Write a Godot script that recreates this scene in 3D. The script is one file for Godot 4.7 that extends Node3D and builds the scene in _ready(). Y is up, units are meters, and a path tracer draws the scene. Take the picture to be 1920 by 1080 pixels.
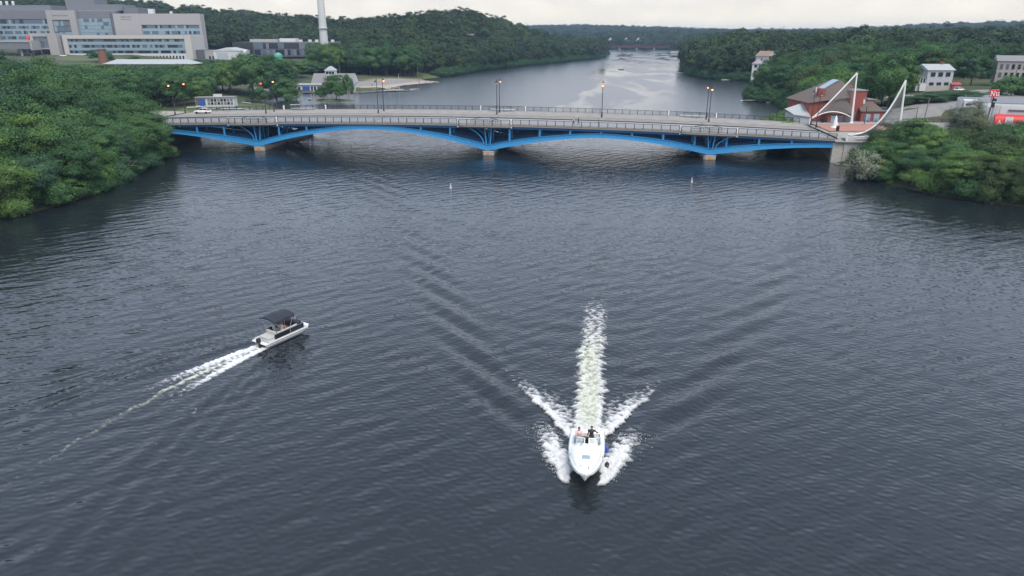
extends Node3D
# A lake with a blue arch bridge, seen from a drone. y is up, metres, the camera looks along -z.

var rng := RandomNumberGenerator.new()
var M := {}
var used := {}
var SHORE: PackedVector2Array
var N1 := FastNoiseLite.new()
var N2 := FastNoiseLite.new()
var N3 := FastNoiseLite.new()
var protos := {}

# ---------------------------------------------------------------- mesh builder
class MB:
	var v := PackedVector3Array()
	var n := PackedVector3Array()
	var c := PackedColorArray()
	var uv := PackedVector2Array()
	var ix := PackedInt32Array()
	var col := Color(1, 1, 1)
	var xf := Transform3D()
	# corners run counter-clockwise seen from outside
	func tri(a: Vector3, b: Vector3, d: Vector3) -> void:
		var k := v.size()
		a = xf * a
		b = xf * b
		d = xf * d
		var m := (b - a).cross(d - a).normalized()
		v.append_array([a, b, d])
		n.append_array([m, m, m])
		c.append_array([col, col, col])
		uv.append_array([Vector2.ZERO, Vector2.RIGHT, Vector2.ONE])
		ix.append_array([k, k + 2, k + 1])
	func quad(a: Vector3, b: Vector3, d: Vector3, e: Vector3) -> void:
		var k := v.size()
		a = xf * a
		b = xf * b
		d = xf * d
		e = xf * e
		var m := (d - a).cross(e - b).normalized()
		v.append_array([a, b, d, e])
		n.append_array([m, m, m, m])
		c.append_array([col, col, col, col])
		uv.append_array([Vector2(0, 1), Vector2(1, 1), Vector2(1, 0), Vector2(0, 0)])
		ix.append_array([k, k + 2, k + 1, k, k + 3, k + 2])
	# a box with (if b > 0) chamfered vertical and top edges
	func box(at: Vector3, size: Vector3, turn := 0.0, b := 0.0) -> void:
		var keep := xf
		xf = xf * Transform3D(Basis(Vector3.UP, turn), at)
		var h := size / 2.0
		if b <= 0.0:
			var p := []
			for i in 8:
				p.append(Vector3(h.x if i & 1 else -h.x, h.y if i & 2 else -h.y, h.z if i & 4 else -h.z))
			quad(p[4], p[5], p[7], p[6])
			quad(p[1], p[0], p[2], p[3])
			quad(p[5], p[1], p[3], p[7])
			quad(p[0], p[4], p[6], p[2])
			quad(p[6], p[7], p[3], p[2])
			quad(p[0], p[1], p[5], p[4])
		else:
			b = minf(b, minf(h.x, minf(h.y, h.z)) * 0.9)
			var ring := func(e: float, y: float) -> Array:
				var x := h.x - e
				var z := h.z - e
				var k := b - e * 0.5
				return [Vector3(-x + k, y, z), Vector3(x - k, y, z), Vector3(x, y, z - k), Vector3(x, y, -z + k), Vector3(x - k, y, -z), Vector3(-x + k, y, -z), Vector3(-x, y, -z + k), Vector3(-x, y, z - k)]
			var rings := [ring.call(0.0, -h.y), ring.call(0.0, h.y - b), ring.call(b, h.y)]
			for r in 2:
				for i in 8:
					var j := (i + 1) % 8
					quad(rings[r][i], rings[r][j], rings[r + 1][j], rings[r + 1][i])
			for i in range(1, 7):
				tri(rings[2][0], rings[2][i], rings[2][i + 1])
				tri(rings[0][0], rings[0][i + 1], rings[0][i])
		xf = keep
	# rings of equal length joined smoothly; closed round each ring if loop
	func loft(rings: Array, loop := true, caps := true) -> void:
		var w: int = rings[0].size()
		var k := v.size()
		for i in rings.size():
			for j in w:
				var a: Vector3 = rings[i][(j + 1) % w if loop else mini(j + 1, w - 1)]
				var b: Vector3 = rings[i][(j + w - 1) % w if loop else maxi(j - 1, 0)]
				var d: Vector3 = rings[mini(i + 1, rings.size() - 1)][j]
				var e: Vector3 = rings[maxi(i - 1, 0)][j]
				var m := (a - b).cross(d - e)
				if m.length_squared() < 1e-14:
					m = Vector3.UP
				v.append(xf * (rings[i][j] as Vector3))
				n.append((xf.basis * m).normalized())
				c.append(col)
				uv.append(Vector2(float(j) / w, float(i) / rings.size()))
		for i in rings.size() - 1:
			for j in (w if loop else w - 1):
				var p := k + i * w + j
				var q := k + i * w + (j + 1) % w
				ix.append_array([p, q + w, q, p, p + w, q + w])
		if caps and loop:
			var r0: Array = rings[0]
			var r1: Array = rings[-1]
			for j in range(1, w - 1):
				tri(r0[0], r0[j + 1], r0[j])
				tri(r1[0], r1[j], r1[j + 1])
	func tube(path: Array, r0: float, r1 := -1.0, sides := 6) -> void:
		if r1 < 0.0:
			r1 = r0
		var rings := []
		var side := Vector3.RIGHT
		for i in path.size():
			var d: Vector3 = (path[mini(i + 1, path.size() - 1)] - path[maxi(i - 1, 0)]).normalized()
			if i == 0:
				side = d.cross(Vector3.UP if absf(d.y) < 0.9 else Vector3.RIGHT).normalized()
			else:
				side = (side - d * side.dot(d)).normalized()
			var other := d.cross(side)
			var ring := []
			var r := lerpf(r0, r1, float(i) / maxf(1.0, path.size() - 1))
			for j in sides:
				var a := TAU * j / sides
				ring.append(path[i] + (side * cos(a) + other * sin(a)) * r)
			rings.append(ring)
		loft(rings)
	func bar(a: Vector3, b: Vector3, w: float, h := -1.0) -> void:
		if h < 0.0:
			h = w
		var d := (b - a).normalized()
		var side := d.cross(Vector3.UP if absf(d.y) < 0.95 else Vector3.RIGHT).normalized() * w * 0.5
		var up := side.cross(d).normalized() * h * 0.5
		var p := [a - side - up, a + side - up, a + side + up, a - side + up, b - side - up, b + side - up, b + side + up, b - side + up]
		quad(p[0], p[3], p[2], p[1])
		quad(p[4], p[5], p[6], p[7])
		quad(p[0], p[1], p[5], p[4])
		quad(p[1], p[2], p[6], p[5])
		quad(p[2], p[3], p[7], p[6])
		quad(p[3], p[0], p[4], p[7])
	func lathe(profile: Array, sides := 10, at := Vector3.ZERO) -> void:
		var rings := []
		for q in profile:
			var ring := []
			for j in sides:
				var a := -TAU * j / sides
				ring.append(at + Vector3(q.x * cos(a), q.y, q.x * sin(a)))
			rings.append(ring)
		loft(rings)
	# outline in xz (counter-clockwise from above), from y0 to y1
	func prism(outline: Array, y0: float, y1: float) -> void:
		var w := outline.size()
		var flat := PackedVector2Array()
		for q in outline:
			flat.append(Vector2(q.x, q.y))
		for i in w:
			var a: Vector2 = outline[i]
			var b: Vector2 = outline[(i + 1) % w]
			quad(Vector3(a.x, y0, a.y), Vector3(b.x, y0, b.y), Vector3(b.x, y1, b.y), Vector3(a.x, y1, a.y))
		var t := Geometry2D.triangulate_polygon(flat)
		for i in range(0, t.size(), 3):
			var p := [flat[t[i]], flat[t[i + 1]], flat[t[i + 2]]]
			if (p[1] - p[0]).cross(p[2] - p[0]) > 0.0:
				p = [p[0], p[2], p[1]]
			tri(Vector3(p[0].x, y1, p[0].y), Vector3(p[1].x, y1, p[1].y), Vector3(p[2].x, y1, p[2].y))
			tri(Vector3(p[0].x, y0, p[0].y), Vector3(p[2].x, y0, p[2].y), Vector3(p[1].x, y0, p[1].y))
	# a flat outline in the xy plane given thickness along z
	func plate(outline: Array, z0: float, z1: float) -> void:
		var keep := xf
		xf = xf * Transform3D(Basis(Vector3.RIGHT, Vector3(0, 0, -1), Vector3.UP), Vector3.ZERO)
		var o := []
		for q in outline:
			o.append(Vector2(q.x, -q.y))
		prism(o, z0, z1)
		xf = keep
	func mesh() -> ArrayMesh:
		var a := []
		a.resize(Mesh.ARRAY_MAX)
		a[Mesh.ARRAY_VERTEX] = v
		a[Mesh.ARRAY_NORMAL] = n
		a[Mesh.ARRAY_COLOR] = c
		a[Mesh.ARRAY_TEX_UV] = uv
		a[Mesh.ARRAY_INDEX] = ix
		var m := ArrayMesh.new()
		m.add_surface_from_arrays(Mesh.PRIMITIVE_TRIANGLES, a)
		return m

# ---------------------------------------------------------------- objects
func numbered(called: String) -> String:
	var k: int = used.get(called, -1) + 1
	used[called] = k
	return called if k == 0 else "%s_%03d" % [called, k]

func tag(o: Node, label: String, category: String, group := "") -> Node:
	o.set_meta("label", label)
	o.set_meta("category", category)
	if group:
		o.set_meta("group", group)
	return o

func thing(called: String, label: String, category: String, at := Vector3.ZERO, turn := 0.0, group := "") -> Node3D:
	var o := Node3D.new()
	o.name = numbered(called)
	add_child(o)
	o.position = at
	o.rotation.y = turn
	tag(o, label, category, group)
	return o

func put(called: String, mesh, mat: Material, parent: Node = null) -> MeshInstance3D:
	var o := MeshInstance3D.new()
	o.name = called if parent else numbered(called)
	o.mesh = mesh.mesh() if mesh is MB else mesh
	o.material_override = mat
	(parent if parent else self).add_child(o, true)
	return o

func setting(called: String, mesh, mat: Material, kind := "structure") -> MeshInstance3D:
	var o := put(called, mesh, mat)
	o.set_meta("kind", kind)
	return o

func copy(o: Node3D, at: Vector3, turn: float, label := "", group := "") -> Node3D:
	var base := String(o.name).rstrip("0123456789").rstrip("_")
	var c: Node3D = o.duplicate()
	c.name = numbered(base)
	add_child(c)
	c.position = at
	c.rotation.y = turn
	if label:
		c.set_meta("label", label)
	if group:
		c.set_meta("group", group)
	return c

func lin(r: float, g: float, b: float) -> Color:
	return Color(r, g, b).linear_to_srgb()

func material(called: String, color: Color, rough := 0.8, metal := 0.0) -> StandardMaterial3D:
	var m := StandardMaterial3D.new()
	m.resource_name = called
	m.albedo_color = color.linear_to_srgb()
	m.roughness = rough
	m.metallic = metal
	m.vertex_color_use_as_albedo = true
	M[called] = m
	return m

# a material whose colour is broken up by a noise laid through the world
func grainy(called: String, color: Color, rough: float, tex: Texture2D, scale: float, bump := 0.0) -> StandardMaterial3D:
	var m := material(called, color, rough)
	m.albedo_texture = tex
	m.uv1_triplanar = true
	m.uv1_world_triplanar = true
	m.uv1_scale = Vector3(scale, scale, scale)
	if bump > 0.0:
		m.heightmap_enabled = true
		m.heightmap_texture = tex
		m.heightmap_scale = bump
	return m

func noise_texture(seed_: int, freq: float, lo: float, hi: float, octaves := 5, size := 512) -> NoiseTexture2D:
	var f := FastNoiseLite.new()
	f.seed = seed_
	f.noise_type = FastNoiseLite.TYPE_SIMPLEX_SMOOTH
	f.frequency = freq
	f.fractal_octaves = octaves
	var t := NoiseTexture2D.new()
	t.width = size
	t.height = size
	t.seamless = true
	t.noise = f
	var g := Gradient.new()
	g.set_color(0, Color(lo, lo, lo).linear_to_srgb())
	g.set_color(1, Color(hi, hi, hi).linear_to_srgb())
	t.color_ramp = g
	return t

func sstep(a: float, b: float, x: float) -> float:
	return smoothstep(a, b, x)

func make_materials() -> void:
	var soft := noise_texture(31, 0.02, 0.72, 1.0)
	var fine := noise_texture(32, 0.06, 0.8, 1.0)
	var streak := noise_texture(33, 0.012, 0.66, 1.0, 6)
	grainy("ground", Color(1, 1, 1), 0.95, fine, 0.11)
	grainy("concrete", Color(0.33, 0.31, 0.275), 0.85, soft, 0.13)
	grainy("concrete_pale", Color(0.56, 0.54, 0.50), 0.85, streak, 0.23)
	grainy("walk", Color(0.33, 0.33, 0.335), 0.85, fine, 0.2)
	grainy("road", Color(0.36, 0.34, 0.30), 0.88, streak, 0.05)
	grainy("road_grey", Color(0.275, 0.26, 0.235), 0.88, streak, 0.06)
	grainy("median", Color(0.33, 0.31, 0.28), 0.88, streak, 0.05)
	grainy("asphalt", Color(0.075, 0.075, 0.078), 0.9, streak, 0.09)
	grainy("asphalt_pale", Color(0.27, 0.265, 0.255), 0.9, streak, 0.07)
	grainy("lawn", Color(0.10, 0.135, 0.045), 0.95, soft, 0.2)
	grainy("rubble", Color(0.20, 0.19, 0.17), 0.9, soft, 0.8)
	grainy("sand", Color(0.42, 0.35, 0.26), 0.95, fine, 0.2)
	grainy("paving_red", Color(0.42, 0.20, 0.15), 0.85, fine, 0.3)
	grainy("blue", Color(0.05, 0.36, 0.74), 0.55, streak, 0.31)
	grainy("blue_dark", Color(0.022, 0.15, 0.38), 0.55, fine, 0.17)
	material("dark_steel", Color(0.022, 0.024, 0.028), 0.5)
	material("white_paint", Color(0.78, 0.78, 0.77), 0.45)
	material("net_wire", Color(0.22, 0.22, 0.215), 0.55, 0.3)
	material("marker_orange", Color(0.72, 0.26, 0.02), 0.6)
	material("lamp_off", Color(0.62, 0.60, 0.55), 0.25)
	for q in [["lamp_on", Color(1.0, 0.72, 0.42), Color(1.0, 0.55, 0.22), 2.2], ["lamp_red", Color(1.0, 0.4, 0.35), Color(1.0, 0.22, 0.16), 2.0]]:
		var m := material(q[0], q[1], 0.4)
		m.emission_enabled = true
		m.emission = q[2]
		m.emission_energy_multiplier = q[3]
	grainy("brick_red", Color(0.30, 0.085, 0.065), 0.88, soft, 0.5)
	grainy("brick_brown", Color(0.23, 0.115, 0.075), 0.88, soft, 0.5)
	grainy("brick_grey", Color(0.46, 0.44, 0.41), 0.88, soft, 0.4)
	grainy("stone_tan", Color(0.40, 0.39, 0.385), 0.85, fine, 0.1)
	grainy("stone_pale", Color(0.56, 0.54, 0.515), 0.85, fine, 0.1)
	grainy("shingle_brown", Color(0.135, 0.105, 0.09), 0.9, fine, 0.4)
	grainy("shingle_grey", Color(0.24, 0.235, 0.235), 0.9, fine, 0.4)
	grainy("roof_pale", Color(0.42, 0.45, 0.455), 0.6, soft, 0.2)
	grainy("roof_tan", Color(0.30, 0.22, 0.17), 0.9, fine, 0.4)
	grainy("panel_grey", Color(0.20, 0.21, 0.235), 0.6, soft, 0.06)
	grainy("panel_slate", Color(0.125, 0.125, 0.14), 0.6, soft, 0.06)
	grainy("siding_white", Color(0.66, 0.67, 0.68), 0.6, fine, 0.3)
	grainy("siding_grey", Color(0.46, 0.49, 0.52), 0.6, fine, 0.3)
	grainy("wood_grey", Color(0.25, 0.225, 0.195), 0.85, streak, 0.5)
	material("glass_blue", Color(0.10, 0.15, 0.20), 0.1)
	material("glass_pale", Color(0.26, 0.36, 0.42), 0.14)
	material("glass_dark", Color(0.02, 0.026, 0.034), 0.08)
	material("spandrel", Color(0.25, 0.34, 0.40), 0.2)
	material("door_blue", Color(0.03, 0.10, 0.42), 0.5)
	material("red_paint", Color(0.60, 0.035, 0.035), 0.45)
	material("red_roof", Color(0.34, 0.06, 0.07), 0.6)
	material("girder_red", Color(0.10, 0.035, 0.035), 0.7)
	material("orange_paint", Color(0.72, 0.28, 0.06), 0.6)
	material("flag_red", Color(0.75, 0.10, 0.07), 0.8)
	material("green_paint", Color(0.09, 0.36, 0.26), 0.5)
	material("gelcoat", Color(0.80, 0.80, 0.79), 0.22).clearcoat_enabled = true
	material("canvas_navy", Color(0.018, 0.022, 0.034), 0.75)
	material("vinyl_grey", Color(0.46, 0.45, 0.43), 0.5)
	material("aluminium", Color(0.62, 0.63, 0.64), 0.35, 0.75)
	material("black_plastic", Color(0.012, 0.012, 0.014), 0.4)
	material("tyre", Color(0.016, 0.016, 0.017), 0.8)
	material("skin", Color(0.42, 0.23, 0.15), 0.6)
	material("hair_dark", Color(0.03, 0.02, 0.015), 0.7)
	material("shirt_pink", Color(0.68, 0.48, 0.46), 0.85)
	material("shirt_dark", Color(0.03, 0.035, 0.032), 0.85)
	material("shirt_white", Color(0.7, 0.7, 0.68), 0.85)
	material("denim", Color(0.05, 0.07, 0.13), 0.85)
	material("foam", Color(0.66, 0.68, 0.69), 0.8).transparency = BaseMaterial3D.TRANSPARENCY_ALPHA
	var g := material("clear_glass", Color(0.55, 0.72, 0.78), 0.05)
	g.transparency = BaseMaterial3D.TRANSPARENCY_ALPHA
	g.albedo_color.a = 0.32

# ---------------------------------------------------------------- camera, sky, sun
func make_view() -> void:
	var cam := Camera3D.new()
	cam.name = "camera"
	cam.fov = 44.49
	cam.near = 0.5
	cam.far = 9000.0
	cam.position = Vector3(0, 26.4, 0)
	cam.rotation_degrees = Vector3(-19.7, 0, 0)
	add_child(cam)
	cam.current = true
	var env := Environment.new()
	env.background_mode = Environment.BG_SKY
	env.tonemap_mode = Environment.TONE_MAPPER_LINEAR
	env.tonemap_exposure = 2.0
	env.sdfgi_enabled = true
	env.ssao_enabled = true
	env.ssil_enabled = true
	var sky := Sky.new()
	var sm := PanoramaSkyMaterial.new()
	sm.panorama = ImageTexture.create_from_image(sky_image())
	sky.sky_material = sm
	env.sky = sky
	env.fog_enabled = true
	env.fog_density = 0.00012
	env.fog_light_color = Color(0.72, 0.84, 1.0)
	var we := WorldEnvironment.new()
	we.name = "world_environment"
	we.environment = env
	add_child(we)
	var sun := DirectionalLight3D.new()
	sun.name = "sun"
	sun.light_color = Color(1.0, 0.95, 0.88)
	sun.light_energy = 0.5
	sun.light_angular_distance = 35.0
	sun.shadow_enabled = true
	sun.rotation_degrees = Vector3(-58, 25, 0)
	add_child(sun)

# an evening overcast: cream light along the horizon, blue-grey cloud above
func sky_image() -> Image:
	var w := 1024
	var h := 512
	var f := FastNoiseLite.new()
	f.seed = 5
	f.frequency = 1.6
	f.fractal_octaves = 5
	var data := PackedFloat32Array()
	data.resize(w * h * 4)
	for j in h:
		var el := PI * (0.5 - (j + 0.5) / h)
		var deg := rad_to_deg(el)
		var y := sin(el)
		var base := Vector3(0.575, 0.525, 0.42)
		base = base.lerp(Vector3(0.485, 0.47, 0.445), sstep(0.6, 3.4, deg))
		base = base.lerp(Vector3(0.435, 0.50, 0.61), sstep(3.0, 12.0, deg))
		base = base.lerp(Vector3(0.365, 0.44, 0.575), sstep(6.0, 34.0, deg))
		for i in w:
			var az := TAU * (i + 0.5) / w
			var p := Vector3(cos(az), 0, sin(az)) * cos(el)
			var q := 0.0
			if deg > 0.0:
				q = f.get_noise_3d(p.x * 2.0 / (y + 0.25), 7.0 * y, p.z * 2.0 / (y + 0.25))
			var k := 1.0 + (0.16 * sstep(0.3, 1.6, deg) + 0.2 * sstep(2.0, 8.0, deg)) * q
			var o := (j * w + i) * 4
			data[o] = base.x * k
			data[o + 1] = base.y * k
			data[o + 2] = base.z * (1.0 + (k - 1.0) * 0.85)
			data[o + 3] = 1.0
	return Image.create_from_data(w, h, false, Image.FORMAT_RGBAF, data.to_byte_array())

# ---------------------------------------------------------------- land
func make_shore() -> void:
	var l := [[-79, 60], [-80, -60], [-79, -106], [-76, -110], [-74.5, -117], [-75.5, -130], [-77.5, -143], [-79.6, -160], [-81, -172], [-86, -182], [-90, -215], [-91, -250], [-90, -281],
		[-104, -300], [-108, -340], [-100, -357], [-74, -372], [-66, -395], [-60, -415], [-41, -439], [-53, -455], [-58, -478], [-50, -497], [-41, -517], [-26, -590], [20, -710], [102, -913], [117, -975], [148, -1150], [162, -1364], [165, -1540],
		[335, -1540], [316, -1467], [284, -1318], [242, -1035], [172, -738], [131, -547], [127, -480], [147, -455], [150, -420], [136, -390], [124, -373], [112, -340], [104, -314], [108, -306], [112, -295], [106, -276], [97, -244], [84, -215], [73, -193], [70, -178], [71, -161], [73, -151], [69.5, -134], [73, -128], [75.5, -120], [84, -113], [97, -103], [120, -92], [135, -60], [140, 60]]
	for q in l:
		SHORE.append(Vector2(q[0], q[1]))

# metres from the shoreline, positive on land
func shore_distance(x: float, z: float) -> float:
	var best := 1e12
	var inside := false
	var w := SHORE.size()
	var a := SHORE[w - 1]
	for i in w:
		var b := SHORE[i]
		if (a.y > z) != (b.y > z) and x < (b.x - a.x) * (z - a.y) / (b.y - a.y) + a.x:
			inside = not inside
		var dx := b.x - a.x
		var dz := b.y - a.y
		var t := clampf(((x - a.x) * dx + (z - a.y) * dz) / (dx * dx + dz * dz), 0.0, 1.0)
		var ex := x - a.x - dx * t
		var ez := z - a.y - dz * t
		var d := ex * ex + ez * ez
		if d < best:
			best = d
		a = b
	return -sqrt(best) if inside else sqrt(best)

func bump2(x: float, z: float, cx: float, cz: float, sx: float, sz: float) -> float:
	var a := (x - cx) / sx
	var b := (z - cz) / sz
	return exp(-0.5 * (a * a + b * b))

# the bridge's own axes: x along the deck from the middle pier, y north from its south face
const BU := Vector2(0.9923, 0.124)
const B0 := Vector2(-5.6, -165.6)
func along(x: float, z: float) -> Vector2:
	var p := Vector2(x, z) - B0
	return Vector2(p.dot(BU), p.x * BU.y - p.y * BU.x)

func from_deck(s: float, n: float) -> Vector2:
	return B0 + BU * s + Vector2(BU.y, -BU.x) * n

func land_height(x: float, z: float) -> float:
	var sd := shore_distance(x, z)
	if sd < 0.0:
		return maxf(-4.0, sd * 0.4)
	var h := minf(sd * 0.45, 1.0) + 1.8 * sstep(2.0, 24.0, sd)
	if x < 150.0 and z > -1600.0 and (x < 40.0 or z < -700.0):   # the west side
		h += 1.5 * sstep(40.0, 160.0, sd) + 5.5 * sstep(150.0, 260.0, sd) * sstep(-380.0, -480.0, z)
		h += 28.0 * bump2(x, z, -42.0, -775.0, 88.0 if x > -42.0 else 66.0, 140.0) * sstep(0.0, 90.0, sd)
		h += 9.0 * bump2(x, z, -180.0, -880.0, 90.0, 150.0)
		h += 40.0 * bump2(x, z, -600.0, -900.0, 170.0, 190.0)
		h += 13.0 * bump2(x, z, -360.0, -880.0, 120.0, 140.0)
		# the sandy spit and the lawns round the cove stay low
		h *= 1.0 - 0.6 * bump2(x, z, -62.0, -425.0, 22.0, 34.0)
	else:
		h += 4.6 * sstep(4.0, 34.0, sd) * sstep(-120.0, -165.0, z) + 1.5 * sstep(10.0, 60.0, sd)
		h += 5.0 * sstep(60.0, 300.0, sd) + 3.0 * sstep(300.0, 900.0, sd)
	var far := sstep(1250.0, 1900.0, -z)
	if far > 0.0:
		h += far * (31.0 * bump2(x, z, 230.0, -3200.0, 420.0, 700.0) + 2.0 * sstep(1700.0, 2600.0, -z) + 31.0 * bump2(x, z, 1500.0, -2100.0, 340.0, 420.0))
	# the road's embankments at both ends of the bridge
	var q := along(x, z)
	if q.x < -86.0 or q.x > 76.0:
		var edge := maxf((-1.5 if q.x < 0.0 else 0.9) - q.y, q.y - (33.5 if q.x < 0.0 else 37.0))
		var target := 5.55 if q.x < 0.0 else 4.85
		target += 0.022 * maxf(0.0, (-88.0 - q.x) if q.x < 0.0 else q.x - 80.0)
		h = lerpf(h, target, sstep(0.9 if q.x > 0.0 and q.x < 90.0 and q.y < 8.0 else 7.0, 0.0, edge) * (sstep(-86.0, -90.0, q.x) if q.x < 0.0 else sstep(76.0, 80.0, q.x)) * sstep(0.0, 3.0, sd))
		if edge < 3.0:
			return h
	h += N1.get_noise_2d(x, z) * minf(sd * 0.05, 2.5 + far * 5.0)
	return h

func make_land() -> void:
	var zs := [-20.0]
	while zs[-1] > -5600.0:
		zs.append(zs[-1] - maxf(4.5, -zs[-1] * 0.021))
	var xs := [0.0]
	while xs[-1] < 3800.0:
		xs.append(xs[-1] + maxf(4.5, xs[-1] * 0.026))
	var all := []
	for i in range(xs.size() - 1, 0, -1):
		all.append(-xs[i])
	all.append_array(xs)
	var b := MB.new()
	var w: int = all.size()
	for z in zs:
		for x in all:
			var y := land_height(x, z)
			b.v.append(Vector3(x, y, z))
			# grass, bare earth and leaf litter, the sand of the spit
			var t := N2.get_noise_2d(x * 3.0, z * 3.0)
			var g := Color(0.045, 0.062, 0.025).lerp(Color(0.075, 0.095, 0.035), clampf(t * 1.5 + 0.5, 0.0, 1.0))
			g = g.lerp(Color(0.11, 0.09, 0.065), sstep(0.12, 0.4, N2.get_noise_2d(x * 5.0 + 300.0, z * 5.0)))
			var sand := bump2(x, z, -58.0, -420.0, 15.0, 24.0) * sstep(7.0, 2.0, y)
			g = g.lerp(Color(0.36, 0.29, 0.21), sstep(0.12, 0.4, sand))
			if y < 0.35:
				g = g.lerp(Color(0.035, 0.038, 0.022), 0.85)
			b.c.append(g)
			b.uv.append(Vector2(x, z))
	b.n.resize(b.v.size())
	for j in zs.size():
		for i in w:
			var p := j * w + i
			var dx := b.v[p + (1 if i < w - 1 else 0)] - b.v[p - (1 if i > 0 else 0)]
			var dz := b.v[p + (w if j < zs.size() - 1 else 0)] - b.v[p - (w if j > 0 else 0)]
			b.n[p] = dx.cross(dz).normalized() if dx.cross(dz).y > 0 else -dx.cross(dz).normalized()
	for j in zs.size() - 1:
		for i in w - 1:
			var p := j * w + i
			b.ix.append_array([p, p + w, p + 1, p + 1, p + w, p + w + 1])
	setting("ground", b, M.ground)

# ---------------------------------------------------------------- water
# ripples: a sum of many short waves that repeat on a 48 m square, kept as floats
func ripple_image(side: int, metres: float) -> Image:
	var r := RandomNumberGenerator.new()
	r.seed = 11
	var data := PackedFloat32Array()
	data.resize(side * side)
	var waves := []
	for i in 40:
		var lam := 0.32 * pow(8.0, r.randf())            # 0.4 to 3.8 m
		var dir := deg_to_rad(86.0 + r.randfn(0.0, 36.0))  # mostly towards or from the camera
		var kx := roundf(metres / lam * cos(dir))
		var kz := roundf(metres / lam * sin(dir))
		waves.append([kx, kz, r.randf() * TAU, pow(lam, 0.85) * r.randf_range(0.6, 1.3)])
	var cx := []
	var sx := []
	for q in waves:
		var a := PackedFloat32Array()
		var b := PackedFloat32Array()
		a.resize(side)
		b.resize(side)
		for i in side:
			a[i] = cos(TAU * q[0] * i / side) * q[3]
			b[i] = sin(TAU * q[0] * i / side) * q[3]
		cx.append(a)
		sx.append(b)
	var row := PackedFloat32Array()
	row.resize(side)
	var top := 0.0
	for j in side:
		row.fill(0.0)
		for k in waves.size():
			var ph: float = TAU * waves[k][1] * j / side + waves[k][2]
			var co := cos(ph)
			var si := sin(ph)
			var a: PackedFloat32Array = cx[k]
			var b: PackedFloat32Array = sx[k]
			for i in side:
				row[i] += a[i] * co - b[i] * si
		for i in side:
			var h := row[i]
			# sharper crests than troughs
			data[j * side + i] = h
			top = maxf(top, absf(h))
	for i in data.size():
		var h := data[i] / top
		data[i] = 0.5 + 0.5 * (h + 0.35 * h * absf(h))
	return Image.create_from_data(side, side, false, Image.FORMAT_RF, data.to_byte_array())

# the speedboat's frame: a astern of the transom, b across
const SB := Vector2(5.15, -41.9)
const SBDIR := Vector2(-0.13, 0.9915)
const PB := Vector2(-22.55, -58.0)
const PBDIR := Vector2(0.56, -0.8285)

func wake(x: float, z: float) -> float:
	var h := 0.0
	var p := Vector2(x, z) - SB
	var a := -p.dot(SBDIR)
	var b := absf(p.dot(Vector2(-SBDIR.y, SBDIR.x)))
	if a > -8.0 and a < 110.0 and b < 60.0:
		var arm := 4.9 + 0.42 * a
		var e := (b - arm) / (1.75 + 0.03 * maxf(a, 0.0))
		if absf(e) < 3.0:
			var ph := (a - b) * 0.707 * TAU / 3.15
			var cr := cos(ph + 0.4)
			h += 0.175 * exp(-e * e) * (cr + 0.35 * cr * absf(cr)) * sstep(-2.0, 6.0, a) * exp(-maxf(a, 0.0) / 48.0)
		if a > 2.0 and b < arm:
			h += 0.05 * cos(a * TAU / 4.2 - b * b * 0.035) * sstep(2.0, 12.0, a) * exp(-a / 40.0) * exp(-b * b / 60.0)
	p = Vector2(x, z) - PB
	a = -p.dot(PBDIR)
	b = absf(p.dot(Vector2(-PBDIR.y, PBDIR.x)) - 0.0085 * a * absf(a))
	if a > -7.0 and a < 60.0 and b < 30.0:
		for k in 3:
			var arm := 1.4 + 0.9 * k + (0.24 + 0.06 * k) * (a + 3.0)
			var e := (b - arm) / (0.42 + 0.012 * maxf(a, 0.0))
			if absf(e) < 3.0:
				h += (0.19 - 0.045 * k) * exp(-e * e) * (0.75 + 0.25 * sin(a * 0.9 + k * 2.0)) * sstep(-6.0, -2.0, a) * exp(-maxf(a, 0.0) / 40.0)
				h -= 0.09 * exp(-(e - 1.6) * (e - 1.6)) * sstep(-6.0, -2.0, a) * exp(-maxf(a, 0.0) / 40.0)
	return h

func water_height(x: float, z: float) -> float:
	var h := wake(x, z)
	var gust := 0.25 + 1.2 * sstep(-0.2, 0.3, N2.get_noise_2d(x * 2.2 + 40.0, z * 3.0))
	h += 0.04 * gust * N3.get_noise_2d(x * 2.0 + 400.0, z * 3.6)
	h += 0.030 * N3.get_noise_2d(x * 0.55, z * 1.25) + 0.022 * N3.get_noise_2d(x * 1.5 + 90.0, z * 2.6)
	return h

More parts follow.
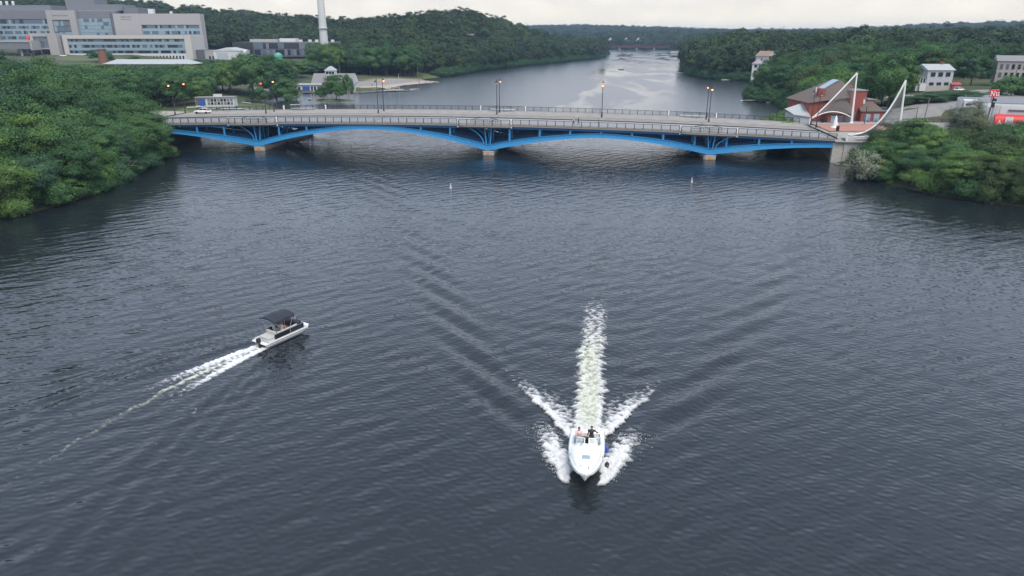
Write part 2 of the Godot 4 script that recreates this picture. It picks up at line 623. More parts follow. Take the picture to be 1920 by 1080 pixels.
func sheet(x0: float, x1: float, z0: float, z1: float, step: float, tile: float, moving: bool) -> MB:
	var b := MB.new()
	var nx := int((x1 - x0) / step) + 1
	var nz := int((z1 - z0) / step) + 1
	var k := PackedFloat32Array()
	k.resize((nx + 1) * (nz + 1))
	for j in nz + 1:
		var z := lerpf(z0, z1, float(j) / nz)
		for i in nx + 1:
			var x := lerpf(x0, x1, float(i) / nx)
			var y := 0.0
			if moving:
				var edge := minf(minf(x + 112.0, 140.0 - x), minf(z + 235.0, -16.0 - z))
				if edge > 0.0:
					y = water_height(x, z) * sstep(0.0, 6.0, edge)
			k[j * (nx + 1) + i] = y
	var sx := (x1 - x0) / nx
	var sz := (z1 - z0) / nz
	for j in nz + 1:
		for i in nx + 1:
			var p := j * (nx + 1) + i
			var x := x0 + sx * i
			var z := z0 + sz * j
			b.v.append(Vector3(x, k[p], z))
			b.uv.append(Vector2(x / tile, z / tile))
			b.c.append(Color.WHITE)
			var dx := (k[p + (1 if i < nx else 0)] - k[p - (1 if i > 0 else 0)]) / (2.0 * sx)
			var dz := (k[p + (nx + 1 if j < nz else 0)] - k[p - (nx + 1 if j > 0 else 0)]) / (2.0 * sz)
			b.n.append(Vector3(-dx, 1, -dz).normalized())
	for j in nz:
		for i in nx:
			var p := j * (nx + 1) + i
			b.ix.append_array([p, p + 1, p + nx + 2, p, p + nx + 2, p + nx + 1])
	return b

# the far reach of the lake: rougher where the wind ruffles it, smooth in long slicks
func far_maps() -> Array:
	var w := 512
	var h := 1024
	var f := FastNoiseLite.new()
	f.seed = 21
	f.frequency = 0.0105
	f.fractal_octaves = 4
	f.domain_warp_enabled = true
	f.domain_warp_amplitude = 34.0
	f.domain_warp_frequency = 0.012
	var rough := PackedFloat32Array()
	rough.resize(w * h)
	var rel := PackedFloat32Array()
	rel.resize(w * h)
	var g := FastNoiseLite.new()
	g.seed = 4
	g.frequency = 0.11
	g.fractal_octaves = 3
	for j in h:
		for i in w:
			# about 1 m across and 1.3 m along per texel
			var x := i * 0.98
			var z := j * 1.33
			var q := 1.0 - absf(f.get_noise_2d(x * 1.0 + z * 0.12, z * 0.17)) * 4.4
			q = maxf(q, 1.0 - absf(f.get_noise_2d(x * 1.5 - z * 0.2 + 700.0, z * 0.24 + 90.0)) * 5.6)
			q = sstep(0.08, 0.98, q) * sstep(-0.6, 0.25, g.get_noise_2d(x * 0.22, z * 0.05) + 0.15)
			var wz := -235.0 - 1315.0 * j / h
			var wx := -130.0 + 502.0 * i / w
			q *= sstep(0.0, 16.0, wx - 0.175 * (-wz - 260.0)) * sstep(0.0, 30.0, 0.27 * -wz - 8.0 - wx)
			rough[j * w + i] = lerpf(0.22, 0.07, q)
			rel[j * w + i] = 0.5 + 0.5 * g.get_noise_2d(x * 1.4, z * 3.4) * (1.0 - 0.96 * q)
	return [Image.create_from_data(w, h, false, Image.FORMAT_RF, rough.to_byte_array()), Image.create_from_data(w, h, false, Image.FORMAT_RF, rel.to_byte_array())]

func make_water() -> void:
	var deep := Color(0.013, 0.018, 0.022)
	var m := material("water", deep, 0.13)
	m.vertex_color_use_as_albedo = false
	m.metallic_specular = 0.44
	m.heightmap_enabled = true
	m.heightmap_texture = ImageTexture.create_from_image(ripple_image(1024, 48.0))
	m.heightmap_scale = 7.5
	setting("water", sheet(-112, 140, -235, -100, 0.75, 48.0, true), m)
	# the ripples are a little steeper where the two boats have stirred the near water
	for q in [[-100.0, -58.0, 9.5], [-58.0, -16.0, 11.5]]:
		var k: StandardMaterial3D = m.duplicate()
		k.heightmap_scale = q[2]
		setting("water", sheet(-112, 140, q[0], q[1], 0.5, 48.0, true), k)
	var f := material("far_water", deep, 1.0)
	f.vertex_color_use_as_albedo = false
	f.metallic_specular = 0.75
	var maps := far_maps()
	f.roughness_texture = ImageTexture.create_from_image(maps[0])
	f.heightmap_enabled = true
	f.heightmap_texture = ImageTexture.create_from_image(maps[1])
	f.heightmap_scale = 2.2
	f.texture_repeat = true
	var b := MB.new()
	var x0 := -130.0
	var x1 := 372.0
	var z0 := -1550.0
	var z1 := -235.0
	b.v.append_array([Vector3(x0, 0, z1), Vector3(x1, 0, z1), Vector3(x1, 0, z0), Vector3(x0, 0, z0)])
	b.n.append_array([Vector3.UP, Vector3.UP, Vector3.UP, Vector3.UP])
	b.c.append_array([Color.WHITE, Color.WHITE, Color.WHITE, Color.WHITE])
	b.uv.append_array([Vector2(0, 0), Vector2(1, 0), Vector2(1, 1), Vector2(0, 1)])
	b.ix.append_array([0, 2, 1, 0, 3, 2])
	setting("far_water", b, f)

# ---------------------------------------------------------------- trees
# lo, hi: bottom and top of the crown; lobes: clumps of leaves round it; each leaf a small bent blade
func crown(seed_: int, radius: float, lo: float, hi: float, lobes: int, leaves: int, leaf: float, flat := 0.62, spread := 0.30, hue := 0.16) -> ArrayMesh:
	var r := RandomNumberGenerator.new()
	r.seed = seed_
	var v := PackedVector3Array()
	var n := PackedVector3Array()
	var c := PackedColorArray()
	var ix := PackedInt32Array()
	var mid := Vector3(0, lerpf(lo, hi, 0.5), 0)
	var half := (hi - lo) * 0.5
	for i in lobes:
		var t := (i + 0.5) / lobes
		var y := 1.0 - 1.75 * t
		var az := i * 2.39996 + r.randf_range(-0.5, 0.5)
		var s := sqrt(maxf(0.0, 1.0 - y * y))
		var k := r.randf_range(0.42, 1.02)
		var dir := Vector3(cos(az) * s, y, sin(az) * s)
		var at := mid + Vector3(dir.x * radius, dir.y * half, dir.z * radius) * k
		var lr := radius * spread * r.randf_range(0.5, 1.45)
		var tint := r.randfn(0.0, hue)
		var yellow := maxf(0.0, r.randfn(0.0, 0.22))
		var base := Color(1.0 + tint + yellow * 0.7, 1.0 + tint + yellow * 0.35, 1.0 + tint * 0.8 - yellow * 0.4)
		var count := int(leaves * r.randf_range(0.75, 1.25) * lr / (radius * spread))
		for j in count:
			var d := Vector3(r.randfn(), r.randfn(), r.randfn()).normalized()
			if d.dot(dir) < -0.15 or (d.y < -0.3 and r.randf() < 0.6):
				d = -d
			var p := at + Vector3(d.x, d.y * flat, d.z) * lr * (r.randf_range(0.45, 1.12) if r.randf() < 0.86 else r.randf_range(1.0, 1.65))
			var m := (d * 0.55 + dir * 0.25 + Vector3(0, 0.35, 0) + Vector3(r.randfn(), r.randfn(), r.randfn()) * 0.38).normalized()
			var u := m.cross(Vector3(r.randfn(), r.randfn() * 0.5, r.randfn())).normalized()
			var w := m.cross(u)
			var z := leaf * r.randf_range(0.55, 1.25)
			var q := v.size()
			var bend := m * z * 0.18
			v.append_array([p - u * z, p - w * z * 0.48 + bend, p + u * z - bend, p + w * z * 0.48 + bend])
			var soft := (m + d * 0.5).normalized()
			n.append_array([soft, soft, soft, soft])
			var f := r.randf_range(0.82, 1.18)
			var cc := Color(base.r * f, base.g * f, base.b * f)
			c.append_array([cc, cc, cc, cc])
			ix.append_array([q, q + 2, q + 1, q, q + 3, q + 2])
	var a := []
	a.resize(Mesh.ARRAY_MAX)
	a[Mesh.ARRAY_VERTEX] = v
	a[Mesh.ARRAY_NORMAL] = n
	a[Mesh.ARRAY_COLOR] = c
	a[Mesh.ARRAY_INDEX] = ix
	var mesh := ArrayMesh.new()
	mesh.add_surface_from_arrays(Mesh.PRIMITIVE_TRIANGLES, a)
	return mesh

func trunk(seed_: int, radius: float, lo: float, hi: float, thick: float, limbs: int) -> ArrayMesh:
	var r := RandomNumberGenerator.new()
	r.seed = seed_
	var b := MB.new()
	var fork := lerpf(lo, hi, 0.25)
	var lean := Vector3(r.randfn(0, 0.3), 0, r.randfn(0, 0.3))
	b.tube([Vector3(0, -1.2, 0), Vector3(0, 0.4, 0), lean * 0.5 + Vector3(0, fork * 0.5, 0), lean + Vector3(0, fork, 0), lean * 1.2 + Vector3(0, lerpf(lo, hi, 0.75), 0)], thick, thick * 0.25, 7)
	for i in limbs:
		var az := i * 2.4 + r.randf()
		var out := radius * r.randf_range(0.5, 0.8)
		var top := lerpf(lo, hi, r.randf_range(0.35, 0.85))
		var s := lean + Vector3(0, fork * r.randf_range(0.75, 1.1), 0)
		var e := Vector3(cos(az) * out, top, sin(az) * out)
		b.tube([s, s.lerp(e, 0.4) + Vector3(0, (top - fork) * 0.12, 0), e], thick * 0.5, thick * 0.1, 5)
	return b.mesh()

# kinds: [name, height, radius, trunk and crown meshes]
func make_protos() -> void:
	# near: broad bank trees, airy feathery ones with flat sprays, low bushes
	protos.broad = []
	protos.airy = []
	protos.bush = []
	protos.mid = []
	protos.far = []
	for i in 4:
		protos.broad.append([crown(100 + i, 4.6, 2.2, 13.0, 48, 640, 0.165, 0.72, 0.32, 0.20), trunk(200 + i, 4.6, 2.2, 13.0, 0.26, 7)])
	for i in 4:
		protos.airy.append([crown(120 + i, 5.0, 2.6, 14.0, 48, 640, 0.165, 0.72, 0.31, 0.22), trunk(220 + i, 5.0, 3.2, 14.0, 0.24, 8)])
	for i in 3:
		protos.bush.append([crown(140 + i, 2.6, -0.2, 3.6, 34, 330, 0.13, 0.7, 0.34), trunk(240 + i, 2.2, 0.2, 3.0, 0.1, 6)])
	for i in 4:
		protos.mid.append([crown(160 + i, 5.4, 2.0, 13.0, 46, 330, 0.25, 0.7, 0.30, 0.2), trunk(260 + i, 5.2, 2.0, 12.0, 0.32, 6)])
	for i in 5:
		protos.far.append([crown(180 + i, 5.2, 2.2, 13.0, 32, 100, 0.46, 0.66, 0.34, 0.2), trunk(280 + i, 4.0, 2.0, 11.0, 0.34, 3)])
	# a conifer: tiers of drooping needles
	protos.spruce = []
	for i in 2:
		protos.spruce.append([spruce(300 + i), trunk(320 + i, 0.6, 2.0, 13.0, 0.22, 0)])

func spruce(seed_: int) -> ArrayMesh:
	var r := RandomNumberGenerator.new()
	r.seed = seed_
	var b := MB.new()
	for i in 26:
		var t := i / 25.0
		var rr := 3.0 * (1.0 - t) + 0.2
		for j in 26:
			var az := r.randf() * TAU
			var q := rr * sqrt(r.randf_range(0.15, 1.0))
			var p := Vector3(cos(az) * q, 0.8 + 12.4 * t - q * 0.3, sin(az) * q)
			var o := Vector3(cos(az), -0.45, sin(az)) * 0.62
			var s := Vector3(-sin(az), 0, cos(az)) * 0.22
			b.col = Color.WHITE * r.randf_range(0.75, 1.2)
			b.quad(p - o * 0.5, p + s, p + o, p - s)
	return b.mesh()

func plant(called: String, kind: String, which: int, mat: Material, at: Vector3, turn: float, size: float, tall: float, label: String, category: String, group := "") -> Node3D:
	var o := thing(called, label, category, at, turn, group)
	o.scale = Vector3(size, tall, size)
	var p: Array = protos[kind]
	var k: Array = p[which % p.size()]
	put("trunk", k[1], M.bark, o)
	put("crown", k[0], mat, o)
	return o

func leaf_materials() -> void:
	var l := {
		"leaf_green": Color(0.087, 0.186, 0.068), "leaf_deep": Color(0.058, 0.132, 0.058), "leaf_bright": Color(0.130, 0.234, 0.068), "leaf_blue": Color(0.074, 0.158, 0.087),
		"leaf_olive": Color(0.078, 0.130, 0.052), "leaf_silver": Color(0.172, 0.207, 0.144), "leaf_dark": Color(0.029, 0.060, 0.031), "leaf_forest": Color(0.052, 0.091, 0.039), "leaf_forest_light": Color(0.074, 0.118, 0.046), "leaf_forest_blue": Color(0.046, 0.086, 0.047)}
	for k in l:
		var m := material(k, l[k], 0.62)
		m.metallic_specular = 0.3
		m.backlight_enabled = true
		m.backlight = Color(0.35, 0.4, 0.25)
		m.cull_mode = BaseMaterial3D.CULL_DISABLED
	var w := M.leaf_silver.duplicate() as StandardMaterial3D
	w.albedo_color = Color(0.24, 0.275, 0.20).linear_to_srgb()
	M["leaf_willow"] = w
	material("bark", Color(0.10, 0.085, 0.068), 0.9)

# places that stay bare: [x0, x1, z0, z1]
const BARE := [
	[-440.0, -222.0, -640.0, -534.0], [-345.0, -222.0, -534.0, -452.0], [-244.0, -178.0, -448.0, -404.0], [-252.0, -183.0, -586.0, -520.0], [-232.0, -132.0, -640.0, -592.0], [-186.0, -156.0, -486.0, -452.0], [-152.0, -122.0, -392.0, -352.0], [-142.0, -120.0, -530.0, -508.0],
	[-118.0, -86.0, -278.0, -222.0], [-118.0, -38.0, -462.0, -296.0], [-66.0, -40.0, -505.0, -470.0], [-112.0, -88.0, -310.0, -270.0],
	[70.0, 101.0, -222.0, -172.0], [112.0, 230.0, -252.0, -196.0], [142.0, 202.0, -274.0, -250.0], [100.0, 145.0, -200.0, -155.0], [175.0, 205.0, -300.0, -250.0], [138.0, 152.0, -446.0, -430.0], [150.0, 162.0, -468.0, -450.0], [212.0, 238.0, -1020.0, -1000.0]]

func bare(x: float, z: float, margin := 0.0) -> bool:
	for r in BARE:
		if x > r[0] - margin and x < r[1] + margin and z > r[2] - margin and z < r[3] + margin:
			return true
	var q := along(x, z)
	return q.y > -5.0 - margin and q.y < 38.0 + margin and (q.x < -60.0 or q.x > 60.0)

func in_view(x: float, z: float, y: float) -> bool:
	var zc := -z * 0.9415 - (y - 26.4) * 0.337
	return zc > 10.0 and absf(x) < zc * 0.76 + 6.0

func jittered(x0: float, x1: float, z0: float, z1: float, step: float) -> Array:
	var out := []
	var z := z1
	var odd := false
	while z > z0:
		var x := x0 + (step * 0.5 if odd else 0.0)
		while x < x1:
			out.append(Vector2(x + rng.randf_range(-0.36, 0.36) * step, z + rng.randf_range(-0.36, 0.36) * step))
			x += step
		odd = not odd
		z -= step * 0.87
	return out

# trees that would stand in the way of what the place shows are lower: how high a treetop may reach
func treetop(x: float, z: float) -> float:
	if x > 60.0 and z > -175.0:
		return 26.4 + z * (0.107 if x < -z * 0.60 else 0.120) + rng.randf_range(-1.6, 0.6)
	if x < 0.0 and z < -222.0 and z > -600.0:
		return 26.4 + z * lerpf(0.0372, 0.0305, sstep(-400.0, -480.0, z)) + rng.randf_range(-3.0, 0.5)
	return 99.0

func fit(at: Vector3, tall: float) -> float:
	return clampf((treetop(at.x, at.z) - at.y) / 13.2, 0.28, tall)

func pick(a: Array):
	return a[rng.randi() % a.size()]

func plant_left_bank() -> void:
	var mats := [M.leaf_green, M.leaf_green, M.leaf_bright, M.leaf_deep, M.leaf_blue]
	# the first row, leaning over the water
	var row := 0
	var line := [Vector2(-81, -166), Vector2(-79.6, -160), Vector2(-77.5, -143), Vector2(-75.5, -130), Vector2(-74.5, -117), Vector2(-76, -110), Vector2(-79, -104), Vector2(-79, -96)]
	var words := ["bright green", "dark green", "blue-green", "feathery", "broad", "loose"]
	var names := ["first", "second", "third", "fourth", "fifth", "sixth", "seventh", "eighth", "ninth", "tenth", "eleventh", "twelfth", "thirteenth", "fourteenth", "fifteenth", "sixteenth", "seventeenth", "eighteenth", "nineteenth", "twentieth"]
	for i in line.size() - 1:
		var a: Vector2 = line[i]
		var b: Vector2 = line[i + 1]
		var count := maxi(1, int(a.distance_to(b) / 4.4))
		for k in count:
			var p := a.lerp(b, (k + rng.randf_range(0.2, 0.8)) / count) + Vector2(-rng.randf_range(1.0, 2.6), 0)
			var y := land_height(p.x, p.y)
			var which: String = names[mini(row, names.size() - 1)]
			var kind: String = pick(["airy", "broad", "airy"])
			var m: StandardMaterial3D = pick(mats)
			plant("waterside_tree", kind, row, m, Vector3(p.x, y, p.y), rng.randf() * TAU, rng.randf_range(0.68, 0.95), rng.randf_range(0.5, 0.72), "low leafy tree overhanging the water on the left bank, %s from the bridge" % which, "tree", "trees along the waterline of the left bank")
			row += 1
	row = 0
	for i in line.size() - 1:
		var a: Vector2 = line[i]
		var b: Vector2 = line[i + 1]
		var count := maxi(1, int(a.distance_to(b) / 3.6))
		for k in count:
			var p := a.lerp(b, (k + rng.randf_range(0.2, 0.8)) / count) + Vector2(-rng.randf_range(-0.3, 1.2), 0)
			plant("waterside_bush", "bush", row, pick(mats), Vector3(p.x, land_height(p.x, p.y) - 0.3, p.y), rng.randf() * TAU, rng.randf_range(0.8, 1.35), rng.randf_range(0.7, 1.3), "green bush hanging over the water's edge below the left bank trees", "bush", "bushes along the waterline of the left bank")
			row += 1
	row = 0
	for p in jittered(-140, -78, -178, -94, 6.2):
		if bare(p.x, p.y, 1.0) or shore_distance(p.x, p.y) < 4.0 or not in_view(p.x, p.y, 10.0):
			continue
		var y := land_height(p.x, p.y)
		var back := sstep(4.0, 26.0, shore_distance(p.x, p.y))
		plant("bank_tree", "airy" if rng.randf() < 0.55 else "broad", row, pick(mats), Vector3(p.x, y, p.y), rng.randf() * TAU, rng.randf_range(1.0, 1.4), lerpf(0.8, 1.16, back) * rng.randf_range(0.8, 1.12), "green tree in the dense wood on the left bank, inland of the waterside trees", "tree", "trees of the wood on the left bank")
		row += 1
	print("left bank ", row)

func plant_right_bank() -> void:
	var mats := [M.leaf_green, M.leaf_bright, M.leaf_olive, M.leaf_deep, M.leaf_olive]
	var row := 0
	for p in jittered(68, 128, -152, -98, 4.6):
		var sd := shore_distance(p.x, p.y)
		var q := along(p.x, p.y)
		if sd < 2.0 or (q.x < 84.5 and q.y > -6.0) or bare(p.x, p.y, -2.0) or not in_view(p.x, p.y, 6.0):
			continue
		var y := land_height(p.x, p.y)
		var back := sstep(2.0, 16.0, sd)
		var m: StandardMaterial3D = pick(mats)
		if p.x > 95 and rng.randf() < 0.25:
			m = M.leaf_silver
		var h := lerpf(0.45, 0.68, back) * rng.randf_range(0.85, 1.15)
		plant("bank_tree", "broad" if rng.randf() < 0.65 else "airy", row, m, Vector3(p.x, y, p.y), rng.randf() * TAU, rng.randf_range(0.62, 0.85), fit(Vector3(p.x, y, p.y), h), "mid green tree in the thicket on the right bank below the road", "tree", "trees of the thicket on the right bank")
		row += 1
	var line := [Vector2(73.5, -151), Vector2(70, -134), Vector2(73.5, -128), Vector2(76, -120), Vector2(84.5, -113), Vector2(97, -103), Vector2(112, -95)]
	row = 0
	for i in line.size() - 1:
		var a: Vector2 = line[i]
		var b: Vector2 = line[i + 1]
		var count := maxi(1, int(a.distance_to(b) / 3.0))
		for k in count:
			var p := a.lerp(b, (k + rng.randf_range(0.2, 0.8)) / count) + Vector2(rng.randf_range(0.3, 1.6), 0.0)
			plant("waterside_bush", "bush", row, pick(mats), Vector3(p.x, land_height(p.x, p.y) - 0.3, p.y), rng.randf() * TAU, rng.randf_range(0.7, 1.2), rng.randf_range(0.7, 1.2), "green bush hanging over the water's edge below the right bank thicket", "bush", "bushes along the waterline of the right bank")
			row += 1
	plant("willow_bush", "bush", 1, M.leaf_willow, Vector3(68.6, 0.2, -136.0), 1.0, 1.3, 1.3, "round silver-grey willow bush at the water's edge on the right bank", "bush")
	plant("ornamental_tree", "broad", 2, M.leaf_silver, Vector3(91.0, land_height(91.0, -143.5), -143.5), 2.0, 0.66, 0.78, "tree with pale cream blossom in front of the white building", "tree")

func plant_parks() -> void:
	# [x, z, radius scale, height scale, material]
	var g := [[-131, -256, 1.0, 0.86, 1], [-122, -262, 1.05, 0.9, 0], [-128, -275, 1.1, 0.95, 1], [-120, -285, 1.0, 0.85, 0], [-115, -268, 0.8, 0.62, 2], [-104, -300, 0.6, 0.5, 0],
		[-113, -318, 1.35, 1.3, 0], [-105, -324, 1.3, 1.25, 1], [-117, -330, 1.25, 1.3, 0], [-109, -336, 1.3, 1.35, 1], [-122, -318, 1.1, 1.05, 2], [-99, -318, 1.0, 0.9, 0],
		[-146, -402, 0.9, 0.8, 0], [-136, -408, 1.0, 0.9, 1], [-128, -414, 0.9, 0.85, 2],
		[-124, -470, 1.5, 1.35, 0], [-112, -466, 1.5, 1.4, 2], [-101, -470, 1.55, 1.4, 1], [-90, -468, 1.5, 1.3, 0], [-80, -470, 1.45, 1.35, 1], [-72, -476, 1.3, 1.25, 0], [-64, -480, 1.35, 1.35, 1], [-118, -484, 1.4, 1.3, 1], [-100, -488, 1.4, 1.35, 0], [-84, -486, 1.4, 1.4, 1], [-70, -492, 1.4, 1.4, 0],
		[-284, -508, 1.0, 0.62, 1], [-276, -504, 0.9, 0.55, 1], [-262, -512, 0.8, 0.5, 2], [-200, -470, 1.0, 0.5, 1], [-192, -462, 0.9, 0.45, 1], [-226, -404, 0.8, 0.42, 0], [-200, -402, 1.2, 0.62, 0], [-187, -403, 1.0, 0.5, 1], [-226, -296, 1.2, 1.1, 1], [-217, -304, 1.3, 1.2, 0], [-209, -296, 1.2, 1.12, 1], [-232, -308, 1.3, 1.25, 0], [-203, -306, 1.2, 1.05, 0], [-196, -298, 1.1, 0.92, 1], [-223, -318, 1.3, 1.2, 1]]
	var mats := [M.leaf_green, M.leaf_deep, M.leaf_bright]
	var row := 0
	var names := ["first", "second", "third", "fourth", "fifth", "sixth", "seventh", "eighth", "ninth", "tenth", "eleventh", "twelfth"]
	var stands := [[6, "tree behind the low white shed, %s counting away from the bridge"], [12, "big dark tree of the clump left of the boathouse, %s counting away from the lake"], [15, "tree on the strip beside the park road, %s from the left"], [27, "large spreading tree of the grove behind the beach, %s counting from its left front"], [30, "low tree on the hospital's front lawn, %s from the left"], [32, "broad tree on the grass before the white metal shed, %s from the left"], [35, "tree in front of the long low pale roof, %s from the left"], [42, "tall tree standing above the left bank wood, %s of those below the hospital's left end"]]
	var stand := 0
	var first := 0
	for q in g:
		if row == stands[stand][0]:
			first = row
			stand += 1
		plant("park_tree", "mid", row, mats[q[4]], Vector3(q[0], land_height(q[0], q[1]), q[1]), row * 1.3, q[2], q[3], stands[stand][1] % names[row - first], "tree", "trees of the lakeside park")
		row += 1
	# the wood between the park and the hospital, left of frame
	for p in jittered(-345, -95, -530, -222, 11.2):
		if bare(p.x, p.y, 2.0) or shore_distance(p.x, p.y) < 8.0 or not in_view(p.x, p.y, 12.0):
			continue
		if p.y > -345 and p.x > -128:
			continue
		if p.x > -170 and p.y < -345 and p.y > -450 and rng.randf() < 0.5:
			continue
		var y := land_height(p.x, p.y)
		if treetop(p.x, p.y) - y < 2.2:
			continue
		plant("park_tree", "mid", row, pick(mats), Vector3(p.x, y, p.y), rng.randf() * TAU, rng.randf_range(1.15, 1.5), fit(Vector3(p.x, y, p.y), rng.randf_range(0.8, 1.1)), "green tree in the belt of trees between the road and the hospital", "tree", "trees between the road and the hospital")
		row += 1
	print("park ", row)
	plant("evergreen_tree", "spruce", 0, M.leaf_dark, Vector3(-116.5, land_height(-116.5, -282), -282), 0.0, 1.0, 0.62, "dark conical evergreen behind the white shed with a blue door", "tree")
	plant("evergreen_tree", "spruce", 1, M.leaf_dark, Vector3(-104.5, land_height(-104.5, -292), -292), 2.0, 1.1, 0.6, "dark conical evergreen right of the white shed, beside the white post", "tree")
	# the little island's trees
	for q in [[-76, -315, 0.78, 0.78], [-79.5, -313, 0.5, 0.55], [-70.5, -314, 0.42, 0.80], [-74, -312, 0.45, 0.5], [-82, -312.5, 0.4, 0.4]]:
		plant("island_tree", "mid", row, M.leaf_green, Vector3(q[0], 0.5, q[1]), row, q[2], q[3], "thin green tree on the little grassy island in the cove", "tree", "trees on the little island")
		row += 1

func plant_right_woods() -> void:
	var mats := [M.leaf_green, M.leaf_deep, M.leaf_forest, M.leaf_forest_light]
	var row := 0
	for p in jittered(84, 215, -420, -204, 8.2):
		var sd := shore_distance(p.x, p.y)
		if bare(p.x, p.y, 1.5) or sd < 3.5 or not in_view(p.x, p.y, 12.0):
			continue
		var near: bool = p.y > -262 and p.x < 142
		var y := land_height(p.x, p.y)
		plant("wood_tree", "mid", row, pick([M.leaf_green, M.leaf_bright, M.leaf_green]) if near else pick(mats), Vector3(p.x, y, p.y), rng.randf() * TAU, rng.randf_range(0.85, 1.2), ((1.0 if p.x < 116 else 0.66) if near else 0.95) * rng.randf_range(0.85, 1.15), "green tree in the wood behind the red brick building" if near else "dark green tree in the wood on the right shore beyond the white house", "tree", "trees behind the brick building" if near else "trees of the wood on the right shore")
		row += 1
	print("right wood ", row)
	for q in [[110, -207, 1.0], [114, -210, 1.2], [118.5, -206, 1.3], [123, -209, 1.2], [127.5, -207, 1.3], [131.5, -210, 1.1], [107, -212, 1.1], [103, -206, 1.0]]:
		plant("hedge_tree", "broad", row, M.leaf_deep, Vector3(q[0], land_height(q[0], q[1]), q[1]), row, 0.75 * q[2], 0.15 * q[2], "dark green low tree in the row along the parking lot", "tree", "dark trees along the parking lot")
		row += 1
	for q in [[152, -214], [156, -218], [160, -215], [148, -216], [164, -221], [168, -216]]:
		plant("shrub", "bush", row, M.leaf_green, Vector3(q[0], land_height(q[0], q[1]), q[1]), row, 1.9, 1.3, "large green shrub on the slope between the red sign and the grey building", "bush", "shrubs beside the grey building")
		row += 1
	for q in [[77, -194], [78, -198], [79, -203], [82, -208], [76, -189], [85, -212], [80, -199], [83, -204], [87, -209], [76, -198], [79, -207], [89, -215]]:
		plant("shrub", "bush", row, M.leaf_bright, Vector3(q[0] - 4, land_height(q[0] - 4, q[1]), q[1]), row, 1.7, 1.45, "bright green shrub on the bank below the red brick building", "bush", "shrubs below the brick building")
		row += 1

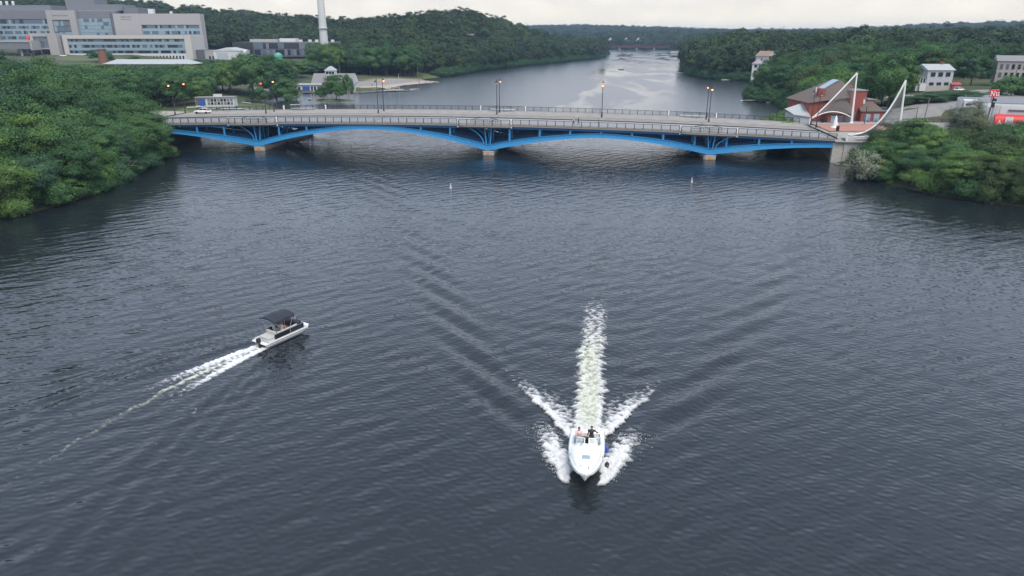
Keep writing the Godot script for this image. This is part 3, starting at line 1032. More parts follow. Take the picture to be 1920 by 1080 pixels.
# every hillside tree: the nearest stand as objects, the rest as one mass
func plant_hills() -> void:
	var spots := []
	for p in jittered(-720, 160, -1120, -480, 9.4):
		spots.append([p, 1.15])
	for p in jittered(100, 720, -1020, -416, 9.4):
		spots.append([p, 1.15])
	for p in jittered(-300, 1500, -1800, -1000, 12.5):
		spots.append([p, 1.25])
	for p in jittered(-300, 2700, -3700, -1780, 24.0):
		spots.append([p, 2.1])
	var things := 0
	var at := [[], [], [], [], []]
	var tint := [[], [], [], [], []]
	for s in spots:
		var p: Vector2 = s[0]
		if (p.y < -1000 and p.y > -1120 and s[1] < 1.2) or not in_view(p.x, p.y, 30.0) or bare(p.x, p.y, 1.5):
			continue
		if s[1] < 1.2 and p.x < 100 and ((p.y > -640 and p.x < -225) or (p.y > -592 and p.x < -122)):
			continue
		var sd := shore_distance(p.x, p.y)
		if sd < 1.0:
			continue
		var y := land_height(p.x, p.y)
		var size: float = s[1] * rng.randf_range(0.72, 1.35)
		var tall: float = (size if s[1] < 2.0 else 1.25 * rng.randf_range(0.8, 1.2)) * rng.randf_range(0.8, 1.1)
		var d: float = -p.y
		if s[1] < 1.2 and things < 270 and (d < 560 or (p.x < 100 and sd < 26 and p.x > -80)):
			var side: bool = p.x > 80
			plant("hillside_tree", "far", things, pick([M.leaf_forest, M.leaf_forest_light, M.leaf_forest_blue]), Vector3(p.x, y, p.y), rng.randf() * TAU, size, tall, "dark green tree in the forest along the right shore" if side else "dark green tree on the wooded hill by the lake, left of the far water", "tree", "forest trees on the right shore" if side else "forest trees on the rounded hill")
			things += 1
			continue
		var k := rng.randi() % 5
		at[k].append(Transform3D(Basis(Vector3.UP, rng.randf() * TAU).scaled(Vector3(size, tall, size)), Vector3(p.x, y, p.y)))
		var f := rng.randf_range(0.68, 1.55)
		var w := rng.randf_range(0.0, 0.35)
		tint[k].append(Color(0.044 * f * (1.0 + w), 0.080 * f * (1.0 + w * 0.5), 0.036 * f))
	var forest := Node3D.new()
	forest.name = numbered("forest")
	add_child(forest)
	tag(forest, "dense deciduous forest covering the hills beyond the lake", "forest")
	forest.set_meta("kind", "stuff")
	var m := material("leaf_mass", Color.WHITE, 0.65)
	m.metallic_specular = 0.3
	m.backlight_enabled = true
	m.backlight = Color(0.35, 0.4, 0.25)
	var total := 0
	for k in 5:
		var mm := MultiMesh.new()
		mm.transform_format = MultiMesh.TRANSFORM_3D
		mm.use_colors = true
		mm.mesh = protos.far[k][0]
		mm.instance_count = at[k].size()
		for i in at[k].size():
			mm.set_instance_transform(i, at[k][i])
			mm.set_instance_color(i, tint[k][i])
		var o := MultiMeshInstance3D.new()
		o.name = "canopy"
		o.multimesh = mm
		o.material_override = m
		forest.add_child(o, true)
		o.set_meta("kind", "stuff")
		total += at[k].size()
	# low growth that hides the soil along the far shores
	var low := []
	for i in SHORE.size() - 1:
		var a := SHORE[i]
		var b := SHORE[i + 1]
		if a.y > -176.0 or (a.x < -38.0 and a.y > -460.0):
			continue
		var out := Vector2(-(b.y - a.y), b.x - a.x).normalized()
		var n := int(a.distance_to(b) / 2.6)
		for k in n:
			for row in 2:
				var q := a.lerp(b, (k + rng.randf()) / n)
				var e := q + out * 2.0
				var inland := out if shore_distance(e.x, e.y) > 0.0 else -out
				q += inland * (0.5 + 3.0 * row + rng.randf_range(-0.6, 0.9))
				if bare(q.x, q.y, -4.0):
					continue
				var size := rng.randf_range(0.9, 1.6)
				low.append(Transform3D(Basis(Vector3.UP, rng.randf() * TAU).scaled(Vector3(size, size * rng.randf_range(0.6, 1.1), size)), Vector3(q.x, land_height(q.x, q.y) - 0.4, q.y)))
	var under := MultiMeshInstance3D.new()
	var um := MultiMesh.new()
	um.transform_format = MultiMesh.TRANSFORM_3D
	um.mesh = protos.bush[1][0]
	um.instance_count = low.size()
	for i in low.size():
		um.set_instance_transform(i, low[i])
	under.name = numbered("undergrowth")
	under.multimesh = um
	under.material_override = M.leaf_deep
	add_child(under)
	under.set_meta("kind", "stuff")
	tag(under, "low dark green undergrowth along the far shores of the lake", "undergrowth")
	print("hill trees ", things, " mass ", total)

# ---------------------------------------------------------------- the bridge (own axes: x along, z south, y up)
const PIERS := [-56.5, 0.0, 50.6]
const S0 := -90.0
const S1 := 77.0

func deck_y(s: float) -> float:      # underside of the fascia
	return 6.8 - 2.45e-4 * (s + 16.0) * (s + 16.0)

func rib_low(s: float) -> float:
	if s < PIERS[0]:
		var t: float = (PIERS[0] - s) / 33.5
		return 1.1 + 3.3 * (1.0 - pow(1.0 - t, 1.7))
	if s > PIERS[2]:
		var t: float = clampf((s - PIERS[2]) / 26.0, 0.0, 1.0)
		return 1.15 + 2.1 * (1.0 - pow(1.0 - t, 2.0))
	for k in 2:
		if s <= PIERS[k + 1]:
			var mid: float = (PIERS[k] + PIERS[k + 1]) / 2.0
			var t: float = (s - mid) / (PIERS[k + 1] - mid)
			return 1.1 + (4.6 if k == 0 else 3.4) * (1.0 - pow(absf(t), 1.75))
	return 1.1

func rib_high(s: float) -> float:
	var near := 1e9
	for p in PIERS:
		near = minf(near, absf(s - p))
	return minf(rib_low(s) + lerpf(1.32, 0.92, sstep(0.0, 20.0, near)), deck_y(s) - 0.28)

# a strip that follows the deck: z0 > z1, top at the deck plus y1
func strip(b: MB, z0: float, z1: float, y0: float, y1: float, a := S0, e := S1, step := 3.0) -> void:
	var k := maxi(1, int((e - a) / step))
	for i in k:
		var s := lerpf(a, e, float(i) / k)
		var t := lerpf(a, e, float(i + 1) / k)
		var p := deck_y(s)
		var q := deck_y(t)
		b.quad(Vector3(s, p + y0, z0), Vector3(t, q + y0, z0), Vector3(t, q + y1, z0), Vector3(s, p + y1, z0))
		b.quad(Vector3(t, q + y0, z1), Vector3(s, p + y0, z1), Vector3(s, p + y1, z1), Vector3(t, q + y1, z1))
		b.quad(Vector3(s, p + y1, z0), Vector3(t, q + y1, z0), Vector3(t, q + y1, z1), Vector3(s, p + y1, z1))
		b.quad(Vector3(s, p + y0, z1), Vector3(t, q + y0, z1), Vector3(t, q + y0, z0), Vector3(s, p + y0, z0))
		if i == 0:
			b.quad(Vector3(s, p + y0, z1), Vector3(s, p + y0, z0), Vector3(s, p + y1, z0), Vector3(s, p + y1, z1))
		if i == k - 1:
			b.quad(Vector3(t, q + y0, z0), Vector3(t, q + y0, z1), Vector3(t, q + y1, z1), Vector3(t, q + y1, z0))

func bay_out(s: float) -> float:     # how far the lookouts over the piers swing out
	for p in PIERS:
		if absf(s - p + 0.8) < 6.2:
			return 0.95 * pow(maxf(0.0, 1.0 - pow(absf(s - p + 0.8) / 6.2, 4.0)), 0.5)
	return 0.0

func make_bridge() -> void:
	var br := thing("arch_bridge", "long blue steel arch bridge carrying a concrete road over the lake", "bridge", Vector3(B0.x, 0, B0.y), -0.12435)
	var b := MB.new()
	strip(b, -0.25, -31.75, 0.0, 0.4)
	put("deck_slab", b, M.concrete, br)
	# fascias, swinging out at the lookouts
	for side in 2:
		b = MB.new()
		var rings := []
		var s := S0
		while s <= S1 + 0.01:
			var o := bay_out(s)
			var y := deck_y(s) - (0.1 if o > 0.0 else 0.0)
			var z := 0.0 + o if side == 0 else -32.0 - o
			var d := -1.0 if side == 0 else 1.0
			var ring := [Vector3(s, y, z + d * (0.5 + o)), Vector3(s, y, z), Vector3(s, y + 0.33, z), Vector3(s, y + 0.36, z - d * 0.05), Vector3(s, y + 0.5, z - d * 0.05), Vector3(s, y + 0.5, z + d * (0.3 + o))]
			if side == 1:
				ring.reverse()
			rings.append(ring)
			s += 0.5
		for i in rings.size() - 1:
			for j in 5:
				b.quad(rings[i][j], rings[i + 1][j], rings[i + 1][j + 1], rings[i][j + 1])
		b.col = Color(0.93, 0.92, 0.9)
		put("fascia", b, M.concrete, br)
	# what lies on the slab, from the south side to the north
	for q in [["sidewalk", -0.55, -12.7, 0.40, 0.47, M.walk], ["gutter_rail", -12.72, -12.94, 0.40, 0.66, M.dark_steel], ["roadway", -12.96, -22.9, 0.40, 0.415, M.road_grey], ["median_strip", -20.6, -27.4, 0.415, 0.47, M.median], ["roadway", -22.92, -30.3, 0.40, 0.412, M.road], ["sidewalk", -30.32, -31.45, 0.40, 0.52, M.walk]]:
		b = MB.new()
		if q[0] == "roadway" and q[1] < -20.0:
			strip(b, -27.42, -30.3, q[3], q[4])
		elif q[0] == "roadway":
			strip(b, -12.96, -20.58, q[3], q[4])
		else:
			strip(b, q[1], q[2], q[3], q[4])
		put(q[0], b, q[5], br)
	for s in [-56.5, -28.2, 0.0, 25.3, 50.6, 76.4]:
		for q in [[-0.7, -12.6, 0.475], [-13.1, -20.5, 0.422], [-27.5, -30.2, 0.42]]:
			b = MB.new()
			b.box(Vector3(s, deck_y(s) + q[2], (q[0] + q[1]) / 2.0), Vector3(0.16, 0.012, q[0] - q[1]))
			put("expansion_joint", b, M.dark_steel, br)
	# arch ribs, their posts, and the beams under the slab
	var lines := [-0.55, -5.0, -9.6, -16.5, -21.4, -31.45]
	var ends := [S0, PIERS[0], PIERS[1], PIERS[2], S1]
	for li in lines.size():
		var z: float = lines[li]
		for k in 4:
			b = MB.new()
			var n := 22
			for i in n:
				var s := lerpf(ends[k], ends[k + 1], float(i) / n)
				var t := lerpf(ends[k], ends[k + 1], float(i + 1) / n)
				var l0 := rib_low(s)
				var l1 := rib_low(t)
				var h0 := rib_high(s)
				var h1 := rib_high(t)
				for side in [0.14, -0.14]:
					var e: float = side
					if side > 0:
						b.quad(Vector3(s, l0, z + e), Vector3(t, l1, z + e), Vector3(t, h1, z + e), Vector3(s, h0, z + e))
					else:
						b.quad(Vector3(t, l1, z + e), Vector3(s, l0, z + e), Vector3(s, h0, z + e), Vector3(t, h1, z + e))
				# flanges
				for f in 2:
					var y0 := (h0 if f else l0) - 0.03
					var y1 := (h1 if f else l1) - 0.03
					var w := 0.3
					b.quad(Vector3(s, y0, z + w), Vector3(t, y1, z + w), Vector3(t, y1 + 0.06, z + w), Vector3(s, y0 + 0.06, z + w))
					b.quad(Vector3(t, y1, z - w), Vector3(s, y0, z - w), Vector3(s, y0 + 0.06, z - w), Vector3(t, y1 + 0.06, z - w))
					b.quad(Vector3(s, y0 + 0.06, z + w), Vector3(t, y1 + 0.06, z + w), Vector3(t, y1 + 0.06, z - w), Vector3(s, y0 + 0.06, z - w))
					b.quad(Vector3(s, y0, z - w), Vector3(t, y1, z - w), Vector3(t, y1, z + w), Vector3(s, y0, z + w))
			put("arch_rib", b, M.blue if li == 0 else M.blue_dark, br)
		b = MB.new()
		strip(b, z + 0.12, z - 0.12, -0.55, -0.01)
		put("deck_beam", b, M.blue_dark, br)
	for z in lines:
		var s := -86.0
		while s < 76.0:
			var gap := deck_y(s) - 0.5 - rib_high(s)
			var skip := false
			for p in PIERS:
				skip = skip or absf(s - p) < 3.0
			if gap > 0.25 and not skip and (z == lines[0] or z == lines[1] or z == lines[3] or z == lines[5]):
				b = MB.new()
				var y0 := rib_high(s)
				b.box(Vector3(s, (y0 + deck_y(s) - 0.5) / 2.0 + 0.02, z), Vector3(0.42, deck_y(s) - 0.5 - y0, 0.2))
				b.box(Vector3(s, (y0 + deck_y(s) - 0.5) / 2.0 + 0.02, z), Vector3(0.06, deck_y(s) - 0.5 - y0, 0.44))
				put("spandrel_post", b, M.blue, br)
			s += 7.0
	for k in 3:
		var p: float = PIERS[k]
		var y := rib_high(p)
		for z in [-0.55, -5.0, -16.5, -31.45]:
			for e in [-0.42, 0.42]:
				b = MB.new()
				b.bar(Vector3(p + e, y - 0.05, z), Vector3(p + e * 1.9, deck_y(p) - 0.45, z), 0.28, 0.24)
				put("pier_post", b, M.blue, br)
			# a curved brace that leans away from the pier
			b = MB.new()
			var way := 1.0 if k == 2 else -1.0
			var pts := []
			for i in 9:
				var t := i / 8.0
				pts.append(Vector3(p + way * (1.0 + 3.4 * pow(t, 1.9)), lerpf(y - 0.1, deck_y(p) - 0.5, pow(t, 0.85)), z))
			for i in 8:
				b.bar(pts[i], pts[i + 1], 0.26, 0.2)
			put("curved_brace", b, M.blue, br)
		# hourglass cross frames between the ribs
		for g in [[-0.55, -5.0], [-5.0, -9.6], [-16.5, -21.4]]:
			for s in [p - 0.9, p + 5.5] if k == 0 else [p]:
				for e in 2:
					b = MB.new()
					var a: float = g[e]
					var c: float = (g[0] + g[1]) / 2.0
					var pts := []
					for i in 11:
						var t := i / 10.0
						pts.append(Vector3(s, lerpf(rib_high(s) - 0.1, deck_y(s) - 0.5, t), lerpf(a, c, pow(sin(PI * t), 0.9) * 0.92)))
					for i in 10:
						b.bar(pts[i], pts[i + 1], 0.22, 0.22)
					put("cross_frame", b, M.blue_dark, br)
		# piers: two long bodies with cut ends, a mark on the south face
		for body in [[-0.1, -13.6], [-15.4, -31.9]]:
			b = MB.new()
			for layer in [[-3.5, 0.30, 1.0, Color(0.62, 0.58, 0.52)], [0.30, 0.86, 1.0, Color(1.0, 0.99, 0.96)], [0.86, 1.05, 1.06, Color(1.05, 1.04, 1.02)]]:
				b.col = layer[3]
				var w: float = 1.36 * layer[2]
				var e: float = 0.1 * (layer[2] - 1.0) * 10.0
				var o := [Vector2(p - w, body[0] - 0.35 + e), Vector2(p - w + 0.35, body[0] + e), Vector2(p + w - 0.35, body[0] + e), Vector2(p + w, body[0] - 0.35 + e), Vector2(p + w, body[1] + 0.9 - e), Vector2(p + 0.5, body[1] - e), Vector2(p - 0.5, body[1] - e), Vector2(p - w, body[1] + 0.9 - e)]
				o.reverse()
				b.prism(o, layer[0], layer[1])
			var pier := put("pier", b, M.concrete_pale, br)
			if body[0] > -1.0:
				var m := MB.new()
				m.box(Vector3(p - 0.05, 0.58, -0.08), Vector3(0.62, 0.52, 0.06))
				put("pier_marker", m, M.marker_orange, pier)
				for z in [-0.55, -5.0, -9.6]:
					m = MB.new()
					m.box(Vector3(p, 1.09, z), Vector3(0.9, 0.12, 0.6))
					put("bearing", m, M.dark_steel, pier)
	# railings: posts 2 m apart, a top rail, a foot rail and thin balusters
	for side in 2:
		var zs := -0.18 if side == 0 else -31.82
		var out := 1.0 if side == 0 else -1.0
		var line := func(s: float) -> Vector3:
			return Vector3(s, deck_y(s) + 0.42, zs + out * bay_out(s))
		var breaks := [S0]
		for p in PIERS:
			breaks.append_array([p - 7.0, p + 5.4])
		breaks.append(S1 + 0.5)
		for k in breaks.size() - 1:
			var a: float = breaks[k] + 0.25
			var e: float = breaks[k + 1] - 0.25
			var n := int(roundf((e - a) / 2.0))
			var rail := MB.new()
			var thin := MB.new()
			var fine := int(roundf((e - a) / 0.6))
			for i in fine:
				var u: Vector3 = line.call(lerpf(a, e, float(i) / fine))
				var w: Vector3 = line.call(lerpf(a, e, float(i + 1) / fine))
				rail.bar(u + Vector3(0, 1.16, 0), w + Vector3(0, 1.16, 0), 0.10, 0.08)
				rail.bar(u + Vector3(0, 0.16, 0), w + Vector3(0, 0.16, 0), 0.05, 0.05)
				for t in [0.1, 0.3, 0.5, 0.7, 0.9]:
					var q := u.lerp(w, t)
					thin.bar(q + Vector3(0, 0.17, 0), q + Vector3(0, 1.13, 0), 0.026, 0.022)
			put("top_rail", rail, M.dark_steel, br)
			put("balusters", thin, M.dark_steel, br).set_meta("kind", "stuff")
			for i in n + 1:
				var q: Vector3 = line.call(lerpf(a, e, float(i) / n))
				var m := MB.new()
				m.box(q + Vector3(0, 0.58, 0), Vector3(0.13, 1.12, 0.13))
				m.box(q + Vector3(0, 0.05, -out * 0.04), Vector3(0.26, 0.1, 0.3))
				put("railing_post", m, M.dark_steel, br)
		# white end posts either side of each lookout, and its curved bench rail
		for p in PIERS:
			for e in [[-7.0, 1.0], [5.4, -1.0]]:
				var q: Vector3 = line.call(p + e[0])
				var m := MB.new()
				var o: float = e[1]
				m.loft([[q + Vector3(-0.19, -0.75, 0.16), q + Vector3(0.19, -0.75, 0.16), q + Vector3(0.19, -0.75, -0.2), q + Vector3(-0.19, -0.75, -0.2)], [q + Vector3(-0.17, 0.9, 0.16), q + Vector3(0.17, 0.9, 0.16), q + Vector3(0.17, 0.9, -0.2), q + Vector3(-0.17, 0.9, -0.2)],
					[q + Vector3(-0.17 + 0.1 * o, 1.22, 0.16), q + Vector3(0.17 + 0.1 * o, 1.22, 0.16), q + Vector3(0.17 + 0.1 * o, 1.22, -0.2), q + Vector3(-0.17 + 0.1 * o, 1.22, -0.2)]])
				put("end_post", m, M.white_paint, br)
			var arch := MB.new()
			var pts := []
			for i in 15:
				var t := i / 14.0
				var s: float = p - 0.8 + lerpf(-3.4, 3.4, t)
				pts.append(Vector3(s, deck_y(s) + 0.5 + 0.85 + 0.42 * sin(PI * t), zs - out * (0.9 + 0.5 * sin(PI * t))))
			for i in 14:
				arch.bar(pts[i], pts[i + 1], 0.34, 0.07)
				var f: Vector3 = pts[i]
				arch.bar(f, Vector3(f.x, deck_y(f.x) + 0.48, f.z), 0.035, 0.035)
			put("bench_back", arch, M.dark_steel, br)
			var seat := MB.new()
			for i in 14:
				var u: Vector3 = pts[i]
				var w: Vector3 = pts[i + 1]
				seat.bar(Vector3(u.x, deck_y(u.x) + 0.95, u.z - out * 0.35), Vector3(w.x, deck_y(w.x) + 0.95, w.z - out * 0.35), 0.5, 0.06)
			put("bench_seat", seat, M.white_paint if side == 1 else M.wood_grey, br)
	# the right abutment in cast panels, and the hidden left one
	for q in [[76.7, 79.0, 0.0], [79.0, 82.4, 0.15], [82.4, 86.0, 0.15], [86.0, 91.0, 0.15]]:
		b = MB.new()
		b.box(Vector3((q[0] + q[1]) / 2.0, 1.95, -0.6 + q[2] - 0.2), Vector3(q[1] - q[0] - 0.05, 4.6 + (0.0 if q[2] == 0.0 else 0.5), 1.1), 0.0, 0.04)
		b.box(Vector3((q[0] + q[1]) / 2.0, -1.9, -0.6 + q[2] - 0.23), Vector3(q[1] - q[0] - 0.05, 3.0, 1.0))
		put("abutment_panel", b, M.concrete_pale, br)
	b = MB.new()
	b.box(Vector3(78.4, 1.0, -16.0), Vector3(2.4, 6.6, 31.0))
	b.box(Vector3(-91.0, 1.6, -16.0), Vector3(2.4, 7.2, 31.6))
	b.box(Vector3(84.0, 4.55, -0.42), Vector3(14.0, 0.16, 1.5))
	put("abutment", b, M.concrete, br)

# tall lamps in pairs along the middle of the road
func make_lamps() -> void:
	var proto := thing("street_lamp", "black street lamp", "street lamp")
	var b := MB.new()
	b.lathe([Vector2(0.0, 0.0), Vector2(0.26, 0.0), Vector2(0.26, 0.12), Vector2(0.19, 0.2), Vector2(0.17, 0.75), Vector2(0.2, 0.82), Vector2(0.12, 0.95), Vector2(0.0, 0.95)], 10)
	put("base", b, M.dark_steel, proto)
	b = MB.new()
	b.tube([Vector3(0, 0.9, 0), Vector3(0, 4.5, 0), Vector3(0, 8.5, 0)], 0.1, 0.065, 8)
	b.lathe([Vector2(0.0, 8.48), Vector2(0.08, 8.5), Vector2(0.05, 8.62), Vector2(0.09, 8.7), Vector2(0.0, 8.82)], 8)
	put("pole", b, M.dark_steel, proto)
	b = MB.new()
	var pts := []
	for i in 9:
		var t := i / 8.0
		pts.append(Vector3(0, 8.0 + 0.5 * sin(PI * 0.5 * t) - 0.12 * t * t, 1.15 * t))
	b.tube(pts, 0.045, 0.04, 6)
	b.tube([Vector3(0, 7.5, 0), Vector3(0, 7.75, 0.35), Vector3(0, 8.2, 0.55)], 0.022, 0.022, 5)
	put("arm", b, M.dark_steel, proto)
	b = MB.new()
	b.lathe([Vector2(0.0, 8.42), Vector2(0.07, 8.4), Vector2(0.1, 8.22), Vector2(0.28, 8.02), Vector2(0.31, 7.94), Vector2(0.0, 7.95)], 12, Vector3(0, 0, 1.15))
	put("lantern", b, M.dark_steel, proto)
	b = MB.new()
	b.lathe([Vector2(0.0, 7.945), Vector2(0.25, 7.94), Vector2(0.22, 7.74), Vector2(0.12, 7.62), Vector2(0.0, 7.6)], 12, Vector3(0, 0, 1.15))
	var glass := put("lamp_glass", b, M.lamp_off, proto)
	var spots := [-90.3, -64.0, -32.7, -1.0, 26.0, 52.7, 78.7]
	var where := ["at the bridge's left end, behind the bank trees", "left of the white boat racks beyond the rail", "in front of the cove, right of the island", "above the middle pier", "alone against the open water right of mid-bridge", "above the right-hand pier", "beside the white sail sculpture at the right end"]
	var all := []
	for i in spots.size():
		for k in 2:
			var p := from_deck(spots[i], 21.6 if k == 0 else 26.6)
			var at := Vector3(p.x, deck_y(spots[i]) + 0.47, p.y)
			var label := "%s black lamp post of the pair %s" % ["near" if k == 0 else "far", where[i]]
			var o := proto if all.is_empty() else copy(proto, at, 0.0)
			o.position = at
			o.rotation.y = -0.12435 + (0.0 if k == 0 else PI)
			o.set_meta("label", label)
			o.set_meta("group", "paired lamps along the bridge")
			all.append(o)
	for j in all.size():
		var i := j / 2
		var k := j % 2
		if i == 6 or (k == 0 and (i == 2 or i == 3)):
			continue
		var red := i == 1 and k == 0
		(all[j].get_node("lamp_glass") as MeshInstance3D).material_override = M.lamp_red if red else M.lamp_on
		var l := OmniLight3D.new()
		l.name = "bulb_light"
		l.light_color = Color(1.0, 0.36, 0.3) if red else Color(1.0, 0.66, 0.36)
		l.light_energy = 3.0
		l.light_size = 0.15
		l.omni_range = 30.0
		l.omni_attenuation = 2.0
		l.shadow_enabled = true
		l.position = Vector3(0, 7.78, 1.15)
		all[j].add_child(l)

# two tall white sails of bent pipe with netting between
func make_sails() -> void:
	for k in 2:
		var n := 31.3 if k == 0 else 0.45
		var p := from_deck(79.5, n)
		var o := thing("sail_sculpture", "tall white pipe sail with grey netting in front of the brick building" if k == 0 else "tall white pipe sail with grey netting above the concrete abutment", "sculpture", Vector3(p.x, 5.0, p.y), -0.12435, "white sail sculptures at the bridge's right end")
		var up := []
		var low := []
		var top := Vector3(10.0, 12.6, 0)
		var foot := Vector3(10.5, 0.4 if k == 0 else 0.2, 0)
		for i in 21:
			var t := i / 20.0
			if k == 0:
				up.append(Vector3(0.4 + 9.6 * pow(t, 0.92), 1.2 + 11.4 * pow(t, 1.04), 0))
				low.append(Vector3(0.4 + 9.7 * t, 1.2 + 2.2 * sin(PI * 0.84 * t) * (1.0 - 0.15 * t) - 0.35 * t, 0))
			else:
				up.append(Vector3(0.0 + 10.0 * pow(t, 0.62), 1.1 + 11.5 * pow(t, 1.75), 0))
				low.append(Vector3(0.0 + 10.2 * t, 1.1 - 0.5 * sin(PI * minf(t * 2.0, 1.0)) + 1.4 * sstep(0.3, 0.85, t) - 0.6 * sstep(0.85, 1.0, t), 0))
		var b := MB.new()
		b.tube(up, 0.17, 0.2, 8)
		put("upper_pipe", b, M.white_paint, o)
		b = MB.new()
		b.tube(low, 0.14, 0.12, 8)
		put("lower_pipe", b, M.white_paint, o)
		b = MB.new()
		b.tube([foot, foot.lerp(top, 0.5), top], 0.30, 0.17, 8)
		b.lathe([Vector2(0.0, foot.y - 0.3), Vector2(0.6, foot.y - 0.3), Vector2(0.5, foot.y), Vector2(0.0, foot.y)], 10, Vector3(foot.x, 0, 0))
		put("mast", b, M.white_paint, o)
		b = MB.new()
		b.tube([Vector3(0.0 if k else 0.1, -0.2 if k == 0 else -4.6, 0), Vector3(0.2 if k == 0 else 0.0, 1.25, 0)], 0.16 if k == 0 else 0.11, 0.16, 8)
		put("foot_post", b, M.white_paint, o)
		# netting: wires from the upper pipe to the lower one, and across them
		b = MB.new()
		for i in range(1, 60):
			var t := i / 60.0
			b.bar(at_curve(up, t), at_curve(low, t), 0.028)
		for j in range(1, 40):
			var f := j / 40.0
			for i in 30:
				var t := i / 30.0
				var u := (i + 1) / 30.0
				b.bar(at_curve(up, t).lerp(at_curve(low, t), f), at_curve(up, u).lerp(at_curve(low, u), f), 0.024)
		var net := put("netting", b, M.net_wire, o)
		net.set_meta("kind", "stuff")

func at_curve(p: Array, t: float) -> Vector3:
	var f := t * (p.size() - 1)
	var i := mini(int(f), p.size() - 2)
	return (p[i] as Vector3).lerp(p[i + 1], f - i)

# ---------------------------------------------------------------- buildings
# a run of panes set in the face z, each its own part
func ribbon(o: Node, x0: float, x1: float, y0: float, y1: float, z: float, n: int, mats: Array, called := "window_pane", gap := 0.12) -> void:
	var w := (x1 - x0) / n
	var shared := BoxMesh.new()
	shared.size = Vector3(w - gap, y1 - y0, 0.24)
	for i in n:
		var p := put(called, shared, pick(mats), o)
		p.position = Vector3(x0 + w * (i + 0.5), (y0 + y1) / 2.0, z)

func slab(o: Node, called: String, x0: float, x1: float, y0: float, y1: float, z0: float, z1: float, mat: Material, bevel := 0.0) -> MeshInstance3D:
	var b := MB.new()
	b.box(Vector3((x0 + x1) / 2.0, (y0 + y1) / 2.0, (z0 + z1) / 2.0), Vector3(x1 - x0, y1 - y0, absf(z1 - z0)), 0.0, bevel)
	return put(called, b, mat, o)

# lettering raised from a wall that faces +z
func letters(o: Node, text: String, at: Vector3, high: float, mat: Material, font := "Droid Sans") -> void:
	var t := TextMesh.new()
	t.text = text
	var f := SystemFont.new()
	f.font_names = PackedStringArray([font])
	t.font = f
	t.font_size = 64
	t.pixel_size = high / 64.0
	t.depth = 0.08
	t.curve_step = 4.0
	var p := put("lettering", t, mat, o)
	p.position = at

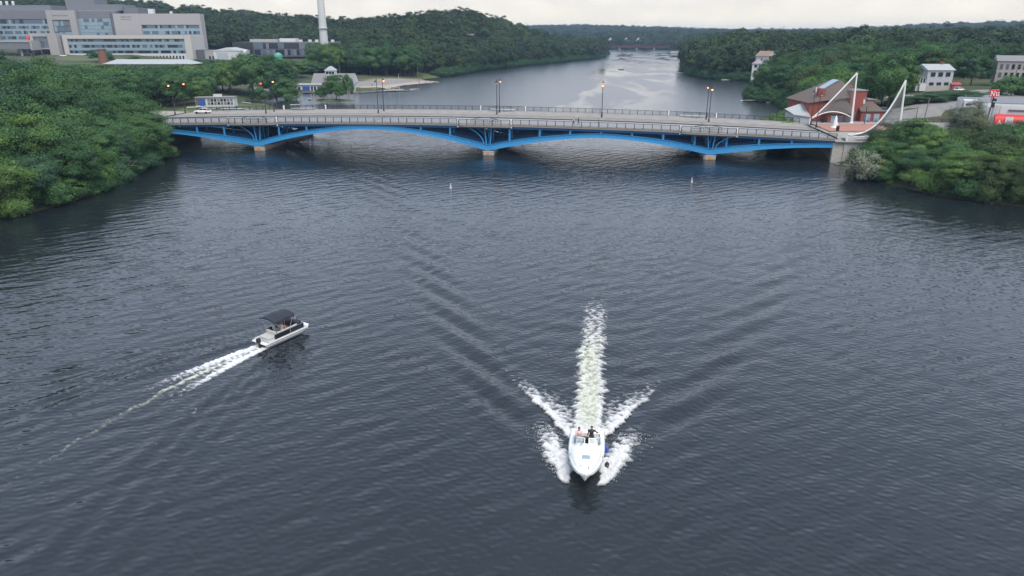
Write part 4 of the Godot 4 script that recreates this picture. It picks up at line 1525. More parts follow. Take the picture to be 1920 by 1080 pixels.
func make_hospital() -> void:
	var blues := [M.glass_blue, M.glass_blue, M.glass_blue, M.glass_dark, M.spandrel]
	var darks := [M.glass_dark, M.glass_dark, M.glass_blue, M.glass_blue, M.spandrel]
	var pales := [M.glass_pale, M.glass_pale, M.spandrel, M.spandrel, M.spandrel, M.glass_blue]
	# the long low wing in front
	var o := thing("hospital_wing", "long low hospital wing framed in tan stone with three window bands", "building", Vector3(-289, 9.4, -560))
	slab(o, "wall", -44.5, 43.0, 0.0, 16.9, -0.6, -24.0, M.stone_pale)
	slab(o, "stone_frame", -48.2, -44.6, -0.5, 17.5, 0.4, -24.0, M.stone_pale, 0.1)
	slab(o, "stone_frame", 43.2, 48.2, -0.5, 17.5, 0.4, -24.0, M.stone_pale, 0.1)
	slab(o, "stone_frame", -44.5, 43.1, 15.0, 17.5, 0.4, -0.5, M.stone_pale)
	slab(o, "stone_base", -44.5, 43.1, 0.0, 4.4, 0.3, -0.5, M.siding_white)
	slab(o, "roof", -44.4, 43.0, 16.95, 17.1, -0.6, -23.8, M.roof_pale)
	for r in [[12.9, 14.9], [8.6, 10.7], [4.6, 6.6]]:
		ribbon(o, -44.4, 43.0, r[0], r[1], -0.45, 46, darks)
	for r in [[10.75, 12.85], [6.65, 8.55]]:
		slab(o, "spandrel_band", -44.4, 43.0, r[0], r[1], -0.2, -0.6, M.spandrel)
	ribbon(o, -38.0, -23.0, 0.9, 3.4, 0.28, 9, darks)
	ribbon(o, -17.5, 42.0, 0.7, 2.9, 0.28, 24, [M.glass_dark], "window", 1.25)
	# the block behind it on the right
	o = thing("hospital_block", "tall tan stone hospital block behind the low wing, ribbon windows on its right", "building", Vector3(-279, 10.0, -590))
	slab(o, "wall", -35.0, 34.6, -1.0, 32.4, -0.5, -7.0, M.stone_tan)
	slab(o, "stone_panel", -33.0, -12.0, 5.0, 32.8, 0.2, -0.45, M.stone_tan)
	slab(o, "stone_panel", -11.9, 34.8, 24.6, 32.8, 0.2, -0.45, M.stone_tan)
	slab(o, "dark_reveal", -35.6, -33.1, 5.0, 33.0, 0.1, -7.0, M.panel_slate)
	slab(o, "corner_pier", 33.4, 35.2, -1.0, 32.6, 0.3, -7.2, M.stone_tan)
	slab(o, "roof", -35.0, 34.6, 32.45, 32.6, -0.5, -7.0, M.roof_pale)
	for r in [[22.0, 24.4], [17.6, 20.0], [13.2, 15.6], [9.0, 11.2]]:
		ribbon(o, -11.6, 33.2, r[0], r[1], -0.35, 26, blues)
		slab(o, "spandrel_band", -11.6, 33.2, r[0] - 2.0, r[0] - 0.06, -0.2, -0.5, M.spandrel)
	ribbon(o, 20.0, 33.0, 3.4, 5.4, -0.35, 8, darks)
	ribbon(o, 20.0, 33.0, -0.2, 1.9, -0.35, 8, darks)
	letters(o, "UMass Chan", Vector3(-23.0, 30.4, 0.22), 1.6, M.panel_slate)
	letters(o, "MEDICAL SCHOOL", Vector3(-23.0, 28.5, 0.22), 1.0, M.panel_slate)
	slab(o, "roof_unit", -8.0, -4.0, 32.6, 36.4, -6.0, -10.0, M.siding_white, 0.15)
	slab(o, "roof_unit", 9.0, 10.6, 32.6, 34.6, -6.0, -8.0, M.siding_white, 0.15)
	# the main block on the left, with the stone portal tower
	o = thing("hospital_block", "large grey and blue glass hospital block left of the stone portal", "building", Vector3(-361, 10.0, -600))
	slab(o, "wall", -64.0, 46.0, -1.0, 35.0, -0.5, -34.0, M.panel_grey)
	slab(o, "wall_panel", -64.0, 16.0, 29.0, 35.4, 0.1, -0.45, M.panel_grey)
	slab(o, "roof", -64.0, 46.0, 35.05, 35.3, -0.5, -34.0, M.roof_pale)
	for r in [[25.6, 28.6], [21.8, 24.2], [17.8, 20.2], [13.8, 16.2]]:
		ribbon(o, -49.0, -8.2, r[0], r[1], -0.35, 24, blues)
		slab(o, "spandrel_band", -49.0, -8.2, r[0] - 1.7, r[0] - 0.06, -0.2, -0.5, M.spandrel)
	for k in 6:
		ribbon(o, 15.0, 45.8, 13.4 + k * 2.7, 15.9 + k * 2.7, -0.3, 14, pales)
	slab(o, "lower_floor", -49.0, 46.0, 2.0, 11.6, 1.5, -0.4, M.panel_grey)
	ribbon(o, -46.0, 12.0, 8.0, 10.4, 1.5, 24, darks)
	slab(o, "stone_end", -70.0, -49.4, 6.0, 26.0, 12.0, -20.0, M.stone_tan)
	o = thing("hospital_tower", "tan stone portal tower with a tall glass middle on the hospital front", "building", Vector3(-357.5, 20.0, -598))
	slab(o, "stone_pier", -11.4, -7.4, -8.0, 25.4, 0.5, -12.0, M.stone_tan)
	slab(o, "stone_pier", 6.6, 11.6, -8.0, 25.4, 0.5, -12.0, M.stone_tan)
	slab(o, "stone_head", -7.3, 6.5, 18.4, 25.4, 0.5, -12.0, M.stone_tan)
	for k in 6:
		ribbon(o, -7.2, 6.4, -7.6 + k * 4.3, -3.6 + k * 4.3, -0.3, 7, [M.glass_blue, M.panel_grey, M.glass_blue, M.spandrel])
	letters(o, "Sherman Center", Vector3(-0.4, 21.6, 0.52), 1.7, M.panel_slate)
	o = thing("hospital_penthouse", "grey stepped mechanical penthouses on top of the hospital", "building", Vector3(-340, 45.2, -612))
	slab(o, "penthouse", -84.0, -30.0, 0.2, 4.4, 4.0, -16.0, M.panel_grey)
	slab(o, "penthouse", -19.0, 4.0, 0.2, 9.6, 2.0, -18.0, M.panel_grey)
	slab(o, "penthouse", 4.1, 28.0, 0.2, 4.9, 6.0, -16.0, M.panel_grey)
	slab(o, "penthouse", 28.1, 40.0, -2.5, 2.6, 5.0, -16.0, M.panel_grey)
	for k in 3:
		var b := MB.new()
		b.lathe([Vector2(0, 0), Vector2(1.0, 0), Vector2(1.0, 3.2), Vector2(0.0, 3.4)], 10, Vector3(-75.0 + k * 5.0, 4.4, -4.0))
		put("vent_stack", b, M.siding_white, o)
	# entrance pieces left of the wing
	o = thing("hospital_entrance", "stone picture-frame entrance hall on posts left of the low wing", "building", Vector3(-350, 10.0, -556))
	slab(o, "stone_frame", -8.4, -6.2, 7.0, 18.2, 0.6, -14.0, M.stone_tan)
	slab(o, "stone_frame", 4.6, 11.6, 0.0, 18.2, 0.6, -14.0, M.stone_tan)
	slab(o, "stone_frame", -6.1, 4.5, 16.0, 18.2, 0.6, -14.0, M.stone_tan)
	slab(o, "stone_frame", -6.1, 4.5, 7.0, 8.0, 0.6, -14.0, M.stone_tan)
	for k in 2:
		ribbon(o, -6.0, 4.4, 8.2 + k * 4.0, 11.9 + k * 4.0, -0.2, 6, [M.glass_blue, M.panel_grey])
	for x in [-20.0, -14.0, -9.0, -3.0]:
		slab(o, "column", x - 0.5, x + 0.5, -0.5, 7.0, -1.0, -2.0, M.stone_tan)
	slab(o, "dark_hall", -24.0, 4.5, -0.5, 6.9, -6.0, -14.0, M.glass_dark)
	slab(o, "glass_link", 11.7, 12.6, 0.0, 16.5, -4.0, -14.0, M.panel_slate)
	o = thing("entrance_canopy", "long flat grey canopy edged in pale stone at the hospital's left end", "building", Vector3(-372, 17.0, -545))
	slab(o, "canopy", -26.0, 19.6, 0.4, 5.0, 0.0, -10.0, M.panel_grey)
	slab(o, "canopy_edge", -26.2, 20.4, 5.05, 6.1, 0.5, -10.2, M.stone_tan)
	slab(o, "canopy_edge", 19.7, 20.9, -0.5, 5.0, 0.5, -10.2, M.stone_tan)
	slab(o, "column", -20.0, -18.8, -7.0, 0.35, -2.0, -3.2, M.stone_tan)
	slab(o, "column", 10.0, 11.2, -7.0, 0.35, -2.0, -3.2, M.stone_tan)
	# pieces to the right of the wing
	o = thing("service_building", "low tan service block between the hospital wing and the white shed", "building", Vector3(-234, 9.2, -566))
	slab(o, "wall", -7.0, 13.0, 0.0, 6.6, 0.0, -14.0, M.stone_tan)
	slab(o, "dark_bay", -7.6, -0.5, 0.0, 7.2, 0.7, -13.0, M.panel_slate)
	slab(o, "roof", -7.0, 13.0, 6.65, 6.9, 0.2, -14.0, M.roof_pale)
	ribbon(o, 2.0, 12.0, 0.2, 2.6, 0.05, 4, [M.glass_dark], "door", 1.2)
	o = thing("metal_shed", "white gabled metal shed right of the hospital wing", "building", Vector3(-207.5, 10.0, -540))
	slab(o, "wall", -9.8, 9.8, 0.0, 6.2, 0.0, -20.0, M.siding_white)
	gable(o, "roof", -10.2, 10.2, 6.2, 8.4, 0.3, -20.3, true, M.roof_pale, M.siding_white)
	slab(o, "door", -7.5, 0.5, 0.0, 5.0, 0.14, -0.1, M.siding_grey)
	ribbon(o, 3.0, 9.4, 0.4, 1.4, 0.06, 5, [M.glass_dark], "vent", 0.7)
	o = thing("storage_tank", "tall white cylindrical tank beside the white metal shed", "tank", Vector3(-190.6, 10.0, -530))
	var b := MB.new()
	b.lathe([Vector2(0, 0), Vector2(1.55, 0), Vector2(1.55, 5.8), Vector2(1.1, 6.5), Vector2(0, 6.8)], 14)
	put("tank_body", b, M.siding_white, o)
	o = thing("storage_tank", "short white cylindrical tank right of the tall one", "tank", Vector3(-186.4, 10.0, -530))
	b = MB.new()
	b.lathe([Vector2(0, 0), Vector2(1.1, 0), Vector2(1.1, 3.0), Vector2(0.7, 3.6), Vector2(0, 3.8)], 12)
	put("tank_body", b, M.siding_white, o)
	# the dark building and its pale roofs
	o = thing("dark_building", "long dark glass-fronted building at the foot of the wooded hill", "building", Vector3(-181, 10.5, -600))
	slab(o, "wall", -43.5, 43.5, 0.0, 10.8, 0.0, -30.0, M.panel_slate)
	slab(o, "dark_wing", -43.8, -28.0, 0.0, 11.2, 1.5, -20.0, M.glass_dark)
	for k in 2:
		ribbon(o, -27.0, 36.0, 1.2 + k * 5.0, 5.4 + k * 5.0, -0.02, 26, [M.glass_dark, M.glass_dark, M.panel_grey, M.glass_blue])
	slab(o, "roof", -43.0, 43.0, 10.85, 11.2, -0.3, -29.8, M.shingle_grey)
	slab(o, "roof_house", -32.0, -10.0, 11.3, 13.4, -6.0, -16.0, M.roof_pale)
	slab(o, "roof_house", -9.0, 4.0, 11.3, 14.0, -10.0, -20.0, M.siding_white)
	for k in 5:
		slab(o, "roof_unit", 8.0 + k * 6.5, 10.2 + k * 6.5, 11.25, 13.0, -6.0 - k % 2 * 4.0, -9.0 - k % 2 * 4.0, M.siding_white, 0.1)
	slab(o, "low_wing", 43.6, 58.0, 0.0, 4.6, 2.0, -12.0, M.panel_slate)
	o = thing("dome_tank", "pale green domed tank among the trees before the dark building", "tank", Vector3(-154.5, 9.0, -490))
	b = MB.new()
	b.lathe([Vector2(0, 0), Vector2(2.6, 0), Vector2(2.6, 4.6), Vector2(2.2, 5.9), Vector2(1.2, 6.8), Vector2(0, 7.1)], 14)
	put("tank_body", b, M.green_paint, o)
	# the great chimney
	o = thing("chimney", "very tall pale concrete chimney rising out of the frame", "chimney", Vector3(-131, 9.0, -520))
	b = MB.new()
	b.lathe([Vector2(0, 0), Vector2(3.0, 0), Vector2(2.35, 40.0), Vector2(2.1, 66.0), Vector2(1.7, 66.0), Vector2(0.0, 65.0)], 20)
	put("shaft", b, M.siding_white, o)
	b = MB.new()
	b.lathe([Vector2(2.6, 22.0), Vector2(3.5, 22.05), Vector2(3.5, 22.5), Vector2(2.6, 22.55)], 20)
	for k in 12:
		var a := TAU * k / 12.0
		b.bar(Vector3(cos(a) * 3.4, 22.5, sin(a) * 3.4), Vector3(cos(a) * 3.4, 23.5, sin(a) * 3.4), 0.06)
	put("gallery", b, M.siding_grey, o)
	o = thing("smokestack", "square red brick smokestack in front of the hospital wing", "chimney", Vector3(-243, 8.0, -440))
	b = MB.new()
	b.loft([[Vector3(-2.2, 0, 2.2), Vector3(2.2, 0, 2.2), Vector3(2.2, 0, -2.2), Vector3(-2.2, 0, -2.2)], [Vector3(-1.6, 10.6, 1.6), Vector3(1.6, 10.6, 1.6), Vector3(1.6, 10.6, -1.6), Vector3(-1.6, 10.6, -1.6)]])
	put("shaft", b, M.brick_brown, o)
	slab(o, "cap", -1.8, 1.8, 10.62, 11.2, 1.8, -1.8, M.brick_brown)
	o = thing("low_building", "long low brick building with a pale grey roof behind the left bank trees", "building", Vector3(-209, 7.6, -424))
	slab(o, "wall", -25.0, 25.0, 0.0, 3.6, 0.0, -13.0, M.brick_brown)
	gable(o, "roof", -26.0, 26.0, 3.6, 6.0, 0.8, -13.8, false, M.roof_pale, M.roof_pale, 5.0)
	ribbon(o, 8.0, 24.0, 1.2, 2.8, 0.05, 9, [M.glass_dark], "window", 0.8)
	# windsock-like red flags on the roofs
	for q in [[Vector3(-364.0, 27.4, -560), "red banner on a short pole on the hospital roof beside the stone portal"], [Vector3(-252.0, 26.5, -562), "red banner on a short pole at the right end of the low wing"]]:
		o = thing("roof_flag", q[1], "flag", q[0], 0.0, "red banners on the hospital roof")
		b = MB.new()
		b.tube([Vector3(0, 0, 0), Vector3(0, 5.6, 0)], 0.1, 0.08, 6)
		put("pole", b, M.dark_steel, o)
		b = MB.new()
		b.plate([Vector2(0.1, 1.0), Vector2(2.6, 0.6), Vector2(2.0, 2.6), Vector2(1.1, 5.2), Vector2(0.1, 5.4)], -0.12, 0.1)
		put("banner", b, M.flag_red, o)

# a roof over the box x0..x1, z0 (front)..z1: ridge along z if front is gabled, else along x; hip pulls the ridge in
func gable(o: Node, called: String, x0: float, x1: float, y0: float, y1: float, z0: float, z1: float, front: bool, mat: Material, ends: Material, hip := 0.0) -> void:
	var b := MB.new()
	var e := MB.new()
	var e2 := MB.new()
	if front:
		var m := (x0 + x1) / 2.0
		var r0 := Vector3(m, y1, z0 - hip)
		var r1 := Vector3(m, y1, z1 + hip)
		b.quad(Vector3(x1, y0, z0), Vector3(x1, y0, z1), r1, r0)
		b.quad(Vector3(x0, y0, z1), Vector3(x0, y0, z0), r0, r1)
		(b if hip > 0.0 else e).tri(Vector3(x0, y0, z0), Vector3(x1, y0, z0), r0)
		(b if hip > 0.0 else e2).tri(Vector3(x1, y0, z1), Vector3(x0, y0, z1), r1)
	else:
		var m := (z0 + z1) / 2.0
		var r0 := Vector3(x0 + hip, y1, m)
		var r1 := Vector3(x1 - hip, y1, m)
		b.quad(Vector3(x0, y0, z0), Vector3(x1, y0, z0), r1, r0)
		b.quad(Vector3(x1, y0, z1), Vector3(x0, y0, z1), r0, r1)
		(b if hip > 0.0 else e).tri(Vector3(x1, y0, z0), Vector3(x1, y0, z1), r1)
		(b if hip > 0.0 else e2).tri(Vector3(x0, y0, z1), Vector3(x0, y0, z0), r0)
	b.quad(Vector3(x0, y0 - 0.12, z1), Vector3(x1, y0 - 0.12, z1), Vector3(x1, y0 - 0.12, z0), Vector3(x0, y0 - 0.12, z0))
	for q in [[Vector3(x0, y0, z0), Vector3(x1, y0, z0)], [Vector3(x1, y0, z0), Vector3(x1, y0, z1)], [Vector3(x1, y0, z1), Vector3(x0, y0, z1)], [Vector3(x0, y0, z1), Vector3(x0, y0, z0)]]:
		var d := Vector3(0, -0.12, 0)
		b.quad(q[0] + d, q[1] + d, q[1], q[0])
	put(called, b, mat, o)
	if hip <= 0.0:
		put("gable_end", e, ends, o)
		put("gable_end", e2, ends, o)

# a plain house: w wide, d deep, walls h high, roof r high
func house(label: String, at: Vector3, turn: float, w: float, d: float, h: float, r: float, front: bool, wall: Material, roof: Material, storeys: int, group := "") -> Node3D:
	var o := thing("house", label, "house", at, turn, group)
	slab(o, "wall", -w / 2, w / 2, -9.0, h, d / 2, -d / 2, wall)
	gable(o, "roof", -w / 2 - 0.4, w / 2 + 0.4, h, h + r, d / 2 + 0.4, -d / 2 - 0.4, front, roof, wall)
	for k in storeys:
		var y := h * (k + 0.35) / storeys
		ribbon(o, -w / 2 + 0.6, w / 2 - 0.6, y, y + 1.4, d / 2 + 0.03, maxi(2, int(w / 2.6)), [M.glass_dark], "window", 1.1)
	slab(o, "chimney", w * 0.2, w * 0.2 + 0.8, h + r * 0.3, h + r + 0.7, 0.4, -0.4, M.brick_red)
	return o

func make_houses() -> void:
	# scattered over the wooded hill: x, z, width, label
	var g := [[-262, -812, 14, "pale house among the trees above the dark building's left end", 0, 1], [-214, -800, 20, "wide grey house high on the wooded hill left of the chimney", 1, 1], [-186, -792, 10, "cream house with an orange-brown roof just left of the chimney", 2, 1], [-118, -800, 14, "tan house in the trees just right of the chimney", 1, 0], [-92, -770, 18, "large pale house with a dark roof on the hill right of the chimney", 0, 0], [-96, -700, 12, "white house lower on the hill, right of the chimney", 0, 1],
		[-58, -700, 10, "small white house half hidden on the rounded hill's left flank", 0, 1], [-36, -672, 9, "small grey house under the rounded hill's top", 1, 0], [28, -760, 9, "tan cottage on the right flank of the rounded hill", 2, 1], [-330, -800, 12, "white house at the wood's edge right of the hospital", 0, 1], [-52, -556, 9, "grey house in the trees behind the beach grove", 1, 1]]
	for q in g:
		var y := land_height(q[0], q[1])
		house(q[3], Vector3(q[0], y + 5.6, q[1]), 0.2, q[2], 9.0, 6.5, 3.4, q[5] == 1, [M.siding_grey, M.brick_grey, M.siding_grey][q[4]], [M.shingle_grey, M.shingle_grey, M.roof_tan][q[4]], 2)
	# the right shore
	house("white lakeside house with a red gable and a balcony", Vector3(146.0, 4.6, -438), -0.3, 6.4, 8.0, 6.4, 2.6, true, M.siding_white, M.red_roof, 2)
	house("white house with a tan roof behind the red-gabled one", Vector3(157.0, 9.5, -458), 0.6, 8.0, 9.0, 5.2, 3.0, true, M.siding_white, M.roof_tan, 2)
	var o := house("big pale grey house with a white garage beside the lane", Vector3(152.5, 8.2, -266), 0.0, 9.2, 9.0, 6.8, 1.9, false, M.siding_grey, M.roof_pale, 2)
	slab(o, "stone_foot", -4.7, 4.7, -0.6, 1.5, 4.75, 4.4, M.brick_grey)
	slab(o, "side_wing", -8.0, -4.7, -0.5, 4.4, 4.3, -4.0, M.siding_grey)
	slab(o, "wing_roof", -8.3, -4.65, 4.45, 4.7, 4.6, -4.2, M.shingle_grey)
	slab(o, "garage_door", -6.9, -4.75, -0.4, 2.1, 4.95, 4.35, M.siding_white)
	ribbon(o, -7.8, -4.8, 2.5, 3.9, 4.33, 3, [M.glass_dark], "window", 0.5)
	for k in 7:
		slab(o, "porch_step", 4.75 + k * 0.3, 5.05 + k * 0.3, -0.5, 2.1 - k * 0.3, 3.6, 2.2, M.siding_grey)
	house("old white house with a grey roof and cupola on the slope behind the pale house", Vector3(159.5, 11.5, -288), 0.1, 6.0, 7.0, 4.8, 2.2, true, M.siding_white, M.shingle_grey, 1)
	house("low shed with a grey roof left of the pale house", Vector3(148.0, 10.2, -287), 0.2, 7.0, 6.0, 3.4, 1.4, false, M.siding_white, M.shingle_brown, 1)
	o = thing("garden_shed", "small red wooden shed beside the lane, right of the pale house", "shed", Vector3(158.4, 8.1, -262), 0.0)
	slab(o, "wall", -1.6, 1.6, -0.3, 1.9, 1.4, -1.4, M.brick_red)
	gable(o, "roof", -1.8, 1.8, 1.95, 2.7, 1.6, -1.6, false, M.red_roof, M.brick_red)
	slab(o, "door", -0.7, 0.7, 0.0, 1.6, 1.46, 1.3, M.roof_tan)
	# the grey block at the frame's right edge
	o = thing("stone_building", "tall grey block with small windows at the right edge beyond the utility pole", "building", Vector3(193.0, 8.6, -271), -0.5)
	slab(o, "wall", -13.0, 13.0, -1.0, 9.2, 8.0, -8.0, M.brick_grey)
	gable(o, "roof", -13.4, 13.4, 9.2, 11.0, 8.4, -8.4, false, M.shingle_grey, M.brick_grey)
	for k in 3:
		ribbon(o, -12.5, 12.5, 0.6 + k * 2.9, 2.3 + k * 2.9, 8.03, 14, [M.glass_dark, M.glass_dark, M.panel_slate], "window", 0.9)

func make_brick_building() -> void:
	var o := thing("brick_building", "rambling red brick building with steep brown roofs behind the first sail", "building", Vector3(77.0, 5.0, -190))
	slab(o, "wall", 1.0, 13.0, -1.5, 5.0, 0.0, -15.0, M.brick_red)
	var mr := MB.new()
	var r0 := Vector3(10.6, 10.2, -4.6)
	var r1 := Vector3(10.6, 10.2, -11.0)
	mr.quad(Vector3(0.4, 4.9, -15.6), Vector3(0.4, 4.9, 0.6), r0, r1)
	mr.tri(Vector3(0.4, 4.9, 0.6), Vector3(13.6, 6.6, 0.6), r0)
	mr.quad(Vector3(13.6, 6.6, 0.6), Vector3(13.6, 6.6, -15.6), r1, r0)
	mr.tri(Vector3(13.6, 6.6, -15.6), Vector3(0.4, 4.9, -15.6), r1)
	mr.quad(Vector3(0.4, 4.9, -15.6), Vector3(13.6, 6.6, -15.6), Vector3(13.6, 6.6, 0.6), Vector3(0.4, 4.9, 0.6))
	put("roof", mr, M.shingle_brown, o)
	slab(o, "tower_wall", 11.2, 14.6, -1.5, 7.9, 0.8, -5.5, M.brick_red)
	slab(o, "coping", 11.0, 14.8, 7.92, 8.15, 1.0, -5.7, M.shingle_grey)
	slab(o, "stepped_wall", 13.0, 14.4, 5.0, 8.9, -5.6, -8.5, M.brick_red)
	slab(o, "stepped_wall", 14.7, 17.6, -1.5, 7.6, -4.0, -9.5, M.brick_red)
	slab(o, "coping", 14.75, 17.8, 7.63, 7.85, -3.8, -9.7, M.shingle_grey)
	slab(o, "stepped_wall", 17.0, 19.0, -1.5, 5.4, -2.0, -9.0, M.brick_red)
	slab(o, "coping", 16.9, 19.2, 5.43, 5.65, -1.8, -9.2, M.shingle_grey)
	slab(o, "annex_wall", 13.8, 19.4, -1.5, 2.9, 2.4, -1.9, M.brick_red)
	var b := MB.new()
	b.quad(Vector3(13.4, 2.95, 2.8), Vector3(19.8, 2.95, 2.8), Vector3(17.6, 6.0, -3.9), Vector3(14.4, 6.0, -3.9))
	b.tri(Vector3(19.8, 2.95, 2.8), Vector3(19.8, 2.95, -3.9), Vector3(17.6, 6.0, -3.9))
	b.quad(Vector3(13.4, 2.95, -3.9), Vector3(19.8, 2.95, -3.9), Vector3(19.8, 2.95, 2.8), Vector3(13.4, 2.95, 2.8))
	put("annex_roof", b, M.shingle_brown, o)
	slab(o, "roof_light", 14.7, 15.8, 4.6, 5.6, -0.6, -1.6, M.siding_white, 0.1)
	ribbon(o, 14.3, 19.0, 0.6, 2.3, 2.42, 2, [M.glass_pale], "window", 0.9)
	b = MB.new()
	var apex := Vector3(10.2, 6.6, -1.5)
	b.tri(Vector3(4.6, 2.4, 3.4), Vector3(12.0, 2.4, 3.4), apex)
	b.tri(Vector3(12.0, 2.4, 3.4), Vector3(12.0, 2.4, -1.0), apex)
	b.tri(Vector3(4.6, 2.4, -1.0), Vector3(4.6, 2.4, 3.4), apex)
	b.tri(Vector3(4.6, 2.4, 3.4), Vector3(4.6, 2.4, -1.0), Vector3(12.0, 2.4, -1.0))
	put("porch_roof", b, M.shingle_brown, o)
	slab(o, "porch_wall", 5.0, 11.6, -1.5, 2.3, 3.0, -0.2, M.brick_red)
	ribbon(o, 5.4, 11.0, 0.3, 1.9, 3.03, 3, [M.glass_pale, M.glass_blue], "window", 0.7)
	slab(o, "chimney", 3.4, 5.0, 4.6, 8.4, -0.6, -2.4, M.brick_red)
	slab(o, "vent", 4.6, 5.0, 7.0, 8.4, -6.0, -6.4, M.siding_white)
	b = MB.new()
	b.quad(Vector3(6.6, 8.15, -9.5), Vector3(6.6, 8.15, -5.6), Vector3(10.3, 10.35, -5.6), Vector3(10.3, 10.35, -9.5))
	b.quad(Vector3(6.6, 8.05, -5.6), Vector3(6.6, 8.05, -9.5), Vector3(10.3, 10.2, -9.5), Vector3(10.3, 10.2, -5.6))
	put("skylight", b, M.glass_pale, o)
	# the glazed lean-to on the left
	slab(o, "lean_to_wall", -3.2, 1.0, -1.5, 2.0, 1.4, -5.0, M.siding_grey)
	b = MB.new()
	b.quad(Vector3(-3.5, 2.05, 1.7), Vector3(1.0, 1.4, 1.7), Vector3(1.0, 4.4, -5.0), Vector3(-3.5, 2.9, -5.0))
	b.quad(Vector3(-3.5, 1.9, 1.7), Vector3(-3.5, 2.75, -5.0), Vector3(1.0, 4.25, -5.0), Vector3(1.0, 1.25, 1.7))
	put("glazed_roof", b, M.roof_pale, o)
	for k in 5:
		b = MB.new()
		var t := k / 4.0
		b.bar(Vector3(-3.5, 2.12, 1.7).lerp(Vector3(1.0, 1.47, 1.7), t), Vector3(-3.5, 2.97, -5.0).lerp(Vector3(1.0, 4.47, -5.0), t), 0.09)
		put("glazing_bar", b, M.siding_white, o)
	slab(o, "door", 11.9, 12.8, -0.2, 2.0, 0.9, 0.7, M.green_paint)

func make_white_building() -> void:
	var o := thing("restaurant", "white flat-roofed restaurant with a red awning, behind the right bank thicket", "building", Vector3(106.6, 5.0, -171), -0.46)
	slab(o, "wall", 0.0, 22.0, -2.0, 6.6, 0.0, -17.0, M.siding_white)
	slab(o, "parapet", 0.0, 2.9, 5.4, 7.1, 0.25, -4.0, M.siding_white)
	slab(o, "wall_panel", 3.5, 7.1, -2.0, 6.4, 0.32, -0.1, M.siding_white)
	slab(o, "wall_panel", 7.4, 22.2, -2.0, 6.2, 0.2, -0.1, M.siding_white)
	slab(o, "dark_joint", 2.95, 3.4, -2.0, 6.62, 0.12, -0.1, M.panel_grey)
	slab(o, "roof", 0.2, 21.8, 6.62, 6.78, -0.3, -16.8, M.panel_grey)
	slab(o, "dark_trim", 9.0, 22.2, 5.0, 5.4, 0.4, 0.22, M.panel_slate)
	var b := MB.new()
	for k in 9:
		b.bar(Vector3(4.0 + k * 0.36, -1.9, 0.36), Vector3(4.0 + k * 0.36, 6.2, 0.36), 0.05)
	put("wall_batten", b, M.siding_grey, o).set_meta("kind", "stuff")
	b = MB.new()
	b.tube([Vector3(6.0, -2.0, 0.45), Vector3(6.0, 6.9, 0.45)], 0.09, 0.09, 6)
	put("drain_pipe", b, M.siding_grey, o)
	# the round-topped awning
	var rings := []
	for i in 2:
		var x := 6.6 if i == 0 else 22.0
		var ring := []
		for k in 9:
			var a := PI * 0.5 * k / 8.0
			ring.append(Vector3(x, 2.4 + 1.9 * cos(a) - 0.0, 0.25 + 1.7 * sin(a)))
		ring.append(Vector3(x, 1.6, 1.95))
		ring.append(Vector3(x, 1.6, 0.25))
		rings.append(ring)
	b = MB.new()
	b.loft(rings)
	put("awning", b, M.red_paint, o)
	slab(o, "menu_board", 8.6, 10.1, 1.9, 3.9, 2.02, 1.9, M.siding_white)
	letters(o, "A", Vector3(7.5, 2.6, 1.97), 1.4, M.white_paint, "Droid Serif")
	letters(o, "Au", Vector3(9.35, 2.9, 2.03), 0.9, M.panel_slate, "Droid Serif")
	letters(o, "A", Vector3(12.0, 2.8, 1.97), 1.2, M.white_paint, "Droid Serif")
	# its pole sign
	o = thing("pole_sign", "square red sign with white script high on a black pole", "sign", Vector3(110.0, 5.0, -166.5), -0.15)
	b = MB.new()
	b.tube([Vector3(-0.3, -1.0, 0), Vector3(0.25, 8.3, 0)], 0.16, 0.14, 8)
	put("pole", b, M.dark_steel, o)
	slab(o, "sign_box", -0.65, 1.15, 8.3, 9.9, 0.25, -0.25, M.red_paint, 0.06)
	letters(o, "Nu", Vector3(0.25, 9.0, 0.26), 1.5, M.white_paint, "Droid Serif")
	slab(o, "message_box", 0.25, 0.95, 7.3, 7.9, 0.2, -0.2, M.black_plastic)
	slab(o, "message_box", 0.0, 0.75, 5.9, 7.05, 0.2, -0.2, M.black_plastic)
	slab(o, "light_box", -0.75, -0.05, 6.0, 6.9, 0.2, -0.2, M.siding_white)

